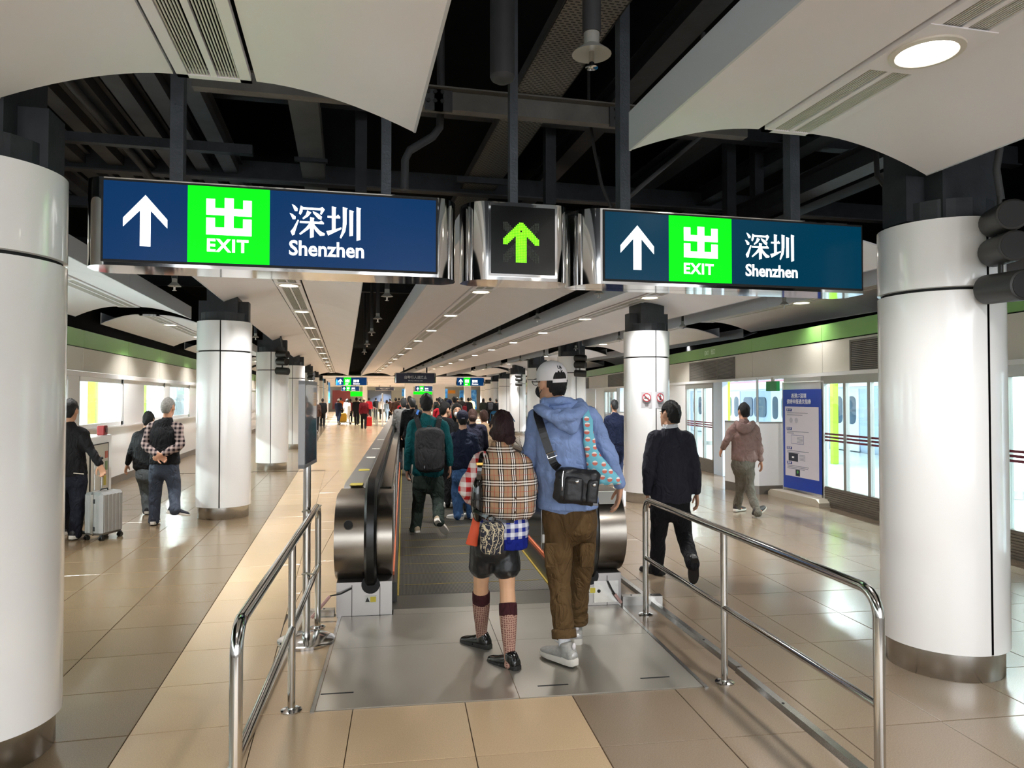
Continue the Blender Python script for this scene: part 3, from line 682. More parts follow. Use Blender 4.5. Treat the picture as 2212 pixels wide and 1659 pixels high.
big_sign('shorter hanging teal EXIT Shenzhen sign on the right', SX(1250) - .02, SX(1866) + .02, SX(1306), SX(1858), M_teal,
         ((1339, 486), (1411, 585)), (1443, 1578), ((1475, 489), (1548, 560)), ((1474, 591), .091), ((1606, 556), .168), ((1608, 596), .105), [(SX(1362), .033), (SX(1735), .035)])
# LED direction sign
s = thing('led_sign', (SX(1118), YS, ZB), 'small hanging black LED sign with a lit green arrow', 'sign')
sign_body(s, SX(1005), SX(1232), SX(1057), SX(1201))
obj('bezel', MB().box(SX(1055), SX(1203), YS - .006, YS + .01, ZB + .02, ZT - .01), M_chrome, s)
obj('panel', MB().box(SX(1060), SX(1198), YS - .009, YS - .006, ZB + .035, ZT - .025), mat('led_panel', (14, 15, 13), .15), s)
M_led = glow('led_green', (110, 255, 10), 1.3); M_led0 = mat('led_off', (36, 44, 20), .4)
c = SP(1125, 525); on, off = MB(), MB(); stp = .0094
for i in range(-11, 12):
    for j in range(-12, 13):
        a, b = i * stp, j * stp
        inside = (abs(a) < .031 and -.115 < b < .06) or (abs(abs(a) + (b - .105)) < .036 and b > -.01 and abs(a) < .108 and abs(a) + b < .125 and abs(a) + b > .048)
        X = (abs(abs(a) - abs(b)) < .03)
        tgt = on if inside else (off if X else None)
        if tgt: tgt.box(c.x + a - .0036, c.x + a + .0036, YS - .0115, YS - .009, c.z + b - .0036, c.z + b + .0036)
tag(obj('lit_dots', on, M_led, s), kind='stuff'); tag(obj('unlit_dots', off, M_led0, s), kind='stuff')
x = SX(1117); obj('post', MB().box(x - .024, x + .024, YS + .08, YS + .14, ZT, 4.7), M_post, s)

# ================================================================ dark steelwork in the void
vd = lambda n, l, loc, cat='beam', g=None: thing(n, loc, l, cat, g)
t = vd('cross_beam', 'bolted dark steel channel crossing the void above the signs', (1.1, 4.75, 3.6))
b0, b1 = ony(905, 212, 4.75), ony(1365, 252, 4.75); hh = .055
m = MB(); m.box(b0.x - 1.4, b1.x + .9, 4.72, 4.80, b0.z - .07, b0.z + .06); m.box(b0.x - 1.4, b1.x + .9, 4.66, 4.86, b0.z + .05, b0.z + .06)
obj('channel', m, mat('beam_grey', (92, 89, 84), .6, var=.2, vscale=6, bump=.2), t)
for px in (938, 958, 1335): q = ony(px, 212 + (px - 905) * .087, 4.7); obj('splice_plate', MB().box(q.x - .06, q.x + .06, 4.70, 4.72, b0.z - .09, b0.z + .07), M_grey_dk, t)
for px in (925, 940, 955, 1330, 1345):
    for dz in (-.03, .03): q = ony(px, 212, 4.7); obj('bolt', MB().cyl((q.x, 4.70, b0.z + dz), (q.x, 4.685, b0.z + dz), .014, n=6), M_dkmetal, t)
def perf_mat():
    t = NT('perforated_tray'); x = t.xyz()
    br = t.add('ShaderNodeTexBrick'); br.inputs['Scale'].default_value = 1; br.inputs['Brick Width'].default_value = .045; br.inputs['Row Height'].default_value = .028; br.inputs['Mortar Size'].default_value = .008; br.inputs['Mortar Smooth'].default_value = 0
    br.inputs[1].default_value = (.006, .006, .006, 1); br.inputs[2].default_value = (.006, .006, .006, 1); br.inputs[3].default_value = (*lin((120, 116, 110)), 1)
    t.link(t.coord(), br.inputs[0]); t.link(br.outputs[0], t.b.inputs['Base Color']); t.b.inputs['Roughness'].default_value = .6; return t.m
M_perf = perf_mat()
t = vd('cable_tray', 'perforated cable tray running down the void between the canopies', (.7, 6, 4.0), 'cable tray')
xa, xb = onz(1092, 236, 4.0).x, onz(1194, 236, 4.0).x
obj('tray', MB().box(xa, xb, 1.5, 14, 4.0, 4.004), M_perf, t)
for x in (xa, xb): obj('tray_side', MB().box(x - .006, x + .006, 1.5, 14, 4.0, 4.08), M_grey_dk, t)
for y in (3.4, 5.3, 7.4, 9.5): obj('tray_bracket', MB().box(xa - .12, xb + .12, y, y + .05, 3.93, 3.99), M_steel_dk, t)
M_rib = mat('rib_grey', (70, 70, 73), .65, var=.2, vscale=5)
t = vd('duct_ribs', 'row of dark parallel ribs under the deck above the left column', (-1.6, 6, 4), 'beam')
for k, x in enumerate((-3.3, -2.95, -2.6, -2.25, -1.95, -1.68, -1.42, -1.16)):
    obj('rib', MB().box(x - .07, x + .07, 4.12, 9.5, 4.0, 4.1), M_rib, t)
    obj('rib_flange', MB().box(x - .11, x + .11, 4.12, 9.5, 4.1, 4.11), M_rib, t)
t2 = vd('ceiling_bracket', 'dark steel bracket frame across the ribs at the left', (-1.5, 5, 3.9), 'beam')
obj('cross_bar', MB().box(-2.6, -.95, 4.65, 4.72, 3.82, 3.9), M_steel_dk, t2); obj('cross_bar', MB().box(-3.2, -.8, 6.6, 6.68, 3.8, 3.88), M_steel_dk, t2); obj('cross_bar', MB().box(-3.4, -.5, 8.6, 8.7, 3.75, 3.85), M_steel_dk, t2)
t = vd('conduit', 'thin dark conduit running along the left ribs', (-1.9, 6, 3.9), 'pipe'); obj('pipe', MB().cyl((-1.95, 4.12, 3.94), (-1.95, 10, 3.94), .035), M_grey_dk, t, 1)
for y in (5, 7): obj('clip', MB().box(-2.0, -1.9, y, y + .03, 3.9, 3.99), M_steel_dk, t)
t = vd('air_duct', 'long flat grey duct running down the void left of centre', (-.4, 7, 4), 'duct')
xa, xb = onz(628, 250, 4.0).x, onz(690, 250, 4.0).x
obj('duct', MB().box(xa, xb, 3.4, 13, 4.0, 4.22), mat('duct_grey', (112, 110, 106), .6, var=.12, vscale=3), t)
for y in (4.0, 5.35, 7.2, 9): obj('duct_clamp', MB().box(xa - .04, xb + .04, y, y + .05, 3.965, 4.0), M_steel_dk, t)
def vpipe(px, py, Y, r, lab, head=False):
    p = ony(px, py, Y); t = vd('sprinkler' if head else 'drop_pipe', lab, tuple(p), 'sprinkler' if head else 'pipe')
    obj('pipe', MB().cyl((p.x, Y, p.z + (.1 if head else 0)), (p.x, Y, 4.7), r, n=16), M_grey_dk, t, 40)
    if head: sprinkler_head(p, t, 1.)
    else: obj('end_cap', MB().ell((p.x, Y, p.z), (r, 0, 0), (0, r, 0), (0, 0, r * .6), 16, 6), M_grey_dk, t, 1)
def sprinkler_head(p, t, k):
    obj('shroud', MB().lathe((p.x, p.y, p.z), [(.012 * k, .10), (.034 * k, .10), (.034 * k, .05), (.082 * k, .012), (.085 * k, .008), (.02 * k, .02)], 20), mat('sprinkler_plate', (150, 146, 138), .4), t, 40)
    obj('frame', MB().cyl((p.x, p.y, p.z + .02), (p.x, p.y, p.z - .05 * k), .012 * k, n=10), M_chrome, t, 1); obj('deflector', MB().lathe((p.x, p.y, p.z - .05 * k), [(.028 * k, .003), (.028 * k, 0), (.004, -.002)], 14), M_chrome, t, 40)
vpipe(1278, 122, 2.9, .04, 'sprinkler on a long grey drop pipe between the near canopies', True)
vpipe(1085, 165, 3.6, .065, 'capped dark pipe hanging in the void above the signs')
for i, (px, py) in enumerate(((836, 642), (816, 690), (803, 720), (793, 745), (787, 762))):
    p = onz(px, py, 2.93); t = vd('sprinkler', 'sprinkler in the black gap left of the walkway, ' + nth[i] + ' of the row', tuple(p), 'sprinkler', 'sprinklers in the wide black gap')
    obj('pipe', MB().cyl((p.x, p.y, p.z + .09), (p.x, p.y, 4.7), .03, n=10), M_grey_dk, t, 1); sprinkler_head(p, t, .9)
for i in range(9):
    for X, nmx, z in ((3.1, 'first', 2.96), (5.72, 'second', 2.90)):
        y = 8.5 + 2.97 * i; t = vd('sprinkler', nth[i] + ' sprinkler along the ' + nmx + ' narrow gap between right canopies', (X, y, z), 'sprinkler', 'sprinklers in the ' + nmx + ' narrow ceiling gap')
        obj('pipe', MB().cyl((X, y, z + .09), (X, y, 4.7), .022, n=8), M_dkmetal, t, 1); sprinkler_head(V((X, y, z)), t, .75)
for i, (px, py) in enumerate(((377, 620), (460, 682), (552, 730), (580, 752))):
    p = onz(px, py, 2.86); t = vd('sprinkler', nth[i] + ' sprinkler above the left row of columns', tuple(p), 'sprinkler', 'sprinklers above the left columns'); obj('pipe', MB().cyl((p.x, p.y, p.z + .09), (p.x, p.y, 4.7), .03, n=10), M_steel_dk, t, 1); sprinkler_head(p, t, .8)
def beam(lab, x, y0, y1, z, w, h, m=None, n='ceiling_beam'):
    t = vd(n, lab, (x, y0, z)); obj('web', MB().box(x - .012, x + .012, y0, y1, z, z + h), m or M_steel_dk, t); obj('flange', MB().box(x - w / 2, x + w / 2, y0, y1, z - .012, z), m or M_steel_dk, t); obj('flange', MB().box(x - w / 2, x + w / 2, y0, y1, z + h, z + h + .012), m or M_steel_dk, t)
for i, (px, py, z, w_) in enumerate(((1700, 440, 3.5, .2), (1800, 425, 3.7, .22), (1870, 380, 3.95, .25), (1560, 420, 4.0, .2), (1500, 330, 4.2, .25), (1240, 330, 4.3, .2))):
    p = onz(px, py, z); beam(['lowest', 'second lowest', 'pale', 'far', 'high', 'highest'][i] + ' dark steel beam in the void behind the right canopy', p.x, 3.7, 14, z, w_, .16, M_rib if i == 2 else None)
for i, (y, z) in enumerate(((6.2, 4.15), (7.9, 3.95), (9.6, 4.1), (12.5, 4.0), (16, 4.0))):
    t = vd('cross_joist', nth[i] + ' dark joist crossing the void beyond the signs', (0, y, z)); obj('web', MB().box(-4.2, 7, y, y + .025, z, z + .2), M_steel_dk, t); obj('flange', MB().box(-4.2, 7, y - .05, y + .075, z - .015, z), M_rib if i == 1 else M_steel_dk, t)
t = vd('bent_pipe', 'bent dark pipe left of the cross beam in the void', (.2, 5, 3.6), 'pipe')
obj('pipe', MB().tube([V((ony(952, 230, 5.0).x, 5.0, 4.7)), ony(952, 230, 5.0), ony(950, 275, 5.0), ony(935, 295, 5.0), ony(885, 325, 5.0), ony(875, 345, 5.0), ony(874, 410, 5.0)], .028), M_grey_dk, t, 1)
t = vd('bent_pipe', 'slanting thin pipe crossing the void behind the LED sign post', (1.5, 5.4, 3.6), 'pipe')
obj('pipe', MB().tube([V((ony(1520, 290, 5.4).x, 5.4, 4.7)), ony(1520, 290, 5.4), ony(1400, 390, 5.6), ony(1330, 450, 5.8)], .02), M_grey_dk, t, 1)
t = vd('cable', 'loose black cable hanging behind the right sign', (1.4, 5.2, 3.6), 'cable')
obj('wire', MB().tube([V((ony(1272, 250, 5.0).x, 5.0, 4.7)), ony(1272, 250, 5.0), ony(1285, 330, 5.0), ony(1300, 400, 5.0), ony(1320, 448, 5.0)], .012), M_dkmetal, t, 1)
t = vd('bent_pipe', 'curved cable under the right canopy above the right column', (2.9, 4.4, 3.3), 'cable')
obj('wire', MB().tube([V((ony(1893, 345, 4.6).x, 4.6, 4.7)), ony(1893, 345, 4.6), ony(1895, 380, 4.6), ony(1910, 400, 4.6), ony(1935, 405, 4.6)], .02), M_dkmetal, t, 1)
for i, (px, a, b_) in enumerate(((1580, 300, 470), (1640, 330, 470), (780, 380, 260), (1190, 260, 440))):
    p = ony(px, a, 6.5); t = vd('hanger_rod', ['left', 'right', 'far left', 'central'][i] + ' dark hanger strut in the void behind the signs', tuple(p)); obj('strut', MB().box(p.x - .05, p.x + .05, 6.5, 6.6, 2.9 if i < 2 else 3.5, 4.7), M_steel_dk, t)

# ================================================================ moving walkway
WKT = thing('moving_walkway', tuple(WC), 'steel moving walkway with black handrails under the signs', 'moving walkway')
def WB(x0, x1, y0, y1, z0, z1): return MB().box(x0, x1, y0, y1, z0, z1, T=lambda x, y, z: WK(x, y, z))
LEN = 28.0
M_clad = mat('newel_steel', (150, 143, 134), .26, metal=1, var=.06, vscale=3); M_deck = mat('dark_polished_deck', (176, 175, 172), .36, metal=.9)
M_inner = mat('inner_panel_dark', (74, 70, 64), .12, metal=1); M_brush = mat('orange_skirt_brush', (236, 128, 84), .5)
M_base = mat('base_steel', (172, 168, 166), .34, metal=.85)
def prof_side(r_top, front, zb=.27, zt=.90, n=14):   # side outline: rounded nose at the front
    R = (zt - zb) / 2; zc = (zt + zb) / 2; return [(front + R - R * math.sin(PI * k / n) * 1.0, zc - R * math.cos(PI * k / n)) for k in range(n + 1)]
for s in (-1, 1):
    def P(a, b, name, m, zb=.27, zt=.90, front=-.12, y1=LEN, dr=0., sm=35):   # extruded between lateral offsets a<b (distance from axis)
        out = prof_side(0, front, zb, zt); poly = out + [(y1, zt + dr), (y1, zb)]
        f0 = lambda y, z: WK(s * a, y, z); f1 = lambda y, z: WK(s * b, y, z)
        if s > 0: f0, f1 = f1, f0
        return obj(name, MB().prism(poly, f0, f1), m, WKT, sm)
    P(.905, 1.125, 'outer_cladding', M_clad, .25, .905, -.14, .55); P(.70, .815, 'inner_cladding', M_clad, .25, .90, -.06, .5)
    out = P(.905, 1.125, 'outer_deck', M_deck, .25, .905, .56, LEN)
    P(.715, .815, 'inner_deck', mat('deck_trim', (170, 168, 165), .15, metal=1), .8, .91, .52, LEN)
    ip = obj('inner_panel', WB(min(s * .70, s * .715), max(s * .70, s * .715), .35, LEN, .16, .86), M_inner, WKT)
    for k in range(14): obj('panel_joint', WB(min(s * .698, s * .70), max(s * .698, s * .70), 1.2 + k * 2, 1.21 + k * 2, .2, .86), M_chrome, ip)
    # handrail loop
    HR = []; zc, Rz = .60, .40; pts = [(LEN, 1.0), (.6, 1.0), (.35, 1.0)] + [(.16 - .30 * math.sin(PI * k / 12), zc + Rz * math.cos(PI * k / 12)) for k in range(13)] + [(.3, .2)]
    hw = .045
    sec = [(-hw, -.02), (-hw, .01), (-hw * .6, .032), (hw * .6, .032), (hw, .01), (hw, -.02), (0, -.028)]
    for i, (y, z) in enumerate(pts):
        a, b = pts[max(i - 1, 0)], pts[min(i + 1, len(pts) - 1)]; ty, tz = b[0] - a[0], b[1] - a[1]; L = math.hypot(ty, tz); ny, nz = -tz / L, ty / L
        HR.append([WK(s * .86 + u, y - ny * v, z - nz * v) for u, v in sec])
    obj('handrail', MB().rings(HR), M_rubber, WKT, 30)
    P(.815, .905, 'handrail_guide', M_dkmetal, .22, .96, .04, LEN)
    # base plinth, skirt, brush
    obj('newel_base', WB(min(s * .70, s * 1.115), max(s * .70, s * 1.115), -.01, .5, .0, .26), M_base, WKT)
    for u in (.79, 1.0): obj('base_joint', WB(s * u - .002, s * u + .002, -.013, -.008, 0, .24), M_dkmetal, WKT)
    obj('outer_skirt', WB(min(s * 1.06, s * 1.11), max(s * 1.06, s * 1.11), .5, LEN, .0, .26), M_skirt, WKT)
    obj('skirt_panel', WB(min(s * .665, s * .70), max(s * .665, s * .70), .3, LEN, .0, .17), M_rubber, WKT)
    obj('skirt_brush', WB(min(s * .688, s * .702), max(s * .688, s * .702), .55, LEN, .15, .20), M_brush, WKT)  # orange brush strip along the skirt
    obj('skirt_edge', WB(min(s * .648, s * .664), max(s * .648, s * .664), .45, LEN, .0, .024), mat('yellow_edge', (150, 130, 40), .5), WKT)
    obj('inlet', MB().cyl(WK(s * .86, -.014, .24), WK(s * .86, .03, .24), .07, n=20), M_dkmetal, WKT)
    # yellow warning label on the base, deck stickers
    lb = obj('warning_label', WB(s * .86 - .045, s * .86 + .045, -.016, -.011, .10, .155), mat('label_white', (236, 234, 224), .5), WKT)
    obj('label_yellow', WB(s * .86 - .002, s * .86 + .04, -.019, -.016, .108, .148), mat('label_yellow', (226, 204, 70), .5), lb)
    tri = [WK(s * .86 - .04, -.018, .11), WK(s * .86 - .006, -.018, .11), WK(s * .86 - .023, -.018, .146)]
    obj('label_triangle', MB().add(tri + [p + V((0, -.002, 0)) for p in tri], [(0, 1, 2), (5, 4, 3), (0, 3, 4, 1), (1, 4, 5, 2), (2, 5, 3, 0)]), mat('label_black', (40, 38, 36), .5), lb)
    for y, c in ((.72, (176, 160, 66)), (2.0, (176, 160, 66)), (3.6, (205, 202, 190)), (5.2, (205, 202, 190)), (7.5, (205, 202, 190))):
        obj('deck_sticker', WB(s * 1.02 - .055, s * 1.02 + .055, y, y + .17, .906, .909), mat('deck_sticker_%d' % c[2], c, .4), WKT)
# round peep hole on left newel, notice on right newel, number plate
obj('emergency_button', MB().cyl(WK(-1.02, -.145, .72), WK(-1.02, -.12, .72), .032, n=20), M_dkmetal, WKT)
nz = obj('rider_notice', MB().hexa([WK(.93, -.045, .80), WK(1.1, -.045, .80), WK(1.1, .02, .80), WK(.93, .02, .80), WK(.93, .02, .905), WK(1.1, .02, .905), WK(1.1, .06, .905), WK(.93, .06, .905)]), mat('notice_plate_grey', (188, 186, 178), .4), WKT)
pn = obj('number_plate', WB(.70, .84, -.018, -.012, .03, .17), mat('label_white', (236, 234, 224), .5), WKT)
text('101', .085, WK(.705, -.0195, .055), -WA, mat('label_black', (40, 38, 36), .5), WKT, .002, 'number')
kp = obj('key_switch_plate', WB(.89, 1.09, -.018, -.012, .03, .2), M_steel, WKT); obj('key_lock', MB().cyl(WK(.93, -.02, .12), WK(.93, -.012, .12), .014, n=14), M_dkmetal, kp)
# tags hanging on strings
for x, nm_ in ((1.0, 'right'), (-1.16, 'left')):
    tg = thing('key_tag', tuple(WK(x, -.03, .1)), 'small pale tag on a dark string at the %s walkway base' % nm_, 'tag')
    d = 1 if x > 0 else -1; o_ = WK(x, -.03, .2 if x > 0 else .17)
    a_ = o_; b_ = o_ + WX * (.05 * d) + V((0, -.02, -.1)) if x > 0 else WK(-1.0, -.03, .22)
    obj('string', MB().tube([a_, (a_ + b_) / 2 + V((0, -.01, -.01)), b_], .006, 6), M_dkmetal, tg, 1)
    e_ = b_ + V((.05, -.01, -.07)) if x > 0 else a_ + V((-.13, -.05, -.14))
    obj('tag_card', MB().tube([b_ if x > 0 else a_, e_], .013, 6), mat('tag_pink', (214, 170, 160), .5), tg)
# belt of pallets
def belt_mat():
    t = NT('grooved_pallet'); x = t.xyz(); ux = t.add('ShaderNodeVectorRotate'); ux.rotation_type = 'Z_AXIS'; ux.inputs['Angle'].default_value = WA
    t.link(t.coord(), ux.inputs[0]); x = t.xyz(ux.outputs[0])
    f = t.math('FRACT', t.math('MULTIPLY', x[0], 1 / .012)); c = t.ramp(f, [(0, (.012, .011, .009)), (.45, (.012, .011, .009)), (.55, (.14, .13, .105)), (.95, (.14, .13, .105))])
    t.link(c, t.b.inputs['Base Color']); t.b.inputs['Roughness'].default_value = .45; t.b.inputs['Metallic'].default_value = .3; t.bump(f, .5, .004); return t.m
M_belt = belt_mat()
for k in range(int((LEN - .4) / .4)):
    y = .42 + k * .4
    p = obj('pallet', WB(-.648, .648, y + .003, y + .397, -.01, .012), M_belt, WKT)
    if k in (0, 1, 2, 3, 4, 5, 6, 8, 10, 12): obj('yellow_line', WB(-.60, .60, y + .004, y + .012, .012, .0135), mat('yellow_print', (150, 128, 36), .6), p)
obj('comb_plate', MB().hexa([WK(-.70, .12, .0), WK(.70, .12, .0), WK(.70, .46, .0), WK(-.70, .46, .0), WK(-.70, .12, .006), WK(.70, .12, .006), WK(.70, .45, .022), WK(-.70, .45, .022)]), mat('comb_steel', (120, 116, 108), .35, metal=1), WKT)
cm = MB()
for k in range(108): x_ = -.645 + k * .012; cm.box(x_, x_ + .006, .45, .49, .008, .02, T=lambda x, y, z: WK(x, y, z))
tag(obj('comb_teeth', cm, mat('comb_dark', (60, 56, 48), .5), WKT), kind='stuff')
def plate_mat():
    t = NT('floor_plate_steel'); n = t.noise(1.1, 2); n2 = t.noise(220, 2)
    t.link(t.ramp(n, [(.2, lin((176, 170, 158))), (.8, lin((200, 194, 182)))]), t.b.inputs['Base Color']); t.b.inputs['Metallic'].default_value = .8
    t.link(t.ramp(n, [(.2, (.27,) * 3), (.8, (.36,) * 3)]), t.b.inputs['Roughness']); t.bump(n2, .06); return t.m
M_plate = plate_mat()
for x0, x1, y0, y1 in ((-1.075, .02, -1.66, -.72), (.024, 1.09, -1.66, -.72), (-1.075, .02, -.716, -.02), (.024, 1.09, -.716, -.02), (-.69, .69, -.016, .14)):
    obj('floor_plate', WB(x0, x1, y0, y1, -.012, .005), M_plate, WKT)
fe = MB()
for q in ((-1.10, -1.078, -1.68, 0), (1.093, 1.115, -1.68, 0)): fe.box(*q, -.012, .006, T=lambda x, y, z: WK(x, y, z))
obj('plate_edging', fe, M_steel, WKT)
for x, y in ((-.98, -1.45), (.24, -1.52), (.86, -1.5)): obj('lifting_slot', WB(x - .09, x + .09, y - .007, y + .007, .005, .0062), M_dkmetal, WKT)
# kerb strips beside the walkway
def strip(lab, p, q, w, h, n='floor_strip'):
    p, q = V(p), V(q); d = (q - p).normalized(); e = V((-d.y, d.x, 0)) * w / 2; t = thing(n, tuple((p + q) / 2), lab, 'floor strip'); z = V((0, 0, h))
    obj('rail', MB().hexa([p - e, q - e, q + e, p + e, p - e + z, q - e * 1 + z, q + e * .6 + z, p + e * .6 + z]), M_steel, t)
    n_ = max(2, int((q - p).length / .9))
    for k in range(n_): c = p + (q - p) * ((k + .5) / n_) + z; obj('screw', MB().cyl(c, c + V((0, 0, .002)), .008, n=8), M_dkmetal, t)
strip('long low steel strip on the floor outside the left railing', (-.56, 2.4, 0), (-.30, 5.72, 0), .045, .035)
strip('low steel strip on the floor outside the right railing, near half', (2.16, 1.9, 0), (2.33, 3.95, 0), .05, .03); strip('low steel strip on the floor outside the right railing, far half', (2.34, 3.97, 0), (2.50, 6.9, 0), .05, .03)
strip('short steel kerb joining the right walkway base to the floor strip', (2.18, 5.47, 0), (2.50, 5.42, 0), .10, .07, 'kerb'); strip('short steel kerb left of the left walkway base', (-.38, 5.73, 0), (-.07, 5.69, 0), .08, .05, 'kerb')
strip('long steel strip along the outer left side of the walkway', (-.04, 5.75, 0), (2.0, 32, 0), .05, .03)

# ================================================================ railings
def railing(lab, posts, h=.885, mid=.435, r=.022):
    t = thing('handrail_barrier', tuple(posts[0]), lab, 'railing')
    P0, P1 = V(posts[0]), V(posts[-1]); d = (P1 - P0).normalized(); rr = .10; up = V((0, 0, 1)); pts = [P0]
    for P_, sg in ((P0, 1), (P1, -1)):
        arc = []
        for k in range(7): a = PI / 2 * k / 6; arc.append(P_ + up * (h - rr + rr * math.sin(a)) + d * sg * (rr - rr * math.cos(a)))
        pts += arc if sg > 0 else arc[::-1]
    pts.append(P1); obj('top_rail', MB().tube(pts, r, 16), M_steel_p, t, 1)
    obj('mid_rail', MB().cyl(P0 + up * mid, P1 + up * mid, r * .8, n=14), M_steel_p, t, 1)
    for p in posts[1:-1]:
        q = P0 + d * (V(p) - P0).dot(d); obj('post', MB().cyl(q, q + up * h, r * .9, n=16), M_steel_p, t, 1)
    for p in posts: q = P0 + d * (V(p) - P0).dot(d); obj('floor_flange', MB().lathe(q, [(.055, 0), (.055, .006), (.03, .012), (.0225, .012)], 24), M_steel_p, t, 40)
railing('polished steel railing right of the steel entry plate', [(2.255, 5.16, 0), (2.165, 3.83, 0), (2.075, 2.47, 0)])
railing('polished steel railing left of the steel entry plate', [(-.185, 5.41, 0), (-.268, 4.01, 0), (-.355, 2.60, 0)])
# ================================================================ poster stand
t = thing('poster_stand', (-.25, 5.12, 0), 'steel poster stand with round base beside the left railing', 'stand')
obj('base', MB().lathe((-.25, 5.12, 0), [(.19, 0), (.19, .018), (.17, .026), (.03, .034), (.02, .034)], 40), M_steel_p, t, 40)
obj('pole', MB().cyl((-.25, 5.12, .03), (-.25, 5.12, 1.22), .026, n=18), M_steel_p, t, 1)
fd = V((.117, .993, 0)); fd.normalize(); fn = V((fd.y, -fd.x, 0)); ctr = V((-.245, 5.12, 0))
def FB(u0, u1, n0, n1, z0, z1): return MB().box(u0, u1, n0, n1, z0, z1, T=lambda u, n, z: ctr + fd * u + fn * n + V((0, 0, z)))
obj('frame_box', FB(-.235, .235, -.018, .018, 1.21, 1.765), mat('frame_grey', (150, 148, 146), .35, metal=.7), t)
fb = MB()
for q in ((-.25, -.225, 1.20, 1.775), (.225, .25, 1.20, 1.775), (-.25, .25, 1.20, 1.225), (-.25, .25, 1.75, 1.775)): fb.box(q[0], q[1], -.021, .021, q[2], q[3], T=lambda u, n, z: ctr + fd * u + fn * n + V((0, 0, z)))
obj('frame_rim', fb, mat('frame_rim_grey', (150, 148, 148), .4, metal=.5), t)
def poster_mat():
    t = NT('glossy_poster'); z = t.xyz()[2]; n = t.noise(7, 3)
    c = t.ramp(n, [(.35, lin((40, 42, 60))), (.52, lin((120, 124, 140))), (.6, lin((150, 50, 60))), (.7, lin((60, 60, 80)))])
    t.link(t.mix(t.ramp(t.math('ADD', z, -1.2), [(.1, (.1,) * 3), (.5, (.9,) * 3)]), c, lin((178, 190, 204))), t.b.inputs['Base Color']); t.b.inputs['Roughness'].default_value = .08; t.b.inputs['Coat Weight'].default_value = 1; return t.m
obj('poster', FB(-.225, .225, .018, .0205, 1.225, 1.75), poster_mat(), t); obj('poster', FB(-.225, .225, -.0205, -.018, 1.225, 1.75), poster_mat(), t)
for z in (.46, .885): 
    k = thing('cable_tie', (-.22, 5.15, z), ('lower' if z < .6 else 'upper') + ' pale tie binding the poster stand to the railing', 'tie')
    obj('strap', MB().tube([(-.28, 5.11, z), (-.25, 5.085, z + .01), (-.21, 5.1, z), (-.19, 5.2, z + .004), (-.165, 5.38, z), (-.18, 5.43, z - .005)], .006, 6), mat('tie_pale', (170, 166, 150), .5), k, 1)

# ================================================================ blue banner stand
bp = [onz(1676, 1072, 0), onz(1788, 1092, 0)]; bp = [onz(1693, 1071, 0), onz(1781, 1092, 0)]
BD = (bp[1] - bp[0]).normalized(); BN = V((BD.y, -BD.x, 0)); 
if BN.x > 0: BN = -BN
BT = thing('banner_stand', tuple((bp[0] + bp[1]) / 2), 'tall blue roll-up banner with white notice on a beige base', 'banner stand')
BL = (bp[1] - bp[0]).length
def bz_(z): return z if z < .13 else .13 + (z - .13) * .945
def BB(u0, u1, n0, n1, z0, z1): return MB().box(u0, u1, n0, n1, bz_(z0), bz_(z1), T=lambda u, n, z: bp[0] + BD * u + BN * n + V((0, 0, z)))
obj('base', MB().prism([(-.16, 0), (-.16, .06), (-.08, .11), (BL + .08, .11), (BL + .16, .06), (BL + .16, 0)], lambda u, z: bp[0] + BD * u + BN * .2 + V((0, 0, z)), lambda u, z: bp[0] + BD * u - BN * .2 + V((0, 0, z))), mat('banner_base', (196, 186, 168), .6), BT)
for u in (.0, BL): obj('upright', MB().cyl(bp[0] + BD * u + V((0, 0, .1)), bp[0] + BD * u + V((0, 0, 1.93)), .012, n=10), mat('upright_white', (214, 214, 210), .4), BT, 1)
obj('top_bar', MB().cyl(bp[0] + V((0, 0, 1.92)), bp[1] + V((0, 0, 1.92)), .012, n=10), mat('upright_white', (214, 214, 210), .4), BT, 1)
obj('blue_sheet', BB(.03, BL - .03, .014, .018, .16, 1.90), mat('banner_blue', (22, 64, 172), .4), BT)
obj('white_field', BB(.09, BL - .10, .018, .0205, .38, 1.60), mat('banner_white', (230, 224, 234), .5), BT)
brz = math.atan2(BD.y, BD.x); M_bw = mat('banner_print_white', (245, 245, 250), .5); M_bb = mat('banner_print_blue', (34, 58, 140), .5); M_bg = mat('banner_print_grey', (150, 150, 168), .5); M_bk = mat('banner_print_dark', (34, 40, 58), .5)
def bt(s_, sz, u, z, m, bold=.001): text(s_, sz, bp[0] + BD * u + BN * .0225 + V((0, 0, bz_(z))), brz, m, BT, bold)
bt('香港⇌深圳', .085, .28, 1.755, M_bw, .0008); bt('健康申报通关指南', .085, .15, 1.655, M_bw, .0008)
for z, ttl in ((1.53, '第一步'), (1.20, '第二步'), (.86, '第三步'), (.60, '第四步')):
    obj('step_tag', BB(.14, .29, .0205, .022, z - .012, z + .035), M_bb, BT); text(ttl, .035, bp[0] + BD * .16 + BN * .0235 + V((0, 0, bz_(z))), brz, M_bw, BT, .0005)
for z, L in ((1.49, .6), (1.455, .45), (1.165, .62), (1.135, .2), (.825, .62), (.795, .35), (.565, .62), (.54, .6), (.515, .5)): obj('text_line', BB(.15, .15 + L * .98, .0205, .0215, z - .006, z + .006), M_bg, BT)
for u in (.27, .42): obj('round_symbol', MB().cyl(bp[0] + BD * u + BN * .0205 + V((0, 0, bz_(1.36))), bp[0] + BD * u + BN * .022 + V((0, 0, bz_(1.36))), .045, n=20), mat('symbol_grey', (196, 192, 204), .5), BT)
obj('form_outline', BB(.27, .62, .0205, .0214, .95, 1.105), M_bb, BT); obj('form_field', BB(.276, .614, .0214, .0222, .956, 1.099), mat('banner_white', (230, 224, 234), .5), BT)
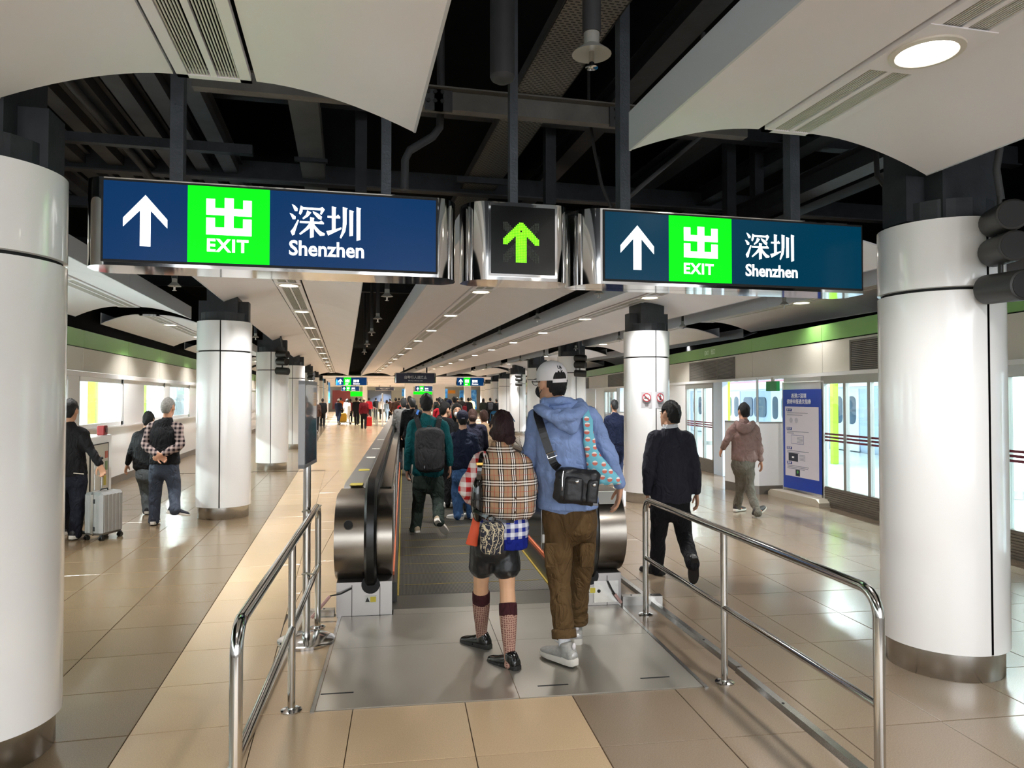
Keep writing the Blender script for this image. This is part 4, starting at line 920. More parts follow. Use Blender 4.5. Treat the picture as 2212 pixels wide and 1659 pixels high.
for k in range(5): obj('text_line', BB(.44, .60, .0222, .023, .975 + k * .022, .983 + k * .022), M_bg, BT)
obj('picture', BB(.19, .46, .0205, .022, .645, .785), M_bk, BT); obj('picture_light', BB(.29, .35, .022, .023, .70, .73), M_bw, BT)
for k in range(5): obj('text_line', BB(.50, .66, .0205, .0215, .67 + k * .022, .678 + k * .022), M_bg, BT)
obj('phone_picture', BB(.39, .51, .0205, .022, .395, .505), M_bk, BT); obj('green_tick_disc', MB().cyl(bp[0] + BD * .45 + BN * .022 + V((0, 0, bz_(.465))), bp[0] + BD * .45 + BN * .0235 + V((0, 0, bz_(.465))), .026, n=18), mat('tick_green', (90, 170, 80), .5), BT)

# ================================================================ far hanging signs and the end of the hall
def far_sign(lab, X, Y, z, w, h, kind):
    t = thing('hanging_sign', (X, Y, z), lab, 'sign', 'distant hanging signs')
    obj('case', MB().bbox(X - w / 2 - .06, X + w / 2 + .06, Y, Y + .25, z, z + h, .03), M_chrome, t)
    obj('panel', MB().box(X - w / 2, X + w / 2, Y - .012, Y, z + .02, z + h - .02), M_navy if kind != 'walk' else mat('walk_sign_navy', (24, 34, 62), .4), t)
    for dx in (-w * .3, w * .3): obj('post', MB().box(X + dx - .03, X + dx + .03, Y + .1, Y + .16, z + h, 3.6), M_steel_dk, t)
    y = Y - .013
    if kind == 'exit':
        flat('arrow', arrow_pts((X - w * .36, z + h / 2), .26, h * .62), M_swhite, t, y)
        obj('green_field', MB().box(X - w * .25, X - .01 * w, y - .002, y, z + .02, z + h - .02), M_sgreen, t); exit_glyph(t, X - w * .13, z + h * .58, .26, .2, y - .003, M_swhite)
        text('EXIT', .09, (X - w * .13 - .125, y - .003, z + .08), 0, M_swhite, t, .004); text('深圳', .19, (X + w * .06, y - .003, z + h * .42), 0, M_swhite, t, .004); text('Shenzhen', .11, (X + w * .06, y - .003, z + h * .16), 0, M_swhite, t, .003)
    else:
        text('自動行人道終止', .15, (X, y - .002, z + h * .45), 0, mat('walk_print', (216, 220, 226), .4), t, .002, align='CENTER'); text('Moving walkway ends', .075, (X, y - .002, z + h * .2), 0, mat('walk_print', (216, 220, 226), .4), t, .001, align='CENTER')
def fs(px0, px1, py0, py1, D, lab, kind):
    a, b = pd(px0, py1, D), pd(px1, py0, D); far_sign(lab, (a.x + b.x) / 2, (a.y + b.y) / 2, a.z, b.x - a.x, b.z - a.z, kind)
fs(855, 940, 805, 828, 33, 'navy hanging sign saying the moving walkway ends', 'walk'); fs(811, 851, 836, 844, 76, 'farther small navy sign saying the moving walkway ends', 'walk')
fs(726, 792, 815, 833, 47, 'small distant EXIT Shenzhen sign over the left lane', 'exit'); fs(738, 776, 834, 845, 78, 'tiny farther EXIT Shenzhen sign over the left lane', 'exit')
fs(986, 1046, 815, 834, 48, 'small distant EXIT Shenzhen sign right of the walkway sign', 'exit'); fs(897, 934, 834, 846, 80, 'tiny farther EXIT Shenzhen sign above the crowd', 'exit')
YE = 92
ew = thing('wall_far', (5, YE, 0), None, None); ew['kind'] = 'structure'
def far_box(px0, px1, py0, py1, D, m, name, par, th=.3):
    a, b = pd(px0, py1, D), pd(px1, py0, D); Y = (a.y + b.y) / 2
    return obj(name, MB().box(a.x, b.x, Y, Y + th, max(0, a.z), b.z), m, par)
obj('wall_face', MB().box(-4.5, 22, YE, YE + .2, 0, 4.7), mat('far_wall_white', (222, 222, 220), .5), ew)
far_box(718, 757, 843, 884, 88, mat('far_red_wall', (112, 30, 42), .4), 'red_panel', ew); far_box(794, 846, 843, 878, 86, mat('far_navy_wall', (40, 50, 66), .4), 'navy_panel', ew); far_box(757, 783, 846, 856, 84, M_sgreen, 'green_lit_panel', ew)
far_box(893, 934, 846, 852, 84, M_sgreen, 'green_lit_panel', ew); far_box(968, 984, 843, 850, 84, mat('far_orange', (240, 160, 50), .4), 'orange_panel', ew); far_box(955, 966, 855, 866, 84, M_sgreen, 'green_lit_panel', ew)
for i, (a, b, c_, d_, D) in enumerate(((1082, 1098, 822, 884, 44), (1061, 1070, 832, 872, 52), (1018, 1030, 842, 884, 70), (993, 1004, 843, 860, 74), (962, 967, 840, 860, 76), (868, 874, 840, 856, 78), (690, 699, 817, 868, 50), (706, 713, 826, 870, 60))):
    t = thing('advert_panel', tuple(pd((a + b) / 2, d_, D)), 'blue advert board on the far %s, %s from the outer end' % ('right side' if a > 900 else 'left side', nth[i % 6]), 'advert'); far_box(a, b, c_, d_, D, M_blue, 'board', t, .2)
for i, (a, b, D) in enumerate(((1098, 1124, 40), (1070, 1082, 50), (1004, 1018, 66), (875, 893, 66), (783, 793, 70), (699, 706, 56), (936, 962, 72))):
    t = thing('far_pier', tuple(pd((a + b) / 2, 890, D)), 'white square pier in the far hall, %s in the row' % nth[i], 'pier'); A_, B_ = pd(a, 890, D), pd(b, 890, D); obj('shaft', MB().box(A_.x, B_.x, A_.y, A_.y + .6, 0, 3.02), M_white, t)
    obj('base', MB().box(A_.x - .01, B_.x + .01, A_.y - .01, A_.y + .61, 0, .12), M_steel, t)
    if i == 0:
        d = thing('direction_board', tuple(pd(1113, 876, D - .1)), 'orange direction board with black head on a white pier', 'sign'); far_box(1106, 1120, 848, 876, D - .25, mat('board_orange', (232, 166, 50), .4), 'orange_panel', d, .05); far_box(1106, 1120, 838, 848, D - .25, mat('board_black', (50, 48, 46), .4), 'black_head', d, .05)
        for k in range(4): far_box(1110, 1117 - (k % 2) * 2, 852 + k * 5, 854 + k * 5, D - .32, mat('board_print', (120, 80, 30), .5), 'text_line', d, .02)
# ticket barrier glass fence far left of the walkway
t = thing('glass_barrier', (3.0, 48, 0), 'glass and steel barrier fence in the far left lane', 'barrier')
for k in range(6):
    p0 = pd(815 - k * 4, 918 - k * 9, 42 + k * 4.5); p0.z = 0
    obj('post', MB().cyl(p0, p0 + V((0, 0, 1.05)), .03, n=8), M_steel, t, 1)
    if k: obj('glass_panel', MB().hexa([pv, p0, p0 + V((.02, 0, 0)), pv + V((.02, 0, 0)), pv + V((0, 0, 1)), p0 + V((0, 0, 1)), p0 + V((.02, 0, 1)), pv + V((.02, 0, 1))]), M_glass, t); obj('top_bar', MB().cyl(pv + V((0, 0, 1.03)), p0 + V((0, 0, 1.03)), .025, n=8), M_steel, t, 1)
    pv = p0

t = thing('slim_post', tuple(pd(826, 915, 42)), 'slim white post standing at the glass barrier in the far lane', 'post'); q = pd(826, 915, 42); q.z = 0
obj('shaft', MB().cyl(q, q + V((0, 0, 1.95)), .045, n=12), M_white, t, 1); obj('foot', MB().cyl(q, q + V((0, 0, .03)), .12, n=16), M_steel, t, 40)
# ================================================================ people
M_skin = {}
def skin(rgb=(206, 160, 128)):
    k = 'skin_%d_%d' % rgb[:2]; return mat(k, rgb, .5, var=.05, vscale=12)
def cloth(name, rgb, rough=.85, bump=.25, bscale=300, folds=.55):
    if name in MATS: return MATS[name]
    m = mat(name, rgb, rough, spec=.25, var=.10, vscale=14); t = NT.__new__(NT); t.m = m; t.t = m.node_tree; t.n = t.t.nodes; t.b = t.n['Principled BSDF']
    mp = t.add('ShaderNodeMapping'); mp.inputs['Scale'].default_value = (1.5, 1.5, .8); t.link(t.coord(), mp.inputs[0])
    n = t.add('ShaderNodeTexNoise'); n.inputs['Scale'].default_value = 6.5; n.inputs['Detail'].default_value = 3; n.inputs['Roughness'].default_value = .45; n.inputs['Distortion'].default_value = 1.2; t.link(mp.outputs[0], n.inputs['Vector'])
    a = t.math('ABSOLUTE', t.math('SUBTRACT', n.outputs[0], .5)); t.bump(t.math('POWER', t.math('ADD', a, .001), .6), folds, .06); return m
def hair_mat(name, rgb):
    if name in MATS: return MATS[name]
    m = mat(name, rgb, .55, spec=.35, var=.35, vscale=60); t = NT.__new__(NT); t.m = m; t.t = m.node_tree; t.n = t.t.nodes; t.b = t.n['Principled BSDF']
    mp = t.add('ShaderNodeMapping'); mp.inputs['Scale'].default_value = (160, 160, 22); t.link(t.coord(), mp.inputs[0]); n = t.add('ShaderNodeTexNoise'); n.inputs['Scale'].default_value = 1; n.inputs['Detail'].default_value = 3; n.inputs['Distortion'].default_value = .6
    t.link(mp.outputs[0], n.inputs['Vector']); t.bump(n.outputs[0], .9, .012); return m
M_hair = hair_mat('black_hair', (18, 16, 16)); M_eye = mat('dark_eye', (24, 18, 16), .2); M_eyew = mat('eye_white', (230, 226, 220), .3); M_lip = mat('lips', (170, 96, 88), .5)
def remesh(o, vox, smooth=2, wr=0., wscale=.1, fac=.6):
    m = o.modifiers.new('r', 'REMESH'); m.mode = 'VOXEL'; m.voxel_size = vox; m.use_smooth_shade = True
    if smooth: sm = o.modifiers.new('s', 'SMOOTH'); sm.factor = fac; sm.iterations = smooth
    if wr:
        tx = bpy.data.textures.get('folds_%g' % wscale)
        if not tx: tx = bpy.data.textures.new('folds_%g' % wscale, 'CLOUDS'); tx.noise_scale = wscale; tx.noise_depth = 2
        d = o.modifiers.new('d', 'DISPLACE'); d.texture = tx; d.strength = wr * 1.7; d.mid_level = .5; d.texture_coords = 'LOCAL'
    BAKE.append(o); return o
def lerp(a, b, t): return a + (b - a) * t
def frame(f, u):
    f = V(f).normalized(); u = V(u); u = (u - f * u.dot(f)).normalized(); return f, f.cross(u).normalized(), u   # forward, right, up
def head_rings(c, f, s, u, k):
    P = [(-.118, .050, .018, .020), (-.108, .045, .036, .040), (-.085, .030, .050, .058), (-.055, .016, .060, .076), (-.02, .004, .068, .090), (.02, -.004, .074, .098), (.055, -.010, .074, .097), (.085, -.013, .064, .084), (.108, -.015, .045, .060), (.120, -.015, .02, .028)]
    return [[c + u * z * k + f * (o + b * math.sin(2 * PI * i / 20)) * k + s * a * math.cos(2 * PI * i / 20) * k for i in range(20)] for z, o, a, b in P]
def add_head(m, c, f, s, u, k):
    m.rings(head_rings(c, f, s, u, k))
    m.loft([c + f * .088 * k + u * .022 * k, c + f * .104 * k - u * .008 * k, c + f * .110 * k - u * .024 * k], [(.007 * k, .008 * k), (.011 * k, .012 * k), (.015 * k, .011 * k)], s, 8, 2)     # nose
    for q in (-1, 1): m.ell(c + s * q * .079 * k - f * .012 * k - u * .008 * k, s * .008 * k + f * .004 * k, f * .018 * k - s * q * -.006 * k, u * .031 * k, 10, 6)   # ears
    m.ell(c + f * .083 * k - u * .062 * k, s * .024 * k, f * .010 * k, u * .009 * k, 10, 6)
def face_parts(root, c, f, s, u, k):
    e = MB(); ir = MB()
    for q in (-1, 1):
        p = c + s * q * .031 * k + f * .080 * k + u * .012 * k; e.ell(p, s * .014 * k, f * .012 * k, u * .008 * k, 10, 6); ir.ell(p + f * .008 * k, s * .006 * k, f * .006 * k, u * .006 * k, 8, 5)
    eo = obj('eyes', e, M_eyew, root, 1); obj('iris', ir, M_eye, eo, 1)
    obj('mouth', MB().ell(c + f * .090 * k - u * .062 * k, s * .022 * k, f * .006 * k, u * .006 * k, 10, 6), M_lip, root, 1)
    b = MB()
    for q in (-1, 1): b.ell(c + s * q * .031 * k + f * .086 * k + u * .032 * k, s * .02 * k, f * .008 * k, u * .004 * k, 8, 5)
    obj('eyebrows', b, M_hair, root, 1)
def hair_cap(root, c, f, s, u, k, m, style='short', n=28, seed=0, vol=1.):
    rnd = random.Random(seed); mb = MB(); R = []; nm = 18
    for j in range(nm + 1):
        th = PI * j / nm; z = -math.cos(th); st = max(math.sin(th), .03); row = []
        for i in range(n):
            a = 2 * PI * i / n; x, y = math.cos(a) * st, math.sin(a) * st      # y = forward
            yy = math.sin(a)
            hl = -.74 if yy < -.75 else (-.74 + (yy + .75) / .55 * .92 if yy < -.2 else (.20 if yy < .1 else (.20 - (yy - .1) / .15 * .35 if yy < .25 else -.15 + (yy - .25) / .75 * .68)))
            if style == 'bob': hl = -1.1 if yy < .25 else -.2 + (yy - .25) / .75 * .6
            if style == 'thin': hl += .05
            r = 1.0 + (rnd.random() - .5) * .05 + ((.035 * math.sin(a * 5 + j * .9 + seed) + .025 * math.sin(a * 9 - j * 1.7)) if style != 'thin' else 0)
            out = z > hl; q = 1.15 * vol * r if out else .80
            if out: q = min(q, .86 + (z - hl) * 1.3 + .10)
            row.append(c + s * x * .076 * k * q + f * (y * .099 - .012) * k * q + u * (z * .118 + .006) * k * q)
        R.append(row)
    mb.rings(R); return obj('hair', mb, m, root, 1)
def add_hand(m, w, d, nrm, thumb, k, curl=.5, splay=.16):
    """palm and five fingers: w wrist, d finger direction, nrm palm normal (towards which fingers curl), thumb = side vector"""
    d = V(d).normalized(); nrm = V(nrm); nrm = (nrm - d * nrm.dot(d)).normalized(); sd = d.cross(nrm); sd = sd if sd.dot(V(thumb)) > 0 else -sd
    L = .185 * k; m.loft([w - d * .03, w, w + d * L * .28, w + d * L * .52], [(.024 * k, .019 * k), (.025 * k, .018 * k), (.037 * k, .016 * k), (.038 * k, .012 * k)], sd, 12, 2)
    for i, (o, ln, st) in enumerate(((.030, .072, .50), (.010, .082, .53), (-.010, .076, .52), (-.029, .060, .47))):
        p = w + d * L * st + sd * o * k; pts = [p - d * .02]; a = .0; fd = (d + sd * splay * o * 8).normalized()
        for j, (fr, cu) in enumerate(((.45, .5), (.32, 1.0), (.23, .9))):
            a += curl * cu; p = p + (fd * math.cos(a) + nrm * math.sin(a)) * ln * fr * k; pts.append(p.copy())
        m.loft(pts, [.0098 * k, .0092 * k, .0084 * k, .0072 * k], sd, 8, 2)
    p = w + d * L * .12 + sd * .026 * k; q = p + (d * .6 + sd * .62 + nrm * .25).normalized() * .042 * k; r = q + (d * .9 + sd * .15 + nrm * (.2 + curl * .4)).normalized() * .034 * k; t = r + (d * .95 + nrm * (.1 + curl * .4)).normalized() * .024 * k
    m.loft([p, q, r, t], [.014 * k, .0115 * k, .010 * k, .008 * k], sd, 8, 2)
def add_shoe(root, an, d, up, k, m_up, m_sole, name='shoe', vox=.006, chunky=1.0, w=1., hg=1.12):
    d = V(d).normalized(); up = V(up); up = (up - d * up.dot(d)).normalized(); sd = d.cross(up)
    b = an - up * .075 * k     # point under the ankle at sole level
    m = MB(); S = [(-.078, .030, .030, .060), (-.06, .040, .037, .086), (-.01, .042, .040, .086), (.05, .034, .043, .064), (.11, .026, .046, .044), (.16, .021, .042, .032), (.19, .016, .028, .022)]
    R = []
    for x, zc, a, hz in S: R.append([b + d * x * k + up * (.012 + zc + hz * .55 * hg * math.sin(t)) * k + sd * a * w * k * math.cos(t) for t in [2 * PI * i / 14 for i in range(14)]])
    m.rings(R); m.loft([b + up * .05 * k - d * .010 * k, b + up * .100 * k - d * .016 * k], [(.043 * k, .052 * k), (.042 * k, .050 * k)], sd, 14, 2)
    o = obj(name, m, m_up, root); remesh(o, vox, 2)
    so = MB(); h = .024 * chunky; out = [(-.086, .022), (-.072, .033), (-.02, .038), (.05, .041), (.11, .046), (.16, .041), (.19, .028), (.2, .012)]
    pts = [(x, a * w) for x, a in out] + [(x, -a * w) for x, a in out[::-1]]
    R = [[b + d * x * k * q + sd * a * k * q + up * (z if z < .01 else z * (1.25 - 2.2 * x)) * k for x, a in pts] for z, q in ((-.002, .95), (.004, 1.0), (h, 1.0), (h + .004, .97))]
    obj('sole', so.rings(R), m_sole, o, 35); return o
def human(lab, J, name='person', k=1., top=None, pants=None, hair='short', hair_m=None, sk=(206, 160, 128), shoe=None, vox=.009, vb=.007, hem=None, hand=None, curl=.5,
          topn='jacket', wr=.012, faces=True, tw=1., lw=1., face_dir=None, short_sleeve=False, legs=True, group=None, body_bare=False, torso_d=1., hat=None, hair_vol=1., sleeves=None, tr_end=.05, arm_r=1., sole=None):
    """J: joints in world space; f = facing of trunk"""
    f = V(J['f']).normalized(); sh = (V(J['shR']) - V(J['shL'])); side = sh.normalized()
    base = V(J.get('base') or ((J['anL'] + J['anR']) / 2)); base.z = J.get('z0', 0)
    root = thing(name, tuple(base), lab, 'person', group)
    hp = (J['hipL'] + J['hipR']) / 2; shc = (J['shL'] + J['shR']) / 2; up = (shc - hp).normalized()
    nk = J['neck']; hc = J['head']; hu = J.get('hu') or (hc - nk + V((0, 0, .10))).normalized(); hf, hs, hu = frame(face_dir or f, hu)
    M_s = skin(sk)
    # ---- body, one continuous skin surface
    m = MB(); add_head(m, hc, hf, hs, hu, k)
    m.loft([nk - up * .05 * k, nk + up * .01 * k, hc - hu * .07 * k - hf * .016 * k, hc - hu * .02 * k - hf * .02 * k], [.070 * k, .058 * k, .054 * k, .052 * k], side, 14, 2)
    m.loft([hp - up * .07 * k, hp + up * .06 * k, lerp(hp, shc, .45), lerp(hp, shc, .8), shc + up * .0, nk - up * .02], [(.130 * k, .088 * k), (.135 * k, .09 * k), (.125 * k, .088 * k), (.15 * k, .098 * k), (.14 * k, .075 * k), (.06 * k, .058 * k)], side, 16, 2)
    for q in 'LR':
        s_, e_, w_ = J['sh' + q], J['el' + q], J['wr' + q]
        m.loft([lerp(shc, s_, .6), s_, lerp(s_, e_, .5), e_, lerp(e_, w_, .45), w_], [.05 * k, .05 * k, .044 * k, .037 * k, .036 * k, .025 * k], f, 10, 2)
        hd = (hand or {}).get(q, {}); ad = (w_ - e_).normalized()
        add_hand(m, w_, hd.get('d', ad), hd.get('n', -side if q == 'R' else side), hd.get('t', f), k, hd.get('curl', curl))
        if legs:
            h_, n_, a_ = J['hip' + q], J['kn' + q], J['an' + q]
            m.loft([lerp(hp, h_, .7) + up * .02, h_ - up * .04, lerp(h_, n_, .5), n_, lerp(n_, a_, .3), lerp(n_, a_, .75), a_, a_ - (n_ - a_).normalized() * .03 * -0], [.064 * k, .070 * k, .066 * k, .053 * k, .056 * k, .038 * k, .034 * k, .034 * k], side, 12, 2)
    o = obj('body', m, M_s, root); remesh(o, vb, 1)
    if faces: face_parts(root, hc, hf, hs, hu, k)
    if hair: hair_cap(root, hc, hf, hs, hu, k, hair_m or M_hair, hair, seed=len(lab), vol=hair_vol)
    # ---- upper garment with sleeves
    if top:
        m = MB(); hm = J.get('hem') or (hp - up * .05)
        m.loft([hm, lerp(hm, shc, .25), lerp(hm, shc, .55), lerp(hm, shc, .82), shc + up * .005, nk - up * .015, nk + up * .012],
               [(.185 * tw * k, .135 * k * torso_d), (.178 * tw * k, .135 * k * torso_d), (.178 * tw * k, .130 * k * torso_d), (.188 * tw * k, .128 * k * torso_d), (.160 * tw * k, .092 * k), (.088 * k, .078 * k), (.068 * k, .068 * k)], side, 20, 3)
        for q in 'LR':
            s_, e_, w_ = J['sh' + q], J['el' + q], J['wr' + q]; end = lerp(s_, e_, .75) if short_sleeve else w_ - (w_ - e_).normalized() * .01
            if sleeves == 'none': continue
            pts = [lerp(shc, s_, .55) + up * .01, s_, lerp(s_, e_, .5), e_] + ([] if short_sleeve else [lerp(e_, w_, .5), end])
            rad = [.068 * k, .071 * k * arm_r, .064 * k * arm_r, .055 * k * arm_r] + ([] if short_sleeve else [.051 * k * arm_r, .042 * k * arm_r])
            m.loft(pts, rad, f, 12, 3)
        remesh(obj(topn, m, top, root), vox, 3, wr, .11)
    if pants and legs:
        m = MB(); m.loft([hp - up * .10 * k, hp - up * .02 * k, hp + up * .07 * k, hp + up * .12 * k], [(.165 * lw * k, .128 * k), (.172 * lw * k, .130 * k), (.155 * lw * k, .118 * k), (.15 * lw * k, .114 * k)], side, 18, 2)
        for q in 'LR':
            h_, n_, a_ = J['hip' + q], J['kn' + q], J['an' + q]; e = a_ + (a_ - n_).normalized() * tr_end
            m.loft([h_ + up * .03, h_ - up * .06 * k, lerp(h_, n_, .5), n_, lerp(n_, a_, .5), lerp(n_, a_, .85), e], [.098 * k * lw, .104 * k * lw, .092 * k * lw, .078 * k * lw, .072 * k * lw, .066 * k * lw, .068 * k * lw], side, 14, 3)
        remesh(obj('trousers', m, pants, root), vox, 3, wr, .13)
    if shoe and legs:
        for q in 'LR': add_shoe(root, J['an' + q], J['toe' + q], J.get('fu' + q) or V((0, 0, 1)), k, shoe, sole or M_sole, vox=max(.006, vox * .8))
    root['k_'] = k; del root['k_']
    return root, dict(hf=hf, hs=hs, hu=hu, hc=hc, f=f, side=side, up=up, hp=hp, shc=shc)
M_sole = mat('pale_sole', (214, 208, 198), .6); M_solek = mat('dark_sole', (26, 25, 24), .6)
def pose(x, y, ang, h=1.68, step=.0, arms=(.0, .0), z0=0., lean=0., bend=(.12, .12)):
    """generic standing or walking figure; ang 0 looks along +Y, positive turns left"""
    k = h / 1.70; f = V((-math.sin(ang), math.cos(ang), 0)); s = V((math.cos(ang), math.sin(ang), 0)); o = V((x, y, z0)); Z = V((0, 0, 1))
    P = lambda a, b, c: o + s * a * k + f * b * k + Z * c * k
    J = dict(f=f, head=P(0, .05 + lean, 1.585), neck=P(0, lean * .9, 1.445), shL=P(-.175, lean * .8, 1.385), shR=P(.175, lean * .8, 1.385), hipL=P(-.085, 0, .90), hipR=P(.085, 0, .90))
    for q, sg, st, ar, be in (('L', -1, step, arms[0], bend[0]), ('R', 1, -step, arms[1], bend[1])):
        J['an' + q] = P(sg * .085, st, .085 + (.10 if st < -.15 else 0)); J['kn' + q] = P(sg * .09, st * .5 + .05, .49); J['toe' + q] = (f + V((0, 0, -.5)) if st < -.15 else f)
        J['fu' + q] = V((0, 0, 1)) + (f * .5 if st < -.15 else f * 0)
        J['el' + q] = P(sg * .225, lean * .8 - .02 + ar * .5, 1.11); J['wr' + q] = P(sg * .235, lean * .8 + .04 + ar + be, .87 + abs(ar) * .15 + max(0, be - .15) * .9)
    J['base'] = o; J['z0'] = z0; return J
# ---------------------------------------------------------------- helper: joints measured at a given depth
def JP(D, **kw):
    J = {}
    for n_, v in kw.items(): J[n_] = pd(v[0], v[1], D + (v[2] if len(v) > 2 else 0))
    return J
FWD = V((math.sin(WA), math.cos(WA), 0))          # walking direction along the walkway
def plaid_mat(name, base, bands, periods, axes=(0, 2)):
    """tartan: constant bands of colour along both thread directions, the second woven half over the first"""
    t = NT(name); x = t.xyz(); col = (*lin(base), 1); bl = lin(base)
    for n_, (ax, per) in enumerate(zip(axes, periods)):
        f = t.math('FRACT', t.math('ADD', t.math('MULTIPLY', x[ax], 1 / per), 100.13)); cs, ms = [(0, bl)], [(0, (0, 0, 0))]
        for a, b, rgb in bands: cs += [(a, lin(rgb)), (b, bl)]; ms += [(a, (1, 1, 1) if n_ == 0 else (.72,) * 3), (b, (0, 0, 0))]
        col = t.mix(t.ramp(f, ms, True), col, t.ramp(f, cs, True))
    t.link(col, t.b.inputs['Base Color']); t.b.inputs['Roughness'].default_value = .85; t.b.inputs['Specular IOR Level'].default_value = .2; return t.m
def gingham(name, dark, light, size, axes=(0, 2)):
    t = NT(name); x = t.xyz(); fs = []
    for ax in axes: fs.append(t.math('LESS_THAN', t.math('FRACT', t.math('ADD', t.math('MULTIPLY', x[ax], 1 / size), 100.2)), .5))
    s = t.math('MULTIPLY', t.math('ADD', fs[0], fs[1]), .5); t.link(t.mix(s, lin(light), lin(dark)), t.b.inputs['Base Color']); t.b.inputs['Roughness'].default_value = .8; t.b.inputs['Specular IOR Level'].default_value = .2; return t.m
def ribbon(mb, pts, w, th, nrm, sub=4):
    """flat strap through points; nrm = facing"""
    Q = []; P = [V(p) for p in pts]
    for i in range(len(P) - 1):
        a, b, c, d = P[max(i - 1, 0)], P[i], P[i + 1], P[min(i + 2, len(P) - 1)]
        for k in range(sub): t = k / sub; Q.append(.5 * ((2 * b) + (c - a) * t + (2 * a - 5 * b + 4 * c - d) * t * t + (3 * b - a - 3 * c + d) * t ** 3))
    Q.append(P[-1]); R = []
    for i, p in enumerate(Q):
        t = (Q[min(i + 1, len(Q) - 1)] - Q[max(i - 1, 0)]).normalized(); n = V(nrm(p) if callable(nrm) else nrm); n = (n - t * n.dot(t)).normalized(); e = t.cross(n)
        R.append([p - e * w / 2 - n * th / 2, p + e * w / 2 - n * th / 2, p + e * w / 2 + n * th / 2, p - e * w / 2 + n * th / 2])
    return mb.rings(R)
def turn(v, deg): a = math.radians(deg); return V((v.x * math.cos(a) - v.y * math.sin(a), v.x * math.sin(a) + v.y * math.cos(a), v.z))
Zv = V((0, 0, 1)); CAMR = V(_rt); CAMF = V((_fw.x, _fw.y, 0)).normalized()
# ================================================================ tall man in the blue hoodie
D = 4.65
J = JP(D, head=(1190, 828, .03), neck=(1199, 874, 0), shL=(1161, 904, .02), shR=(1270, 900, -.01), elL=(1146, 992, .04), wrL=(1163, 1050, .24), elR=(1318, 987, -.02), wrR=(1341, 1052, .04),
       hipL=(1204, 1112, -.01), hipR=(1256, 1110, .02), knL=(1208, 1240, -.06), anL=(1221, 1402, -.19), knR=(1257, 1230, .14), anR=(1243, 1360, .25), hem=(1226, 1088, 0))
J['f'] = FWD; J['toeL'] = turn(FWD, 32); J['toeR'] = turn(FWD, -4); J['base'] = onz(1225, 1420); J['hu'] = (Zv - CAMR * .06)
M_hood = cloth('blue_hoodie_cotton', (130, 152, 198), .9, folds=.3); M_brownp = cloth('brown_cargo_cotton', (92, 70, 42), .8); M_greysh = mat('grey_suede', (160, 158, 152), .7, var=.15, vscale=60); M_whites = cloth('white_knit', (236, 236, 240), .9)
hand = {'R': dict(d=V((0, .1, -1)) - CAMR * .12 + FWD * .1, n=-CAMR, t=FWD, curl=.35)}
man, A = human('tall man in blue hoodie, white cap and brown cargo trousers, back turned', J, k=1.07, top=M_hood, topn='hoodie', pants=M_brownp, shoe=M_greysh, vox=.009, vb=.0065, face_dir=turn(FWD, 26), tw=1.02, lw=.92, wr=.022, tr_end=-.075, hand=hand, sk=(196, 146, 116), arm_r=.9, hair_vol=.93)
hc, hf, hs, hu = A['hc'], A['hf'], A['hs'], A['hu']; k = 1.07
# white socks and trouser cuffs
for q in 'LR':
    a_, n_ = J['an' + q], J['kn' + q]; d = (n_ - a_).normalized()
    remesh(obj('sock', MB().loft([a_ - d * .05, a_ + d * .14], [.036, .044], A['side'], 14, 3), M_whites, man), .008, 1)
    e = a_ + d * .075; remesh(obj('trouser_cuff', MB().loft([e - d * .012, e + d * .045], [.079, .078], A['side'], 18, 2, False), M_brownp, man), .008, 1, .004, .05)
for px, py, dd, w_ in ((1268, 1200, -.045, .05), (1192, 1200, -.112, .05)):
    pk = MB(); pk.bbox(-.045, .045, -.012, .012, -.08, .08, .01, T=lambda x, y, z: pd(px, py, D + dd) + CAMR * x + FWD * y + Zv * z)
    obj('cargo_pocket', pk, M_brownp, man, 1)
# shoe details: heel panel, heel tab, lace loop
for q in 'LR':
    a_, t_ = J['an' + q], V(J['toe' + q]).normalized(); s_ = t_.cross(Zv); b_ = a_ - Zv * .08
    obj('heel_panel', MB().ell(b_ - t_ * .062 + Zv * .062, s_ * .034, t_ * .030, Zv * .026, 14, 8), mat('silver_heel', (196, 194, 192), .35, metal=.3), man, 1)
    obj('heel_tab', MB().ell(b_ - t_ * .075 + Zv * .115, s_ * .014, t_ * .012, Zv * .022, 10, 6), mat('heel_tab_white', (226, 220, 222), .5), man, 1)
    obj('lace', MB().tube([b_ + t_ * .055 + Zv * .105, b_ + t_ * .075 + s_ * .022 + Zv * .125, b_ + t_ * .085 - s_ * .01 + Zv * .115, b_ + t_ * .055 + Zv * .105], .004, 6), M_whites, man, 1)
# cap
c = MB(); R = []; n = 28
for z, r in ((.012, 1.10), (.03, 1.12), (.06, 1.10), (.085, 1.0), (.108, .80), (.124, .52), (.132, .2), (.134, .03)): R.append([hc + hu * (z + .006) * k + hs * .076 * r * k * math.cos(2 * PI * i / n) + hf * (.099 * r * math.sin(2 * PI * i / n) - .012) * k for i in range(n)])
cap = obj('cap', c.rings(R), mat('cap_white', (226, 222, 224), .75, var=.04, bump=.2, bscale=200), man, 1)
vz = [(.062 * math.sin(t), .085 + .085 * math.cos(t)) for t in [PI / 2 * (i / 8 * 2 - 1) for i in range(9)]]
obj('visor', MB().prism([(-.07, .06)] + vz + [(.07, .06)], lambda a, b: hc + hs * a * k + hf * b * k + hu * .020, lambda a, b: hc + hs * a * k + hf * (b) * k + hu * .026), mat('cap_white', (226, 222, 224), .75), cap)
bk = lambda a, z, o: hc + hu * z * k + hs * .076 * 1.10 * k * math.sin(a) * o + hf * (-.099 * 1.10 * math.cos(a) * o - .012) * k
ow = math.radians(12)
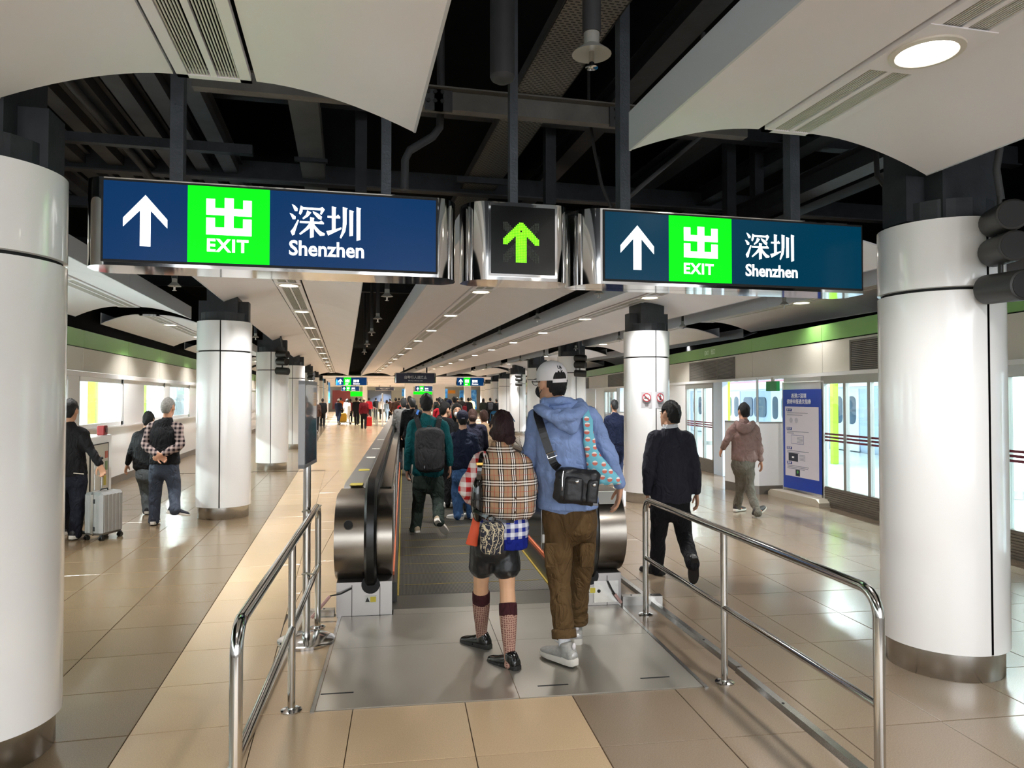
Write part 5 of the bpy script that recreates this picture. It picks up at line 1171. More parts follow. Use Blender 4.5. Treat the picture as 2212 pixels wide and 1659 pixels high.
def cap_patch(zs, amax, off):
    R = []
    for z in zs:
        am = amax(z); rr = float(np.interp(z, [.012, .03, .06, .085, .108], [1.10, 1.12, 1.10, 1.0, .80])) / 1.10
        R.append([bk(am * (j / 5 - 1) - ow, z, rr + off) for j in range(11)] + [bk(am * (1 - j / 5) - ow, z, rr - .05) for j in range(11)])
    return MB().rings(R)
obj('cap_opening', cap_patch([.026, .036, .046, .056, .066, .074], lambda z: math.radians(29) * math.sqrt(max(.08, 1 - ((z - .026) / .052) ** 2)), .018), M_hair, cap, 1)
obj('cap_strap', cap_patch([.004, .014, .026], lambda z: math.radians(31), .035), mat('cap_white', (226, 222, 224), .75), cap, 1)
sq = MB()
for pts in (((-.26, .105), (-.27, .088), (-.20, .086)), ((-.16, .086), (-.10, .104), (-.05, .086)), ((-.13, .092), (-.06, .093)), ((-.02, .104), (.0, .086), (.05, .09)), ((-.14, .078), (-.06, .08)), ((.0, .078), (.02, .07))): sq.tube([bk(a - .05, z, float(np.interp(z, [.06, .085, .108, .124], [1.0, .935, .775, .53])) + .012) for a, z in pts], .0024, 6)
obj('embroidery', sq, mat('thread_black', (30, 28, 32), .7), cap, 1)
# glasses, mask
g = MB(); 
for q in (-1, 1): g.tube([hc + hs * q * .080 * k + hu * .012 - hf * .01, hc + hs * q * .078 * k + hu * .014 + hf * .09 * k], .003, 6); g.tube([hc + hs * (q * .035 + .026 * math.cos(t)) * k + hf * .106 * k + hu * (.010 + .020 * math.sin(t)) * k for t in [2 * PI * i / 14 for i in range(15)]], .0022, 6)
obj('glasses', g, mat('glasses_frame', (26, 24, 24), .3), man, 1)
mk = MB().ell(hc + hf * .070 * k - hu * .048 * k, hs * .062 * k, hf * .045 * k, hu * .048 * k, 18, 10)
for q in (-1, 1): mk.tube([hc + hs * q * .058 * k + hf * .06 * k - hu * .03 * k, hc + hs * q * .081 * k - hf * .005 * k - hu * .012 * k], .002, 5); mk.tube([hc + hs * q * .056 * k + hf * .06 * k - hu * .075 * k, hc + hs * q * .080 * k - hf * .012 * k - hu * .035 * k], .002, 5)
obj('face_mask', mk, mat('mask_black', (24, 22, 24), .8), man, 1)
obj('earring', MB().lathe(hc + hs * .084 * k - hf * .01 * k - hu * .048 * k, [(.004, -.008), (.006, 0), (.004, .008)], 8), M_chrome, man, 1)
# hood
m = MB(); bd = -.125
m.loft([pd(1166, 880, D - .04), pd(1178, 890, D - .11), pd(1205, 902, D - .15), pd(1235, 898, D - .14), pd(1256, 882, D - .07), pd(1250, 868, D + .02)], [(.03, .05), (.035, .06), (.045, .062), (.045, .058), (.035, .05), (.03, .03)], Zv, 12, 4)
m.ell(pd(1222, 905, D - .14), CAMR * .095, FWD * .045, Zv * .075, 16, 10); m.ell(pd(1235, 922, D - .15), CAMR * .05, FWD * .035, Zv * .05, 12, 8)
m.loft([pd(1178, 872, D + .05), pd(1178, 866, D - .02), pd(1200, 866, D - .08), pd(1228, 866, D - .05), pd(1232, 868, D + .04)], [(.028, .03)] * 5, Zv, 10, 3)
remesh(obj('hood', m, M_hood, man), .009, 3, .012, .06)
hb = MB(); hem = J['hem']; hb.loft([hem - Zv * .03, hem + Zv * .03], [(.196, .150), (.199, .152)], A['side'], 24, 2, False); remesh(obj('hoodie_waistband', hb, M_hood, man), .009, 2, .004, .05)
obj('trouser_tab', MB().bbox(-.008, .008, -.004, .004, -.028, .028, .003, T=lambda x, y, z: pd(1174, 1164, D - .05) + CAMR * x + FWD * y + Zv * z), mat('tab_white', (228, 226, 222), .6), man)
# messenger bag
bagc = pd(1246, 1050, D - .215); bx = (CAMR * 1 - Zv * .10).normalized(); bz = (Zv + CAMR * .10).normalized()
def BG(x, y, z): return bagc + bx * x + FWD * y + bz * z
bag = thing('messenger_bag', tuple(pd(1246, 1092, D - .2)), 'black crossbody bag on the back of the man in blue hoodie', 'bag')
M_nyl = mat('black_nylon', (20, 20, 24), .45, var=.2, vscale=20, bump=.3, bscale=35)
m = MB(); m.bbox(-.135, .135, -.05, .05, -.115, .11, .03, T=BG); remesh(obj('bag_body', m, M_nyl, bag), .009, 4, .014, .07)
remesh(obj('bag_pocket', MB().bbox(-.09, .03, -.072, -.04, -.10, .06, .015, T=BG), M_nyl, bag), .008, 2, .006, .06); remesh(obj('bag_pocket', MB().bbox(.045, .125, -.07, -.04, -.10, .055, .015, T=BG), M_nyl, bag), .008, 2, .006, .06)
for x, z in ((-.02, .035), (.085, .025)): obj('snap_button', MB().ell(BG(x, -.082, z), bx * .011, FWD * .005, bz * .011, 12, 6), M_chrome, bag, 1)
obj('zip_pull', MB().tube([BG(-.105, -.062, .09), BG(-.108, -.066, .05), BG(-.102, -.066, -.03)], .0035, 6), M_chrome, bag, 1)
obj('bag_label', MB().bbox(.09, .12, -.078, -.07, -.10, -.085, .002, T=BG), mat('label_grey', (120, 120, 124), .5), bag)
sb = MB(); ribbon(sb, [pd(1172, 880, D + .06), pd(1160, 889, D - .06), pd(1170, 925, D - .158), pd(1183, 965, D - .165), pd(1196, 1000, D - .175), BG(-.125, -.01, .10)], .05, .005, -FWD)
obj('strap', sb, M_nyl, bag)
obj('strap_buckle', MB().tube([pd(1181, 981, D - .185), pd(1200, 974, D - .185), pd(1203, 984, D - .185), pd(1184, 991, D - .185), pd(1181, 981, D - .185)], .0035, 6), M_chrome, bag, 1)
# patterned tote
def tote_mat():
    t = NT('cup_print_tote'); vo = t.add('ShaderNodeTexVoronoi'); vo.voronoi_dimensions = '2D'; vo.inputs['Scale'].default_value = 21; vo.inputs['Randomness'].default_value = .4; x0 = t.xyz(); cb = t.add('ShaderNodeCombineXYZ'); t.link(x0[0], cb.inputs[0]); t.link(x0[2], cb.inputs[1]); t.link(cb.outputs[0], vo.inputs['Vector'])
    ps = t.add('ShaderNodeVectorMath', operation='SUBTRACT'); sc_ = t.add('ShaderNodeVectorMath', operation='SCALE'); sc_.inputs[3].default_value = 21
    t.link(cb.outputs[0], ps.inputs[0]); t.link(vo.outputs['Position'], ps.inputs[1])
    x = t.xyz(ps.outputs[0]); r = vo.outputs['Distance']
    isred = t.math('LESS_THAN', r, .32); iswh = t.math('GREATER_THAN', x[1], .004)
    t.link(t.mix(isred, lin((112, 188, 208)), t.mix(iswh, lin((206, 110, 96)), lin((236, 232, 226)))), t.b.inputs['Base Color']); t.b.inputs['Roughness'].default_value = .7; return t.m
tote = thing('tote_bag', tuple(pd(1312, 1052, D - .12)), 'light blue tote printed with red cups, on the blue hoodie right shoulder', 'bag')
R = []
for px, py, hw_, dd, th in ((1252, 872, 10, .02, .008), (1262, 878, 10, -.07, .008), (1268, 900, 10, -.125, .008), (1271, 930, 11, -.135, .010), (1275, 965, 13, -.135, .016), (1283, 990, 18, -.13, .026), (1294, 1012, 25, -.125, .034), (1306, 1030, 32, -.12, .036), (1313, 1042, 32, -.12, .032), (1314, 1048, 27, -.12, .018)):
    p = pd(px, py, D + dd); e = CAMR * hw_ / 333; R.append([p + e * math.cos(t) * (1 if abs(math.cos(t)) > .5 else 1) + FWD * th * math.sin(t) for t in [2 * PI * i / 16 for i in range(16)]])
remesh(obj('tote_cloth', MB().rings(R), tote_mat(), tote), .007, 2, .012, .08)

# ================================================================ woman in the plaid cape
D = 4.6
J = JP(D, head=(1083, 930, .03), neck=(1083, 966, 0), shL=(1041, 996, .0), shR=(1118, 996, 0), elL=(1012, 1056, .0), wrL=(1030, 1086, .2), elR=(1136, 1060, .03), wrR=(1112, 1082, .22),
       hipL=(1046, 1172, 0), hipR=(1091, 1172, 0), knL=(1039, 1262, .06), anL=(1040, 1376, .18), knR=(1096, 1272, -.05), anR=(1101, 1420, -.18), hem=(1072, 1150, 0))
J['f'] = FWD; J['toeL'] = turn(FWD, 42); J['toeR'] = turn(FWD, 38); J['base'] = onz(1068, 1420)
M_shorts = mat('black_leather_shorts', (22, 22, 25), .38, var=.2, vscale=12, bump=.3, bscale=30); M_loaf = mat('black_patent_leather', (12, 12, 13), .15, coat=.5)
M_hairp = hair_mat('dark_plum_hair', (44, 20, 24))
gl, A = human('woman in beige plaid cape, leather shorts and patterned knee socks', J, k=.92, top=None, pants=None, shoe=M_loaf, sole=M_solek, vox=.008, vb=.006, hair='short', hair_m=M_hairp, sk=(216, 168, 132), hand={'L': dict(curl=.9)}, face_dir=turn(FWD, 6), faces=True)
hc, hf, hs, hu = A['hc'], A['hf'], A['hs'], A['hu']; k = .92
m = MB(); m.ell(hc - hf * .03 - hu * .008, hs * .082, hf * .082, hu * .066, 16, 10); m.ell(hc - hf * .095 - hu * .045 + hs * .030, hs * .042, hf * .04, hu * .042, 14, 8); m.ell(hc - hf * .07 - hu * .062 + hs * .022, hs * .042, hf * .03, hu * .035, 14, 8)
remesh(obj('hair_bun', m, M_hairp, gl), .007, 1, .014, .03)
wi = MB()
for i in range(9): a = hc - hf * .09 - hu * .055 + hs * .06; wi.tube([a, a + hs * (.02 + .006 * i) - hu * (.012 * i - .03) - hf * .01, a + hs * (.04 + .004 * i) - hu * (.018 * i - .02)], .0011, 4)
tag(obj('loose_hair', wi, M_hairp, gl, 1), kind='stuff')
sg = MB()
for q in (-1, 1): sg.ell(hc + hs * q * .036 + hf * .035 + hu * .112, hs * .03, hf * .016, hu * .014, 14, 6); sg.tube([hc + hs * q * .066 + hf * .035 + hu * .108, hc + hs * q * .082 - hf * .02 + hu * .06], .0028, 6)
so = obj('sunglasses', sg, mat('sunglass_blue', (44, 110, 150), .12), gl, 1)
# shorts
up, sd = A['up'], A['side']; hp = A['hp']
m = MB(); m.loft([hp - up * .06, hp, hp + up * .09], [(.150, .118), (.156, .120), (.135, .105)], sd, 18, 2)
for q in 'LR': h_, n_ = J['hip' + q], J['kn' + q]; m.loft([h_ + up * .03, h_ - up * .03, lerp(h_, n_, .62)], [.085, .090, .089], sd, 16, 3)
remesh(obj('shorts', m, M_shorts, gl), .008, 3, .012, .09)
# knee socks with dotted knit and a plum top band
def sock_mat():
    t = NT('dotted_sock_knit'); vo = t.add('ShaderNodeTexVoronoi'); vo.voronoi_dimensions = '2D'; vo.inputs['Scale'].default_value = 75; vo.inputs['Randomness'].default_value = .25; x0 = t.xyz(); cb = t.add('ShaderNodeCombineXYZ'); t.link(x0[0], cb.inputs[0]); t.link(x0[2], cb.inputs[1]); t.link(cb.outputs[0], vo.inputs['Vector'])
    t.link(t.mix(t.math('LESS_THAN', vo.outputs['Distance'], .33), lin((176, 140, 122)), lin((120, 76, 68))), t.b.inputs['Base Color']); t.b.inputs['Roughness'].default_value = .9; return t.m
M_sock = sock_mat(); M_plum = cloth('plum_knit', (64, 30, 34), .9)
for q, top_ in (('L', .86), ('R', .80)):
    a_, n_ = J['an' + q], J['kn' + q]; d = (n_ - a_); L = d.length; d.normalize(); tp = {'L': pd(1038, 1279, D + .07), 'R': pd(1100, 1302, D - .06)}[q]; tq = (tp - a_).dot(d) / L
    P_ = lambda t: lerp(a_, n_, t)
    s_ = obj('sock', MB().loft([a_ - d * .05, P_(.12), P_(.4), P_(.62), P_(tq - .02)], [.036, .038, .050, .057, .054], sd, 16, 3), M_sock, gl); remesh(s_, .007, 1)
    remesh(obj('sock_band', MB().loft([P_(tq - .20), P_(tq - .1), P_(tq)], [.0575, .0585, .0575], sd, 18, 2, False), M_plum, s_), .007, 1)
    b = a_ - Zv * .055; t_ = J['toe' + q]; obj('shoe_strap', MB().tube([b + t_ * .05 + t_.cross(Zv) * .036, b + t_ * .06 + Zv * .045, b + t_ * .05 - t_.cross(Zv) * .036], .011, 8), M_loaf, gl, 1)
    obj('shoe_heel', MB().bbox(-.034, .034, -.068, -.005, -.075, -.045, .004, T=lambda x, y, z: a_ + t_.cross(Zv) * x + t_ * y + Zv * z), M_solek, gl)
# cape
M_plaid = plaid_mat('beige_tartan', (178, 144, 114), [(.02, .085, (30, 22, 24)), (.10, .175, (246, 240, 232)), (.18, .245, (30, 22, 24)), (.26, .335, (246, 240, 232)), (.35, .415, (30, 22, 24)), (.69, .715, (190, 70, 60))], (.078, .102))
m = MB(); S = [(1100, 1121, 50, .115), (1099, 1112, 58, .135), (1097, 1085, 64, .150), (1096, 1050, 66, .150), (1091, 1018, 62, .140), (1086, 996, 55, .118), (1083, 978, 36, .09), (1083, 962, 21, .066), (1084, 955, 18, .060)]
m.loft([pd(x, y, D - .01) for x, y, _, _ in S], [(w_ / 337, dd) for _, _, w_, dd in S], sd, 28, 3, False); m.ell(pd(1050, 1095, D - .05), CAMR * .045, FWD * .08, Zv * .08, 14, 8); m.ell(pd(1042, 996, D), CAMR * .075, FWD * .075, Zv * .05, 14, 8)
cape = remesh(obj('plaid_cape', m, M_plaid, gl), .008, 3, .022, .10)
m = MB(); m.loft([pd(1068, 964, D + .06), pd(1066, 958, D), pd(1078, 958, D - .05), pd(1098, 957, D - .04), pd(1104, 960, D + .03)], [(.012, .018)] * 5, Zv, 8, 3); obj('cape_collar', m, M_plaid, gl, 1)
for y in (1044, 1076, 1107, 1014): obj('cape_button', MB().ell(pd(1114, y, D - .172), CAMR * .008, FWD * .004, Zv * .008, 10, 6), mat('button_brown', (96, 66, 46), .4), gl, 1)
# gingham sleeve, sweater, hem
M_redg = gingham('red_gingham', (196, 32, 36), (244, 236, 232), .06); M_bg_ = gingham('blue_gingham', (30, 44, 140), (236, 238, 246), .052); M_blue_k = cloth('royal_blue_knit', (18, 34, 128), .85)
m = MB(); s_, e_, w_ = J['shL'], J['elL'], J['wrL']; m.loft([s_ + CAMR * .04, s_ - CAMR * .01, lerp(s_, e_, .5), e_, lerp(e_, w_, .7)], [.05, .062, .066, .066, .05], FWD, 14, 3); remesh(obj('gingham_sleeve', m, M_redg, gl), .008, 2, .014, .07)
m = MB(); s_, e_, w_ = J['shR'], J['elR'], J['wrR']; m.loft([s_, lerp(s_, e_, .5), e_, lerp(e_, w_, .8)], [.05, .052, .05, .045], FWD, 12, 2); remesh(obj('gingham_sleeve', m, M_redg, gl), .010, 2)
m = MB(); m.loft([pd(1088, 1158, D - .01), pd(1088, 1135, D - .01), pd(1086, 1100, D)], [(.160, .135), (.160, .132), (.145, .11)], sd, 22, 2, False); remesh(obj('gingham_hem', m, M_bg_, gl), .008, 2, .012, .07)
m = MB(); m.loft([pd(1086, 1180, D - .01), pd(1086, 1156, D - .01)], [(.163, .140), (.165, .139)], sd, 22, 3, False); remesh(obj('sweater_band', m, M_blue_k, gl), .008, 2, .010, .07)
m = MB(); m.loft([pd(1030, 1115, D - .09), pd(1024, 1150, D - .10), pd(1018, 1178, D - .10)], [(.024, .012), (.032, .014), (.040, .014)], CAMR, 12, 3, False); remesh(obj('orange_flap', m, mat('orange_cloth', (232, 92, 54), .6), gl), .006, 1)
# shoulder bag (black leather) and patterned pouch
bg2 = thing('shoulder_bag', tuple(pd(1026, 1110, D - .02)), 'black leather shoulder bag under the left arm of the woman in plaid cape', 'bag')
m = MB(); m.loft([pd(1034, 1120, D - .09), pd(1031, 1090, D - .1), pd(1032, 1050, D - .1), pd(1036, 1030, D - .09)], [(.03, .05), (.042, .055), (.034, .05), (.022, .03)], CAMR, 14, 3); remesh(obj('bag_body', m, M_loaf, bg2), .007, 2)
sb = MB(); ribbon(sb, [pd(1044, 980, D - .02), pd(1040, 985, D - .10), pd(1036, 1010, D - .14), pd(1034, 1036, D - .135)], .028, .006, -FWD); obj('strap', sb, M_loaf, bg2)
obj('strap_ring', MB().bbox(-.022, .022, -.005, .005, -.01, .01, .003, T=lambda x, y, z: pd(1036, 1002, D - .148) + CAMR * x + FWD * y + Zv * z), mat('brass', (186, 150, 80), .25, metal=1), bg2)
def crane_mat():
    t = NT('navy_gold_print'); n = t.add('ShaderNodeTexNoise'); n.inputs['Scale'].default_value = 22; n.inputs['Detail'].default_value = 3; n.inputs['Distortion'].default_value = 1.6; t.link(t.coord(), n.inputs['Vector'])
    a = t.math('ABSOLUTE', t.math('SUBTRACT', n.outputs[0], .5)); wv = t.add('ShaderNodeTexWave'); wv.inputs['Scale'].default_value = 9; wv.inputs['Distortion'].default_value = 9; t.link(t.coord(), wv.inputs[0])
    f = t.math('MAXIMUM', t.math('LESS_THAN', a, .022), t.math('GREATER_THAN', wv.outputs['Fac'], .93))
    t.link(t.mix(f, lin((22, 24, 42)), lin((206, 192, 160))), t.b.inputs['Base Color']); t.b.inputs['Roughness'].default_value = .6; return t.m
M_crane = crane_mat()
pch = thing('waist_pouch', tuple(pd(1063, 1196, D - .18)), 'small navy and cream printed pouch hanging behind the woman in plaid cape', 'pouch')
pc = pd(1063, 1162, D - .195)
def PC(x, y, z): return pc + CAMR * x + FWD * y + Zv * z
def rr_(hw, hh, r): return [(sx * (hw - r) + r * math.cos(a), sz * (hh - r) + r * math.sin(a)) for sx, sz, a0 in ((1, 1, 0), (-1, 1, 90), (-1, -1, 180), (1, -1, 270)) for a in [math.radians(a0 + 15 * i) for i in range(7)]]
R = []
for y, q in ((-.034, .86), (-.028, .96), (0, 1), (.028, .96), (.034, .86)): R.append([PC(x * q, y, z * q) for x, z in rr_(.074, .100, .045)])
obj('pouch_body', MB().rings(R), M_crane, pch, 50)
obj('pouch_zip', MB().tube([PC(x * 1.01, -.002, z * 1.01) for x, z in rr_(.074, .100, .045)[:14]], .004, 6), M_loaf, pch, 1); obj('pouch_loop', MB().tube([PC(-.02, 0, .10), PC(-.03, 0, .125), PC(0, .0, .135), PC(.02, 0, .12), PC(.015, 0, .10)], .006, 6), M_loaf, pch, 1)
sb = MB(); ribbon(sb, [PC(.0, .0, .115), PC(-.06, .01, .14), PC(-.11, .03, .165)], .02, .004, -FWD); ribbon(sb, [PC(.0, .0, .115), PC(.07, .015, .10), PC(.14, .04, .095)], .02, .004, -FWD); obj('belt', sb, M_loaf, pch)

# ================================================================ backpack builder
def backpack(lab, c, f, s, u, w_, h_, d_, m_, strap_pts, vox=.011, pocket=True):
    f, s, u = V(f).normalized(), V(s).normalized(), V(u).normalized()
    t = thing('backpack', tuple(c - u * h_ / 2), lab, 'backpack'); T = lambda x, y, z: c + s * x + f * y + u * z
    R = []
    for y, q in ((-d_ / 2, .80), (-d_ * .42, .92), (0, 1), (d_ / 2, .97)): R.append([T(x * q, y, z * q) for x, z in rr_(w_ / 2, h_ / 2, w_ * .28)])
    remesh(obj('pack_body', MB().rings(R), m_, t), vox, 2, .012, .09)
    if pocket:
        R = []
        for y, q in ((-d_ * .60, .85), (-d_ * .52, 1), (-d_ * .3, 1)): R.append([T(x * q, y, -h_ * .20 + z * q) for x, z in rr_(w_ * .40, h_ * .24, w_ * .12)])
        obj('front_pocket', MB().rings(R), m_, t, 50)
        obj('top_zip', MB().tube([T(x, -d_ * .40, h_ * .17 + z) for x, z in ((-w_ * .2, 0), (-w_ * .1, .016), (w_ * .1, .016), (w_ * .2, 0))], .006, 6), M_dkmetal, t, 1)
        obj('zip_tag', MB().bbox(-.006, .006, -.003, .003, -.016, .016, .002, T=lambda x, y, z: T(-w_ * .18 + x, -d_ * .64 + y, -h_ * .36 + z)), mat('label_grey', (120, 120, 124), .5), t)
    obj('grab_handle', MB().tube([T(-.03, d_ * .3, h_ * .47), T(-.02, d_ * .25, h_ * .53), T(.02, d_ * .25, h_ * .53), T(.03, d_ * .3, h_ * .47)], .007, 6), m_, t, 1)
    for pts in strap_pts: sb = MB(); ribbon(sb, pts, .062, .012, -f); obj('shoulder_strap', sb, m_, t)
    return t
# ================================================================ man in teal sweater on the walkway
D = 8.87
J = JP(D, head=(921, 874, .03), neck=(922, 899, 0), shL=(893, 918), shR=(956, 918), elL=(883, 968, -.02), wrL=(880, 1014, .03), elR=(970, 966), wrR=(972, 1006, .02), hipL=(910, 1036), hipR=(941, 1036), knL=(904, 1085, .04), anL=(898, 1138, 0), knR=(946, 1082, 0), anR=(948, 1124, -.36), hem=(925, 1022))
J['f'] = FWD; J['toeL'] = turn(FWD, 18); J['toeR'] = CAMR * .45 - Zv * .62 + FWD * .55; J['fuR'] = FWD * .9 + Zv * .5; J['base'] = onz(915, 1150); J['z0'] = .012
M_teal_s = cloth('teal_sweatshirt', (14, 80, 84), .9); M_dkgreen = cloth('dark_green_twill', (44, 54, 48), .85); M_beigesh = mat('beige_sneaker', (166, 150, 124), .7)
tl, A = human('man in teal sweatshirt with a grey backpack stepping along the walkway', J, k=1.0, top=M_teal_s, topn='sweatshirt', pants=M_dkgreen, shoe=M_beigesh, vox=.012, vb=.008, wr=.018, tw=1.06, hand={'L': dict(curl=.8)}, sk=(190, 140, 112))
M_pack = cloth('charcoal_pack', (46, 45, 46), .75)
bc = pd(928, 972, D - .25)
backpack('charcoal backpack on the man in teal sweatshirt', bc, FWD, A['side'], Zv, .36, .54, .18, M_pack, [[pd(900, 903, D + .06), pd(899, 901, D - .07), pd(905, 922, D - .15), pd(911, 945, D - .17)], [pd(949, 903, D + .06), pd(950, 901, D - .07), pd(946, 922, D - .15), pd(943, 945, D - .17)]])
ph = thing('phone', tuple(pd(877, 1025, D + .05)), 'dark phone in the left hand of the man in teal sweatshirt', 'phone'); obj('case', MB().bbox(-.036, .036, -.005, .005, -.075, .075, .004, T=lambda x, y, z: pd(881, 1029, D + .02) + FWD * x + CAMR * (y + .03 - z * .25) + Zv * z), mat('phone_black', (20, 20, 22), .3), ph); obj('screen', MB().box(-.032, .032, -.0055, -.005, -.07, .07, T=lambda x, y, z: pd(881, 1029, D + .02) + FWD * x + CAMR * (y + .03 - z * .25) + Zv * z), mat('phone_screen', (34, 36, 44), .1), ph)
# ================================================================ man in navy jacket and cap
D = 9.75
J = JP(D, head=(999, 906, .03), neck=(1000, 929), shL=(979, 946), shR=(1022, 946), elL=(975, 980, .06), wrL=(984, 998, .24), elR=(1032, 985, 0), wrR=(1024, 972, .22), hipL=(992, 1020), hipR=(1012, 1020), knL=(988, 1066, .03), anL=(990, 1110, 0), knR=(1013, 1066, 0), anR=(1018, 1108, .02), hem=(1002, 1008))
J['f'] = FWD; J['toeL'] = turn(FWD, 50); J['toeR'] = turn(FWD, 25); J['base'] = onz(1002, 1121); J['z0'] = .012
M_navyj = cloth('navy_jacket', (24, 32, 52), .85); M_jean = cloth('blue_denim', (66, 100, 144), .85); M_wsh = mat('white_sneaker', (222, 220, 214), .6)
nv, A = human('man in navy jacket, navy cap and blue jeans ahead on the walkway', J, k=.96, top=M_navyj, pants=M_jean, shoe=M_wsh, vox=.013, vb=.009, wr=.02, tw=1.08, lw=1.05, sk=(196, 150, 122), hair_vol=.93)
def simple_cap(root, A, k, m):
    hc, hf, hs, hu = A['hc'], A['hf'], A['hs'], A['hu']; R = []; n = 20
    for z, r in ((.0, 1.12), (.03, 1.14), (.07, 1.10), (.10, .88), (.122, .5), (.130, .05)): R.append([hc + hu * (z + .008) * k + hs * .076 * r * k * math.cos(2 * PI * i / n) + hf * (.099 * r * math.sin(2 * PI * i / n) - .012) * k for i in range(n)])
    c = obj('cap', MB().rings(R), m, root, 1); vz = [(.068 * math.sin(t), .085 + .085 * math.cos(t)) for t in [PI / 2 * (i / 6 * 2 - 1) for i in range(7)]]
    obj('visor', MB().prism([(-.07, .06)] + vz + [(.07, .06)], lambda a, b: hc + hs * a * k + hf * b * k + hu * .016, lambda a, b: hc + hs * a * k + hf * b * k + hu * .022), m, c); return c
cp = simple_cap(nv, A, .96, cloth('navy_cap_cotton', (30, 32, 50), .8))
obj('cap_tag', MB().bbox(-.022, .022, -.004, .002, -.006, .006, .001, T=lambda x, y, z: A['hc'] - A['hf'] * .122 + A['hs'] * x + A['hf'] * y + A['hu'] * (z + .02)), mat('cap_thread', (150, 150, 160), .6), cp)
# ================================================================ man in dark suit beside the right railing
D = 6.6
J = JP(D, head=(1446, 897, .04), neck=(1448, 925), shL=(1414, 947), shR=(1484, 948), elL=(1401, 1010, -.03), wrL=(1399, 1066, .05), elR=(1501, 1012, -.03), wrR=(1505, 1066, -.02), hipL=(1428, 1088), hipR=(1468, 1088), knL=(1422, 1158, .1), anL=(1419, 1222, .16), knR=(1478, 1156, .0), anR=(1494, 1212, -.38), hem=(1450, 1080))
J['f'] = turn(FWD, 3); J['toeL'] = turn(FWD, 35); J['toeR'] = -Zv * .92 + FWD * .42 + CAMR * .12; J['fuR'] = FWD * .95 + Zv * .3; J['base'] = onz(1415, 1240)
M_suit = cloth('charcoal_suit', (46, 46, 56), .8); M_suitp = cloth('black_suit_trousers', (24, 24, 28), .8); M_blksh = mat('black_leather_shoe', (18, 17, 17), .35)
su, A = human('man in charcoal suit jacket and black trousers walking past the right railing', J, k=.97, top=M_suit, pants=M_suitp, shoe=M_blksh, sole=M_solek, vox=.010, vb=.007, wr=.014, tw=1.06, lw=.98, face_dir=turn(FWD, 22), sk=(200, 150, 120), arm_r=1.08)
m = MB(); m.loft([pd(1448, 924, D), pd(1447, 916, D)], [(.072, .072), (.068, .07)], A['side'], 18, 2, False); obj('shirt_collar', m, M_whites, su, 1)
obj('jacket_vent', MB().tube([pd(1451, 1030, D - .128), pd(1451, 1078, D - .135)], .002, 4), M_dkmetal, su, 1)
# ================================================================ man in mauve hooded jacket
D = 10.25
J = JP(D, head=(1606, 890, .04), neck=(1607, 910), shL=(1585, 925), shR=(1630, 925), elL=(1570, 950, .0), wrL=(1560, 970, .12), elR=(1640, 962, -.05), wrR=(1644, 996, -.03), hipL=(1594, 1000), hipR=(1617, 1000), knL=(1600, 1048, .1), anL=(1593, 1093, .25), knR=(1618, 1050, -.02), anR=(1634, 1103, -.28), hem=(1608, 992))
J['f'] = turn(FWD, -4); J['toeL'] = turn(FWD, -60); J['toeR'] = turn(FWD, -70) * .85 + Zv * .45; J['fuR'] = Zv + V((0, -.3, 0)); J['base'] = onz(1612, 1108)
M_mauve = cloth('mauve_fleece', (138, 112, 106), .9); M_khaki = cloth('olive_grey_trousers', (104, 98, 88), .85); M_runb = mat('black_orange_runner', (40, 32, 30), .6)
mv, A = human('man in mauve hooded jacket and grey trousers walking toward the blue banner', J, k=.96, top=M_mauve, pants=M_khaki, shoe=M_runb, vox=.013, vb=.009, wr=.024, tw=1.05, lw=.92, sk=(190, 136, 108))
m = MB(); m.loft([pd(1590, 915, D - .02), pd(1597, 922, D - .12), pd(1608, 926, D - .15), pd(1620, 922, D - .12), pd(1626, 914, D - .01)], [(.05, .04), (.065, .045), (.075, .045), (.065, .045), (.05, .04)], Zv, 12, 3); remesh(obj('hood', m, M_mauve, mv), .013, 3, .015, .07)
for q in 'LR': a_ = J['an' + q]; t_ = V(J['toe' + q]).normalized(); obj('orange_trim', MB().ell(a_ - Zv * .035 + t_ * .04, t_ * .06, t_.cross(Zv).normalized() * .044, Zv * .012, 12, 6), mat('runner_orange', (226, 110, 44), .5), mv, 1)
# ================================================================ man in navy suit half behind the second right column
D = 14.5
J = JP(D, head=(1327, 877, .04), neck=(1328, 894), shL=(1312, 905), shR=(1346, 905), elL=(1307, 930), wrL=(1305, 955), elR=(1352, 930), wrR=(1353, 955), hipL=(1319, 965), hipR=(1339, 965), knL=(1318, 1005), anL=(1318, 1030, .1), knR=(1339, 1002, .05), anR=(1339, 1026, -.2), hem=(1329, 958))
J['f'] = turn(FWD, -3); J['toeL'] = FWD; J['toeR'] = FWD - Zv * .4; J['base'] = onz(1328, 1037)
human('man in navy suit walking behind the second white right column', J, k=.93, top=cloth('navy_suit', (36, 46, 76), .8), pants=cloth('navy_suit', (36, 46, 76), .8), shoe=M_blksh, sole=M_solek, vox=.015, vb=.011, tw=1.06, hair_m=mat('grey_black_hair', (48, 48, 50), .6, var=.3, vscale=40), sk=(196, 150, 122))
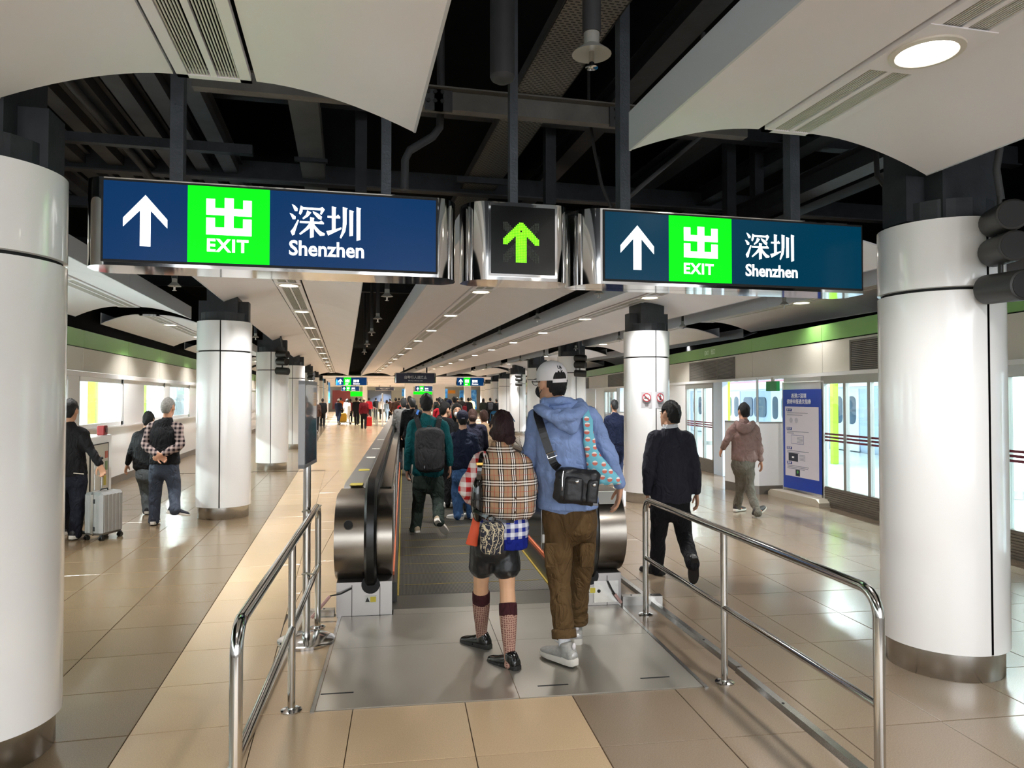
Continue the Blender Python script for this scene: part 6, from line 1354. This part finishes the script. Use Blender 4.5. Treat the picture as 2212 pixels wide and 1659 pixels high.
# ================================================================ old man in vest, woman beside him, man with suitcase
D = 9.4
J = JP(D, head=(364, 881, .03), neck=(361, 906), shL=(328, 922), shR=(384, 922), elL=(314, 962, -.06), wrL=(341, 984, -.19), elR=(389, 962, -.06), wrR=(351, 982, -.20), hipL=(341, 1006), hipR=(369, 1006), knL=(336, 1064, .03), anL=(333, 1119, .0), knR=(377, 1060, 0), anR=(378, 1098, -.22), hem=(356, 1000))
J['f'] = V((.02, 1, 0)); J['toeL'] = V((.02, 1, 0)); J['toeR'] = CAMR * .75 + V((0, .5, 0)) + Zv * -.18; J['base'] = onz(352, 1134)
M_vest = cloth('black_padded_vest', (20, 20, 24), .75); M_shirt = gingham('dark_check_shirt', (30, 22, 30), (178, 158, 152), .055); M_dkjean = cloth('worn_blue_denim', (60, 66, 78), .85)
hnd = {'L': dict(d=CAMR * .8 - Zv * .45, n=V((0, -1, 0)), t=-Zv, curl=.7), 'R': dict(d=-CAMR * .8 - Zv * .45, n=V((0, 1, 0)), t=Zv, curl=.7)}
om, A = human('grey haired man in black vest and check shirt, hands clasped behind him', J, k=.99, top=M_vest, topn='vest', sleeves='none', pants=M_dkjean, shoe=mat('navy_canvas_shoe', (28, 32, 46), .7), vox=.012, vb=.008, wr=.014, tw=1.08, hair='thin', hair_m=hair_mat('grey_hair', (150, 146, 140)), hand=hnd, sk=(196, 142, 112), lw=1.02, face_dir=turn(V((0, 1, 0)), -12))
m = MB()
for q in 'LR':
    s_, e_, w_ = J['sh' + q], J['el' + q], J['wr' + q]; m.loft([lerp(A['shc'], s_, .6), s_, lerp(s_, e_, .5), e_, lerp(e_, w_, .5), lerp(e_, w_, .93)], [.06, .068, .062, .058, .052, .042], V((0, 1, 0)), 12, 3)
remesh(obj('shirt_sleeves', m, M_shirt, om), .011, 2, .012, .07)
D = 10.25
J = JP(D, head=(321, 908, .04), neck=(318, 928), shL=(297, 942), shR=(336, 942), elL=(285, 972, -.02), wrL=(275, 1004, .02), elR=(345, 972), wrR=(348, 1000, .05), hipL=(308, 1020), hipR=(328, 1020), knL=(314, 1060, .06), anL=(318, 1098, .0), knR=(330, 1062, .1), anR=(332, 1098, .15), hem=(316, 1010))
J['f'] = V((.0, 1, 0)); J['toeL'] = V((-.1, 1, 0)); J['toeR'] = V((0, 1, 0)); J['base'] = onz(322, 1110)
human('woman with short dark curly hair in black top beside the grey haired man', J, k=.93, top=cloth('black_knit', (22, 22, 24), .85), topn='sweater', pants=cloth('grey_denim', (92, 98, 100), .85), shoe=mat('black_canvas', (28, 28, 30), .7), vox=.013, vb=.009, wr=.016, tw=1.1, sk=(200, 150, 122))
D = 8.45
J = JP(D, head=(152, 888, .03), neck=(148, 917), shL=(118, 936), shR=(176, 936), elL=(112, 982), wrL=(112, 1030), elR=(193, 968, .0), wrR=(216, 1004, -.02), hipL=(138, 1030), hipR=(168, 1030), knL=(140, 1095, .15), anL=(140, 1140, .3), knR=(167, 1095, -.02), anR=(164, 1148, -.02), hem=(150, 1026))
J['f'] = V((.05, 1, 0)); J['toeL'] = V((0, 1, 0)); J['toeR'] = V((.35, .9, 0)); J['base'] = onz(155, 1165)
lg, A = human('man in black sweatshirt pulling a silver suitcase by the left column', J, k=1.02, top=cloth('black_sweat', (24, 22, 24), .9), topn='sweatshirt', pants=cloth('dark_navy_trousers', (22, 24, 34), .85), shoe=mat('black_sneaker', (30, 30, 32), .6), vox=.012, vb=.008, wr=.016, hand={'R': dict(d=V((.25, .2, -.8)), n=V((-.3, -1, 0)), t=V((-1, .3, 0)), curl=1.0)}, sk=(200, 150, 122), tw=1.04)
obj('waist_stripe', MB().tube([pd(159, 1022, D - .145), pd(181, 1024, D - .12)], .006, 6), mat('stripe_cream', (200, 186, 170), .7), lg, 1)
# suitcase
sc = thing('suitcase', (-2.80, 9.42, 0), 'silver ribbed rolling suitcase behind the man in black sweatshirt', 'suitcase')
so_ = V((-2.78, 9.42, 0)); sa = V((.42, .91, 0)).normalized(); sb_ = V((.91, -.42, 0)).normalized()
def SC(x, y, z): return so_ + sb_ * x + sa * y + Zv * z
M_alu = mat('silver_shell', (164, 164, 162), .38, metal=.6, var=.05); M_trim = mat('silver_trim', (206, 204, 198), .25, metal=.9)
obj('shell', MB().bbox(-.125, .125, -.18, .18, .06, .56, .03, T=SC), M_alu, sc, 30)
fr = MB(); fr.bbox(-.012, .012, -.186, .186, .054, .566, .03, T=SC); obj('frame_band', fr, M_trim, sc, 30)
for x in (-.085, -.05, .05, .085): obj('rib', MB().bbox(x - .010, x + .010, -.185, -.178, .09, .53, .004, T=SC), M_alu, sc)
for y in (-.12, -.06, 0, .06, .12): obj('rib', MB().bbox(.124, .130, y - .02, y + .02, .09, .53, .003, T=SC), M_alu, sc)
for x in (-.1, .1):
    for y in (-.145, .145):
        w_ = obj('caster_fork', MB().box(x - .014, x + .014, y - .016, y + .016, .04, .065, T=SC), M_dkmetal, sc)
        for q in (-1, 1): obj('wheel', MB().cyl(SC(x + q * .010, y, .026), SC(x + q * .024, y, .026), .026, n=16), M_rubber, w_, 40)
for y in (-.055, .055): obj('pull_tube', MB().cyl(SC(-.085, y, .56), SC(-.085, y, .93), .008, n=8), M_trim, sc, 1)
obj('pull_grip', MB().bbox(-.10, -.07, -.075, .075, .925, .955, .01, T=SC), M_dkmetal, sc)
obj('carry_handle', MB().tube([SC(0, -.06, .565), SC(0, -.05, .585), SC(0, .05, .585), SC(0, .06, .565)], .008, 8), M_dkmetal, sc, 1)
for z in (.14, .46): obj('hinge', MB().bbox(.014, .04, -.188, -.18, z - .025, z + .025, .003, T=SC), M_dkmetal, sc)
# ================================================================ the crowd further down the hall
def col(n, rgb): return cloth(n, rgb, .85, .15, 120)
DARKSH = mat('dark_shoe', (26, 25, 26), .6)
def crowd(lab, px, D, h, top, pants, ang=0., step=.2, hair='short', hair_m=None, tw=1.05, arms=(.05, -.05), vox=None, bend=(.12, .12), topn='jacket', z0=0., shoe=None, face=False, long=False, sk=(206, 158, 128), hair_vol=1.):
    p = pd(px, 860, D); k = h / 1.70; J = pose(p.x, p.y, ang, h, step, arms, z0, bend=bend)
    if long: J['hem'] = (J['hipL'] + J['hipR']) / 2 - V((0, 0, .32 * k))
    v = vox or max(.016, D * .0007)
    r, A = human(lab, J, k=k, top=top, topn='coat' if long else topn, pants=pants, shoe=shoe or DARKSH, sole=M_sole if shoe else M_solek, vox=v, vb=v * .75, wr=.012, hair=hair, hair_m=hair_m, tw=tw, faces=face, sk=sk, hair_vol=hair_vol)
    return r, A, J
def bob(r, A, k, m, L=.16, w=.085):
    hc, hf, hs, hu = A['hc'], A['hf'], A['hs'], A['hu']; b = MB(); b.loft([hc - hf * .03 - hu * (.06 + L) * k, hc - hf * .035 - hu * .03 * k, hc - hf * .02 + hu * .05 * k], [(w * k, .05 * k), (w * 1.05 * k, .075 * k), (w * .9 * k, .085 * k)], hs, 14, 3); remesh(obj('long_hair', b, m, r), .014, 1)
zb_ = .012; BK = col('black_cloth', (22, 22, 25)); DG = col('dark_grey_cloth', (64, 64, 68)); NV = col('navy_cloth', (34, 42, 66)); JN = col('jean_cloth', (58, 80, 116)); RD = col('red_cloth', (176, 26, 40)); MRN = col('maroon_cloth', (112, 22, 32)); WHC = col('white_cloth', (226, 222, 220)); BRC = col('brown_cloth', (82, 58, 48)); BGC = col('beige_cloth', (182, 154, 122)); GRC = col('grey_cloth', (128, 126, 124)); LBC = col('light_blue_cloth', (160, 186, 216)); GNC = col('dark_green_cloth', (50, 56, 48)); ORC = col('orange_cloth_2', (196, 104, 52))
BRH = hair_mat('brown_hair', (62, 38, 30)); GBH = hair_mat('grey_black_hair_2', (56, 56, 58))
# on the walkway
r, A, J = crowd('woman in white face mask facing back toward the camera on the walkway', 986, 11.3, 1.55, BK, BK, PI, 0, 'bob', arms=(0, 0), vox=.014, z0=zb_, face=True); k = .91
bob(r, A, k, M_hair, .10, .08)
obj('face_mask', MB().ell(A['hc'] + A['hf'] * .072 * k - A['hu'] * .05 * k, A['hs'] * .060 * k, A['hf'] * .04 * k, A['hu'] * .046 * k, 16, 8), mat('mask_white', (238, 238, 240), .7), r, 1)
sb = MB(); ribbon(sb, [A['shc'] + A['side'] * .10 + A['f'] * .02 + Zv * .05, A['shc'] + A['side'] * .11 + A['f'] * .13 - Zv * .06, A['shc'] + A['side'] * .10 + A['f'] * .15 - Zv * .3], .05, .01, A['f']); obj('grey_strap', sb, GRC, r)
crowd('man in black jacket turned to the woman with the white mask', 958, 10.9, 1.57, BK, BK, -1.0, 0, vox=.014, z0=zb_, face=True, arms=(0, 0), shoe=M_wsh)
r, A, J = crowd('woman with low brown bun and dark patterned top on the walkway', 1021, 10.5, 1.47, col('navy_pattern_cloth', (34, 34, 50)), BK, -.15, 0, hair_m=BRH, vox=.014, z0=zb_, arms=(.05, .18))
obj('hair_bun', MB().ell(A['hc'] - A['hf'] * .10 - A['hu'] * .01, A['hs'] * .05, A['hf'] * .045, A['hu'] * .05, 12, 8), BRH, r, 1)
crowd('person in beige trench coat beside the woman with the brown bun', 1046, 11.4, 1.44, BGC, BK, 0, 0, hair_m=BRH, vox=.014, z0=zb_, long=True, tw=1.12)
crowd('man in grey jacket on the walkway left of the teal sweatshirt', 872, 16.5, 1.63, GRC, DG, 0, 0, hair_m=GBH, z0=zb_, tw=1.12)
r, A, J = crowd('man in black jacket with a blue bag strap on the walkway', 891, 15.6, 1.63, BK, DG, 0, 0, z0=zb_, tw=1.12, hair_m=GBH)
sb = MB(); ribbon(sb, [A['shc'] + A['side'] * .12 + Zv * .06 - A['f'] * .06, A['shc'] + A['side'] * .06 - A['f'] * .15 - Zv * .1, A['shc'] - A['side'] * .02 - A['f'] * .17 - Zv * .35], .05, .012, -A['f']); obj('blue_strap', sb, col('blue_strap_cloth', (60, 110, 180)), r)
crowd('dark haired man in black on the walkway above the couple in grey and black', 885, 23, 1.69, BK, BK, 0, 0, z0=zb_)
crowd('person in red top on the walkway just right of the teal sweatshirt', 955, 19, 1.60, RD, BK, 0, 0, z0=zb_)
r, A, J = crowd('person in dark cap and grey top behind the man in black jacket', 971, 21, 1.60, GRC, BK, 0, 0, z0=zb_, hair_vol=.92); simple_cap(r, A, .94, NV)
crowd('person in brown jacket far up the walkway', 965, 26, 1.62, BRC, BK, 0, 0, z0=zb_)
crowd('person in dark green far up the walkway', 950, 28, 1.66, GNC, BK, 0, 0, z0=zb_)
crowd('tall person in pale grey top far up the walkway', 982, 24, 1.68, GRC, JN, 0, 0, z0=zb_)
r, A, J = crowd('child in red jacket with a dark backpack beyond the walkway start', 867, 40, 1.46, RD, NV, -.1, .2, shoe=M_wsh)
backpack('dark backpack on the child in red jacket', A['shc'] - A['f'] * .2 - Zv * .18, A['f'], A['side'], Zv, .28, .38, .14, BK, [], .025, False)
crowd('person in brown coat left of the child in red jacket', 855, 42, 1.66, BRC, BK, 0, .15, long=True)
# left lane
crowd('person in black coat walking at the far left beside the poster stand', 697, 42, 1.62, BK, BK, 0, .12, long=False, tw=1.2)
r, A, J = crowd('woman in white cap and navy coat pushing a yellow suitcase', 731, 45, 1.60, NV, JN, -.3, .22, long=True, shoe=M_wsh, arms=(.2, .2), tw=1.05, hair_vol=.92); simple_cap(r, A, .94, WHC)
p = pd(741, 915, 45.2); t = thing('yellow_suitcase', (p.x, p.y, .16), 'yellow suitcase on a low cart in the far left lane', 'suitcase'); obj('shell', MB().bbox(p.x - .22, p.x + .22, p.y - .14, p.y + .14, .16, .72, .05), mat('case_yellow', (224, 172, 40), .4), t); obj('handle', MB().tube([(p.x - .1, p.y, .72), (p.x - .1, p.y, 1.0), (p.x + .1, p.y, 1.0), (p.x + .1, p.y, .72)], .012, 6), M_dkmetal, t, 1)
c_ = thing('luggage_cart', (p.x + .1, p.y, 0), 'low flat cart carrying the yellow suitcase', 'cart'); obj('deck', MB().box(p.x - .26, p.x + .55, p.y - .18, p.y + .18, .12, .155), M_steel, c_)
for dx in (-.2, .45):
    for dy in (-.14, .14): obj('wheel', MB().cyl((p.x + dx, p.y + dy - .02, .06), (p.x + dx, p.y + dy + .02, .06), .06, n=12), M_rubber, c_, 40)
crowd('person in orange brown coat behind the woman in white cap', 736, 51, 1.68, ORC, BK, 0, .1)
r, A, J = crowd('woman in long white coat with loose black hair', 750, 47, 1.60, WHC, WHC, 0, .1, 'bob', long=True, shoe=M_wsh); bob(r, A, .95, M_hair, .18, .12)
r, A, J = crowd('small person in maroon beside the long white coat', 757, 50, 1.58, MRN, BK, 0, .1)
p = J['wrR'] + V((.1, 0, .1)); t = thing('purple_bag', (p.x, p.y, .3), 'purple bag hanging beside the long white coat', 'bag'); obj('bag_body', MB().bbox(p.x - .13, p.x + .13, p.y - .06, p.y + .06, .34, .80, .04), mat('bag_purple', (96, 52, 150), .6), t); obj('handle', MB().tube([(p.x - .06, p.y, .79), (p.x, p.y, .95), (p.x + .06, p.y, .79)], .012, 6), mat('bag_purple', (96, 52, 150), .6), t, 1)
crowd('man in black jacket striding left of the maroon jacket', 770, 44, 1.68, BK, BK, -.1, .3, tw=1.15)
crowd('man in grey jacket just behind the maroon jacket', 778, 46, 1.64, GRC, BK, 0, .2)
r, A, J = crowd('man in pale cap and maroon jacket carrying a red bag', 786, 39, 1.65, MRN, BK, 0, .12, tw=1.18, arms=(-.1, .0), hair_vol=.92); simple_cap(r, A, .97, col('cap_pale', (206, 176, 150)))
p = J['wrR'] - Zv * .05; t = thing('red_bag', (p.x + .05, p.y, p.z - .62), 'red shopping bag in the right hand of the man in maroon jacket', 'bag'); obj('bag_body', MB().bbox(p.x - .12, p.x + .22, p.y - .07, p.y + .07, p.z - .66, p.z - .14, .04), mat('bag_red', (222, 40, 34), .5), t); obj('handle', MB().tube([(p.x - .04, p.y, p.z - .15), (p.x + .03, p.y, p.z - .02), (p.x + .12, p.y, p.z - .15)], .012, 6), mat('bag_red', (222, 40, 34), .5), t, 1)
crowd('person in brown shoes mostly hidden behind the poster stand', 682, 33, 1.60, BRC, BK, 0, .22, shoe=mat('brown_shoe', (92, 62, 48), .6))
crowd('person in red top beyond the maroon jacket', 797, 54, 1.66, RD, BK, 0, .1); crowd('person in black beyond the glass barrier', 812, 60, 1.66, BK, BK, 0, .1); crowd('person in white top beyond the glass barrier', 824, 56, 1.62, WHC, BK, 0, .1)
crowd('person in light blue top near the start of the far walkway', 835, 50, 1.50, LBC, LBC, -.8, .1, 'bob'); crowd('person in dark brown beside the light blue top', 843, 53, 1.62, BRC, BK, 0, .1)
crowd('person in dark grey above the brown coat', 862, 58, 1.66, DG, BK, 0, .1)
# right side far
r, A, J = crowd('woman with long hair in dark green jacket far right of the walkway', 1044, 45.5, 1.62, GNC, JN, -.3, .05, 'bob', shoe=M_wsh); bob(r, A, .95, BRH, .22, .09)
r, A, J = crowd('man in black with a black backpack beside the long haired woman', 1059, 44.5, 1.66, BK, BK, -.1, .05, tw=1.1); backpack('black backpack on the man beside the long haired woman', A['shc'] - A['f'] * .22 - Zv * .2, A['f'], A['side'], Zv, .32, .46, .16, DG, [], .025, False)
crowd('person in black puffer jacket right of the black backpack', 1073, 43.5, 1.60, BK, BK, .2, .05, tw=1.3)
crowd('person in dark grey coat far right beyond the navy cap', 997, 47, 1.70, DG, BK, 0, .1, long=True); r, A, J = crowd('man in black coat with a maroon bag far right', 1012, 42, 1.66, BK, BK, 0, .05, long=True, tw=1.15)
p = J['elL']; t = thing('maroon_bag', (p.x, p.y, p.z - .3), 'maroon bag on the left side of the man in black coat', 'bag'); obj('bag_body', MB().bbox(p.x - .16, p.x + .10, p.y - .2, p.y - .08, p.z - .3, p.z + .12, .05), MRN, t); obj('strap', MB().tube([(p.x - .1, p.y - .14, p.z + .1), tuple(J['shL'] - A['f'] * .14), (p.x + .06, p.y - .14, p.z + .1)], .015, 6), MRN, t, 1)
crowd('person in yellow top behind the man in black coat', 1018, 50, 1.68, col('yellow_cloth', (206, 190, 110)), BK, 0, .1)
crowd('person in grey far along above the white mask', 978, 55, 1.66, DG, BK, 0, .1); crowd('person in navy far along right of the teal sweatshirt', 962, 52, 1.64, NV, BK, 0, .1); crowd('person in dark coat far along left of the navy cap', 988, 60, 1.68, BRC, BK, 0, .1)
crowd('person in black far along behind the teal sweatshirt', 944, 50, 1.64, BK, BK, 0, .1); crowd('person in dark grey far along above the grey jacket', 876, 50, 1.66, BK, BK, 0, .1)
bake_all()
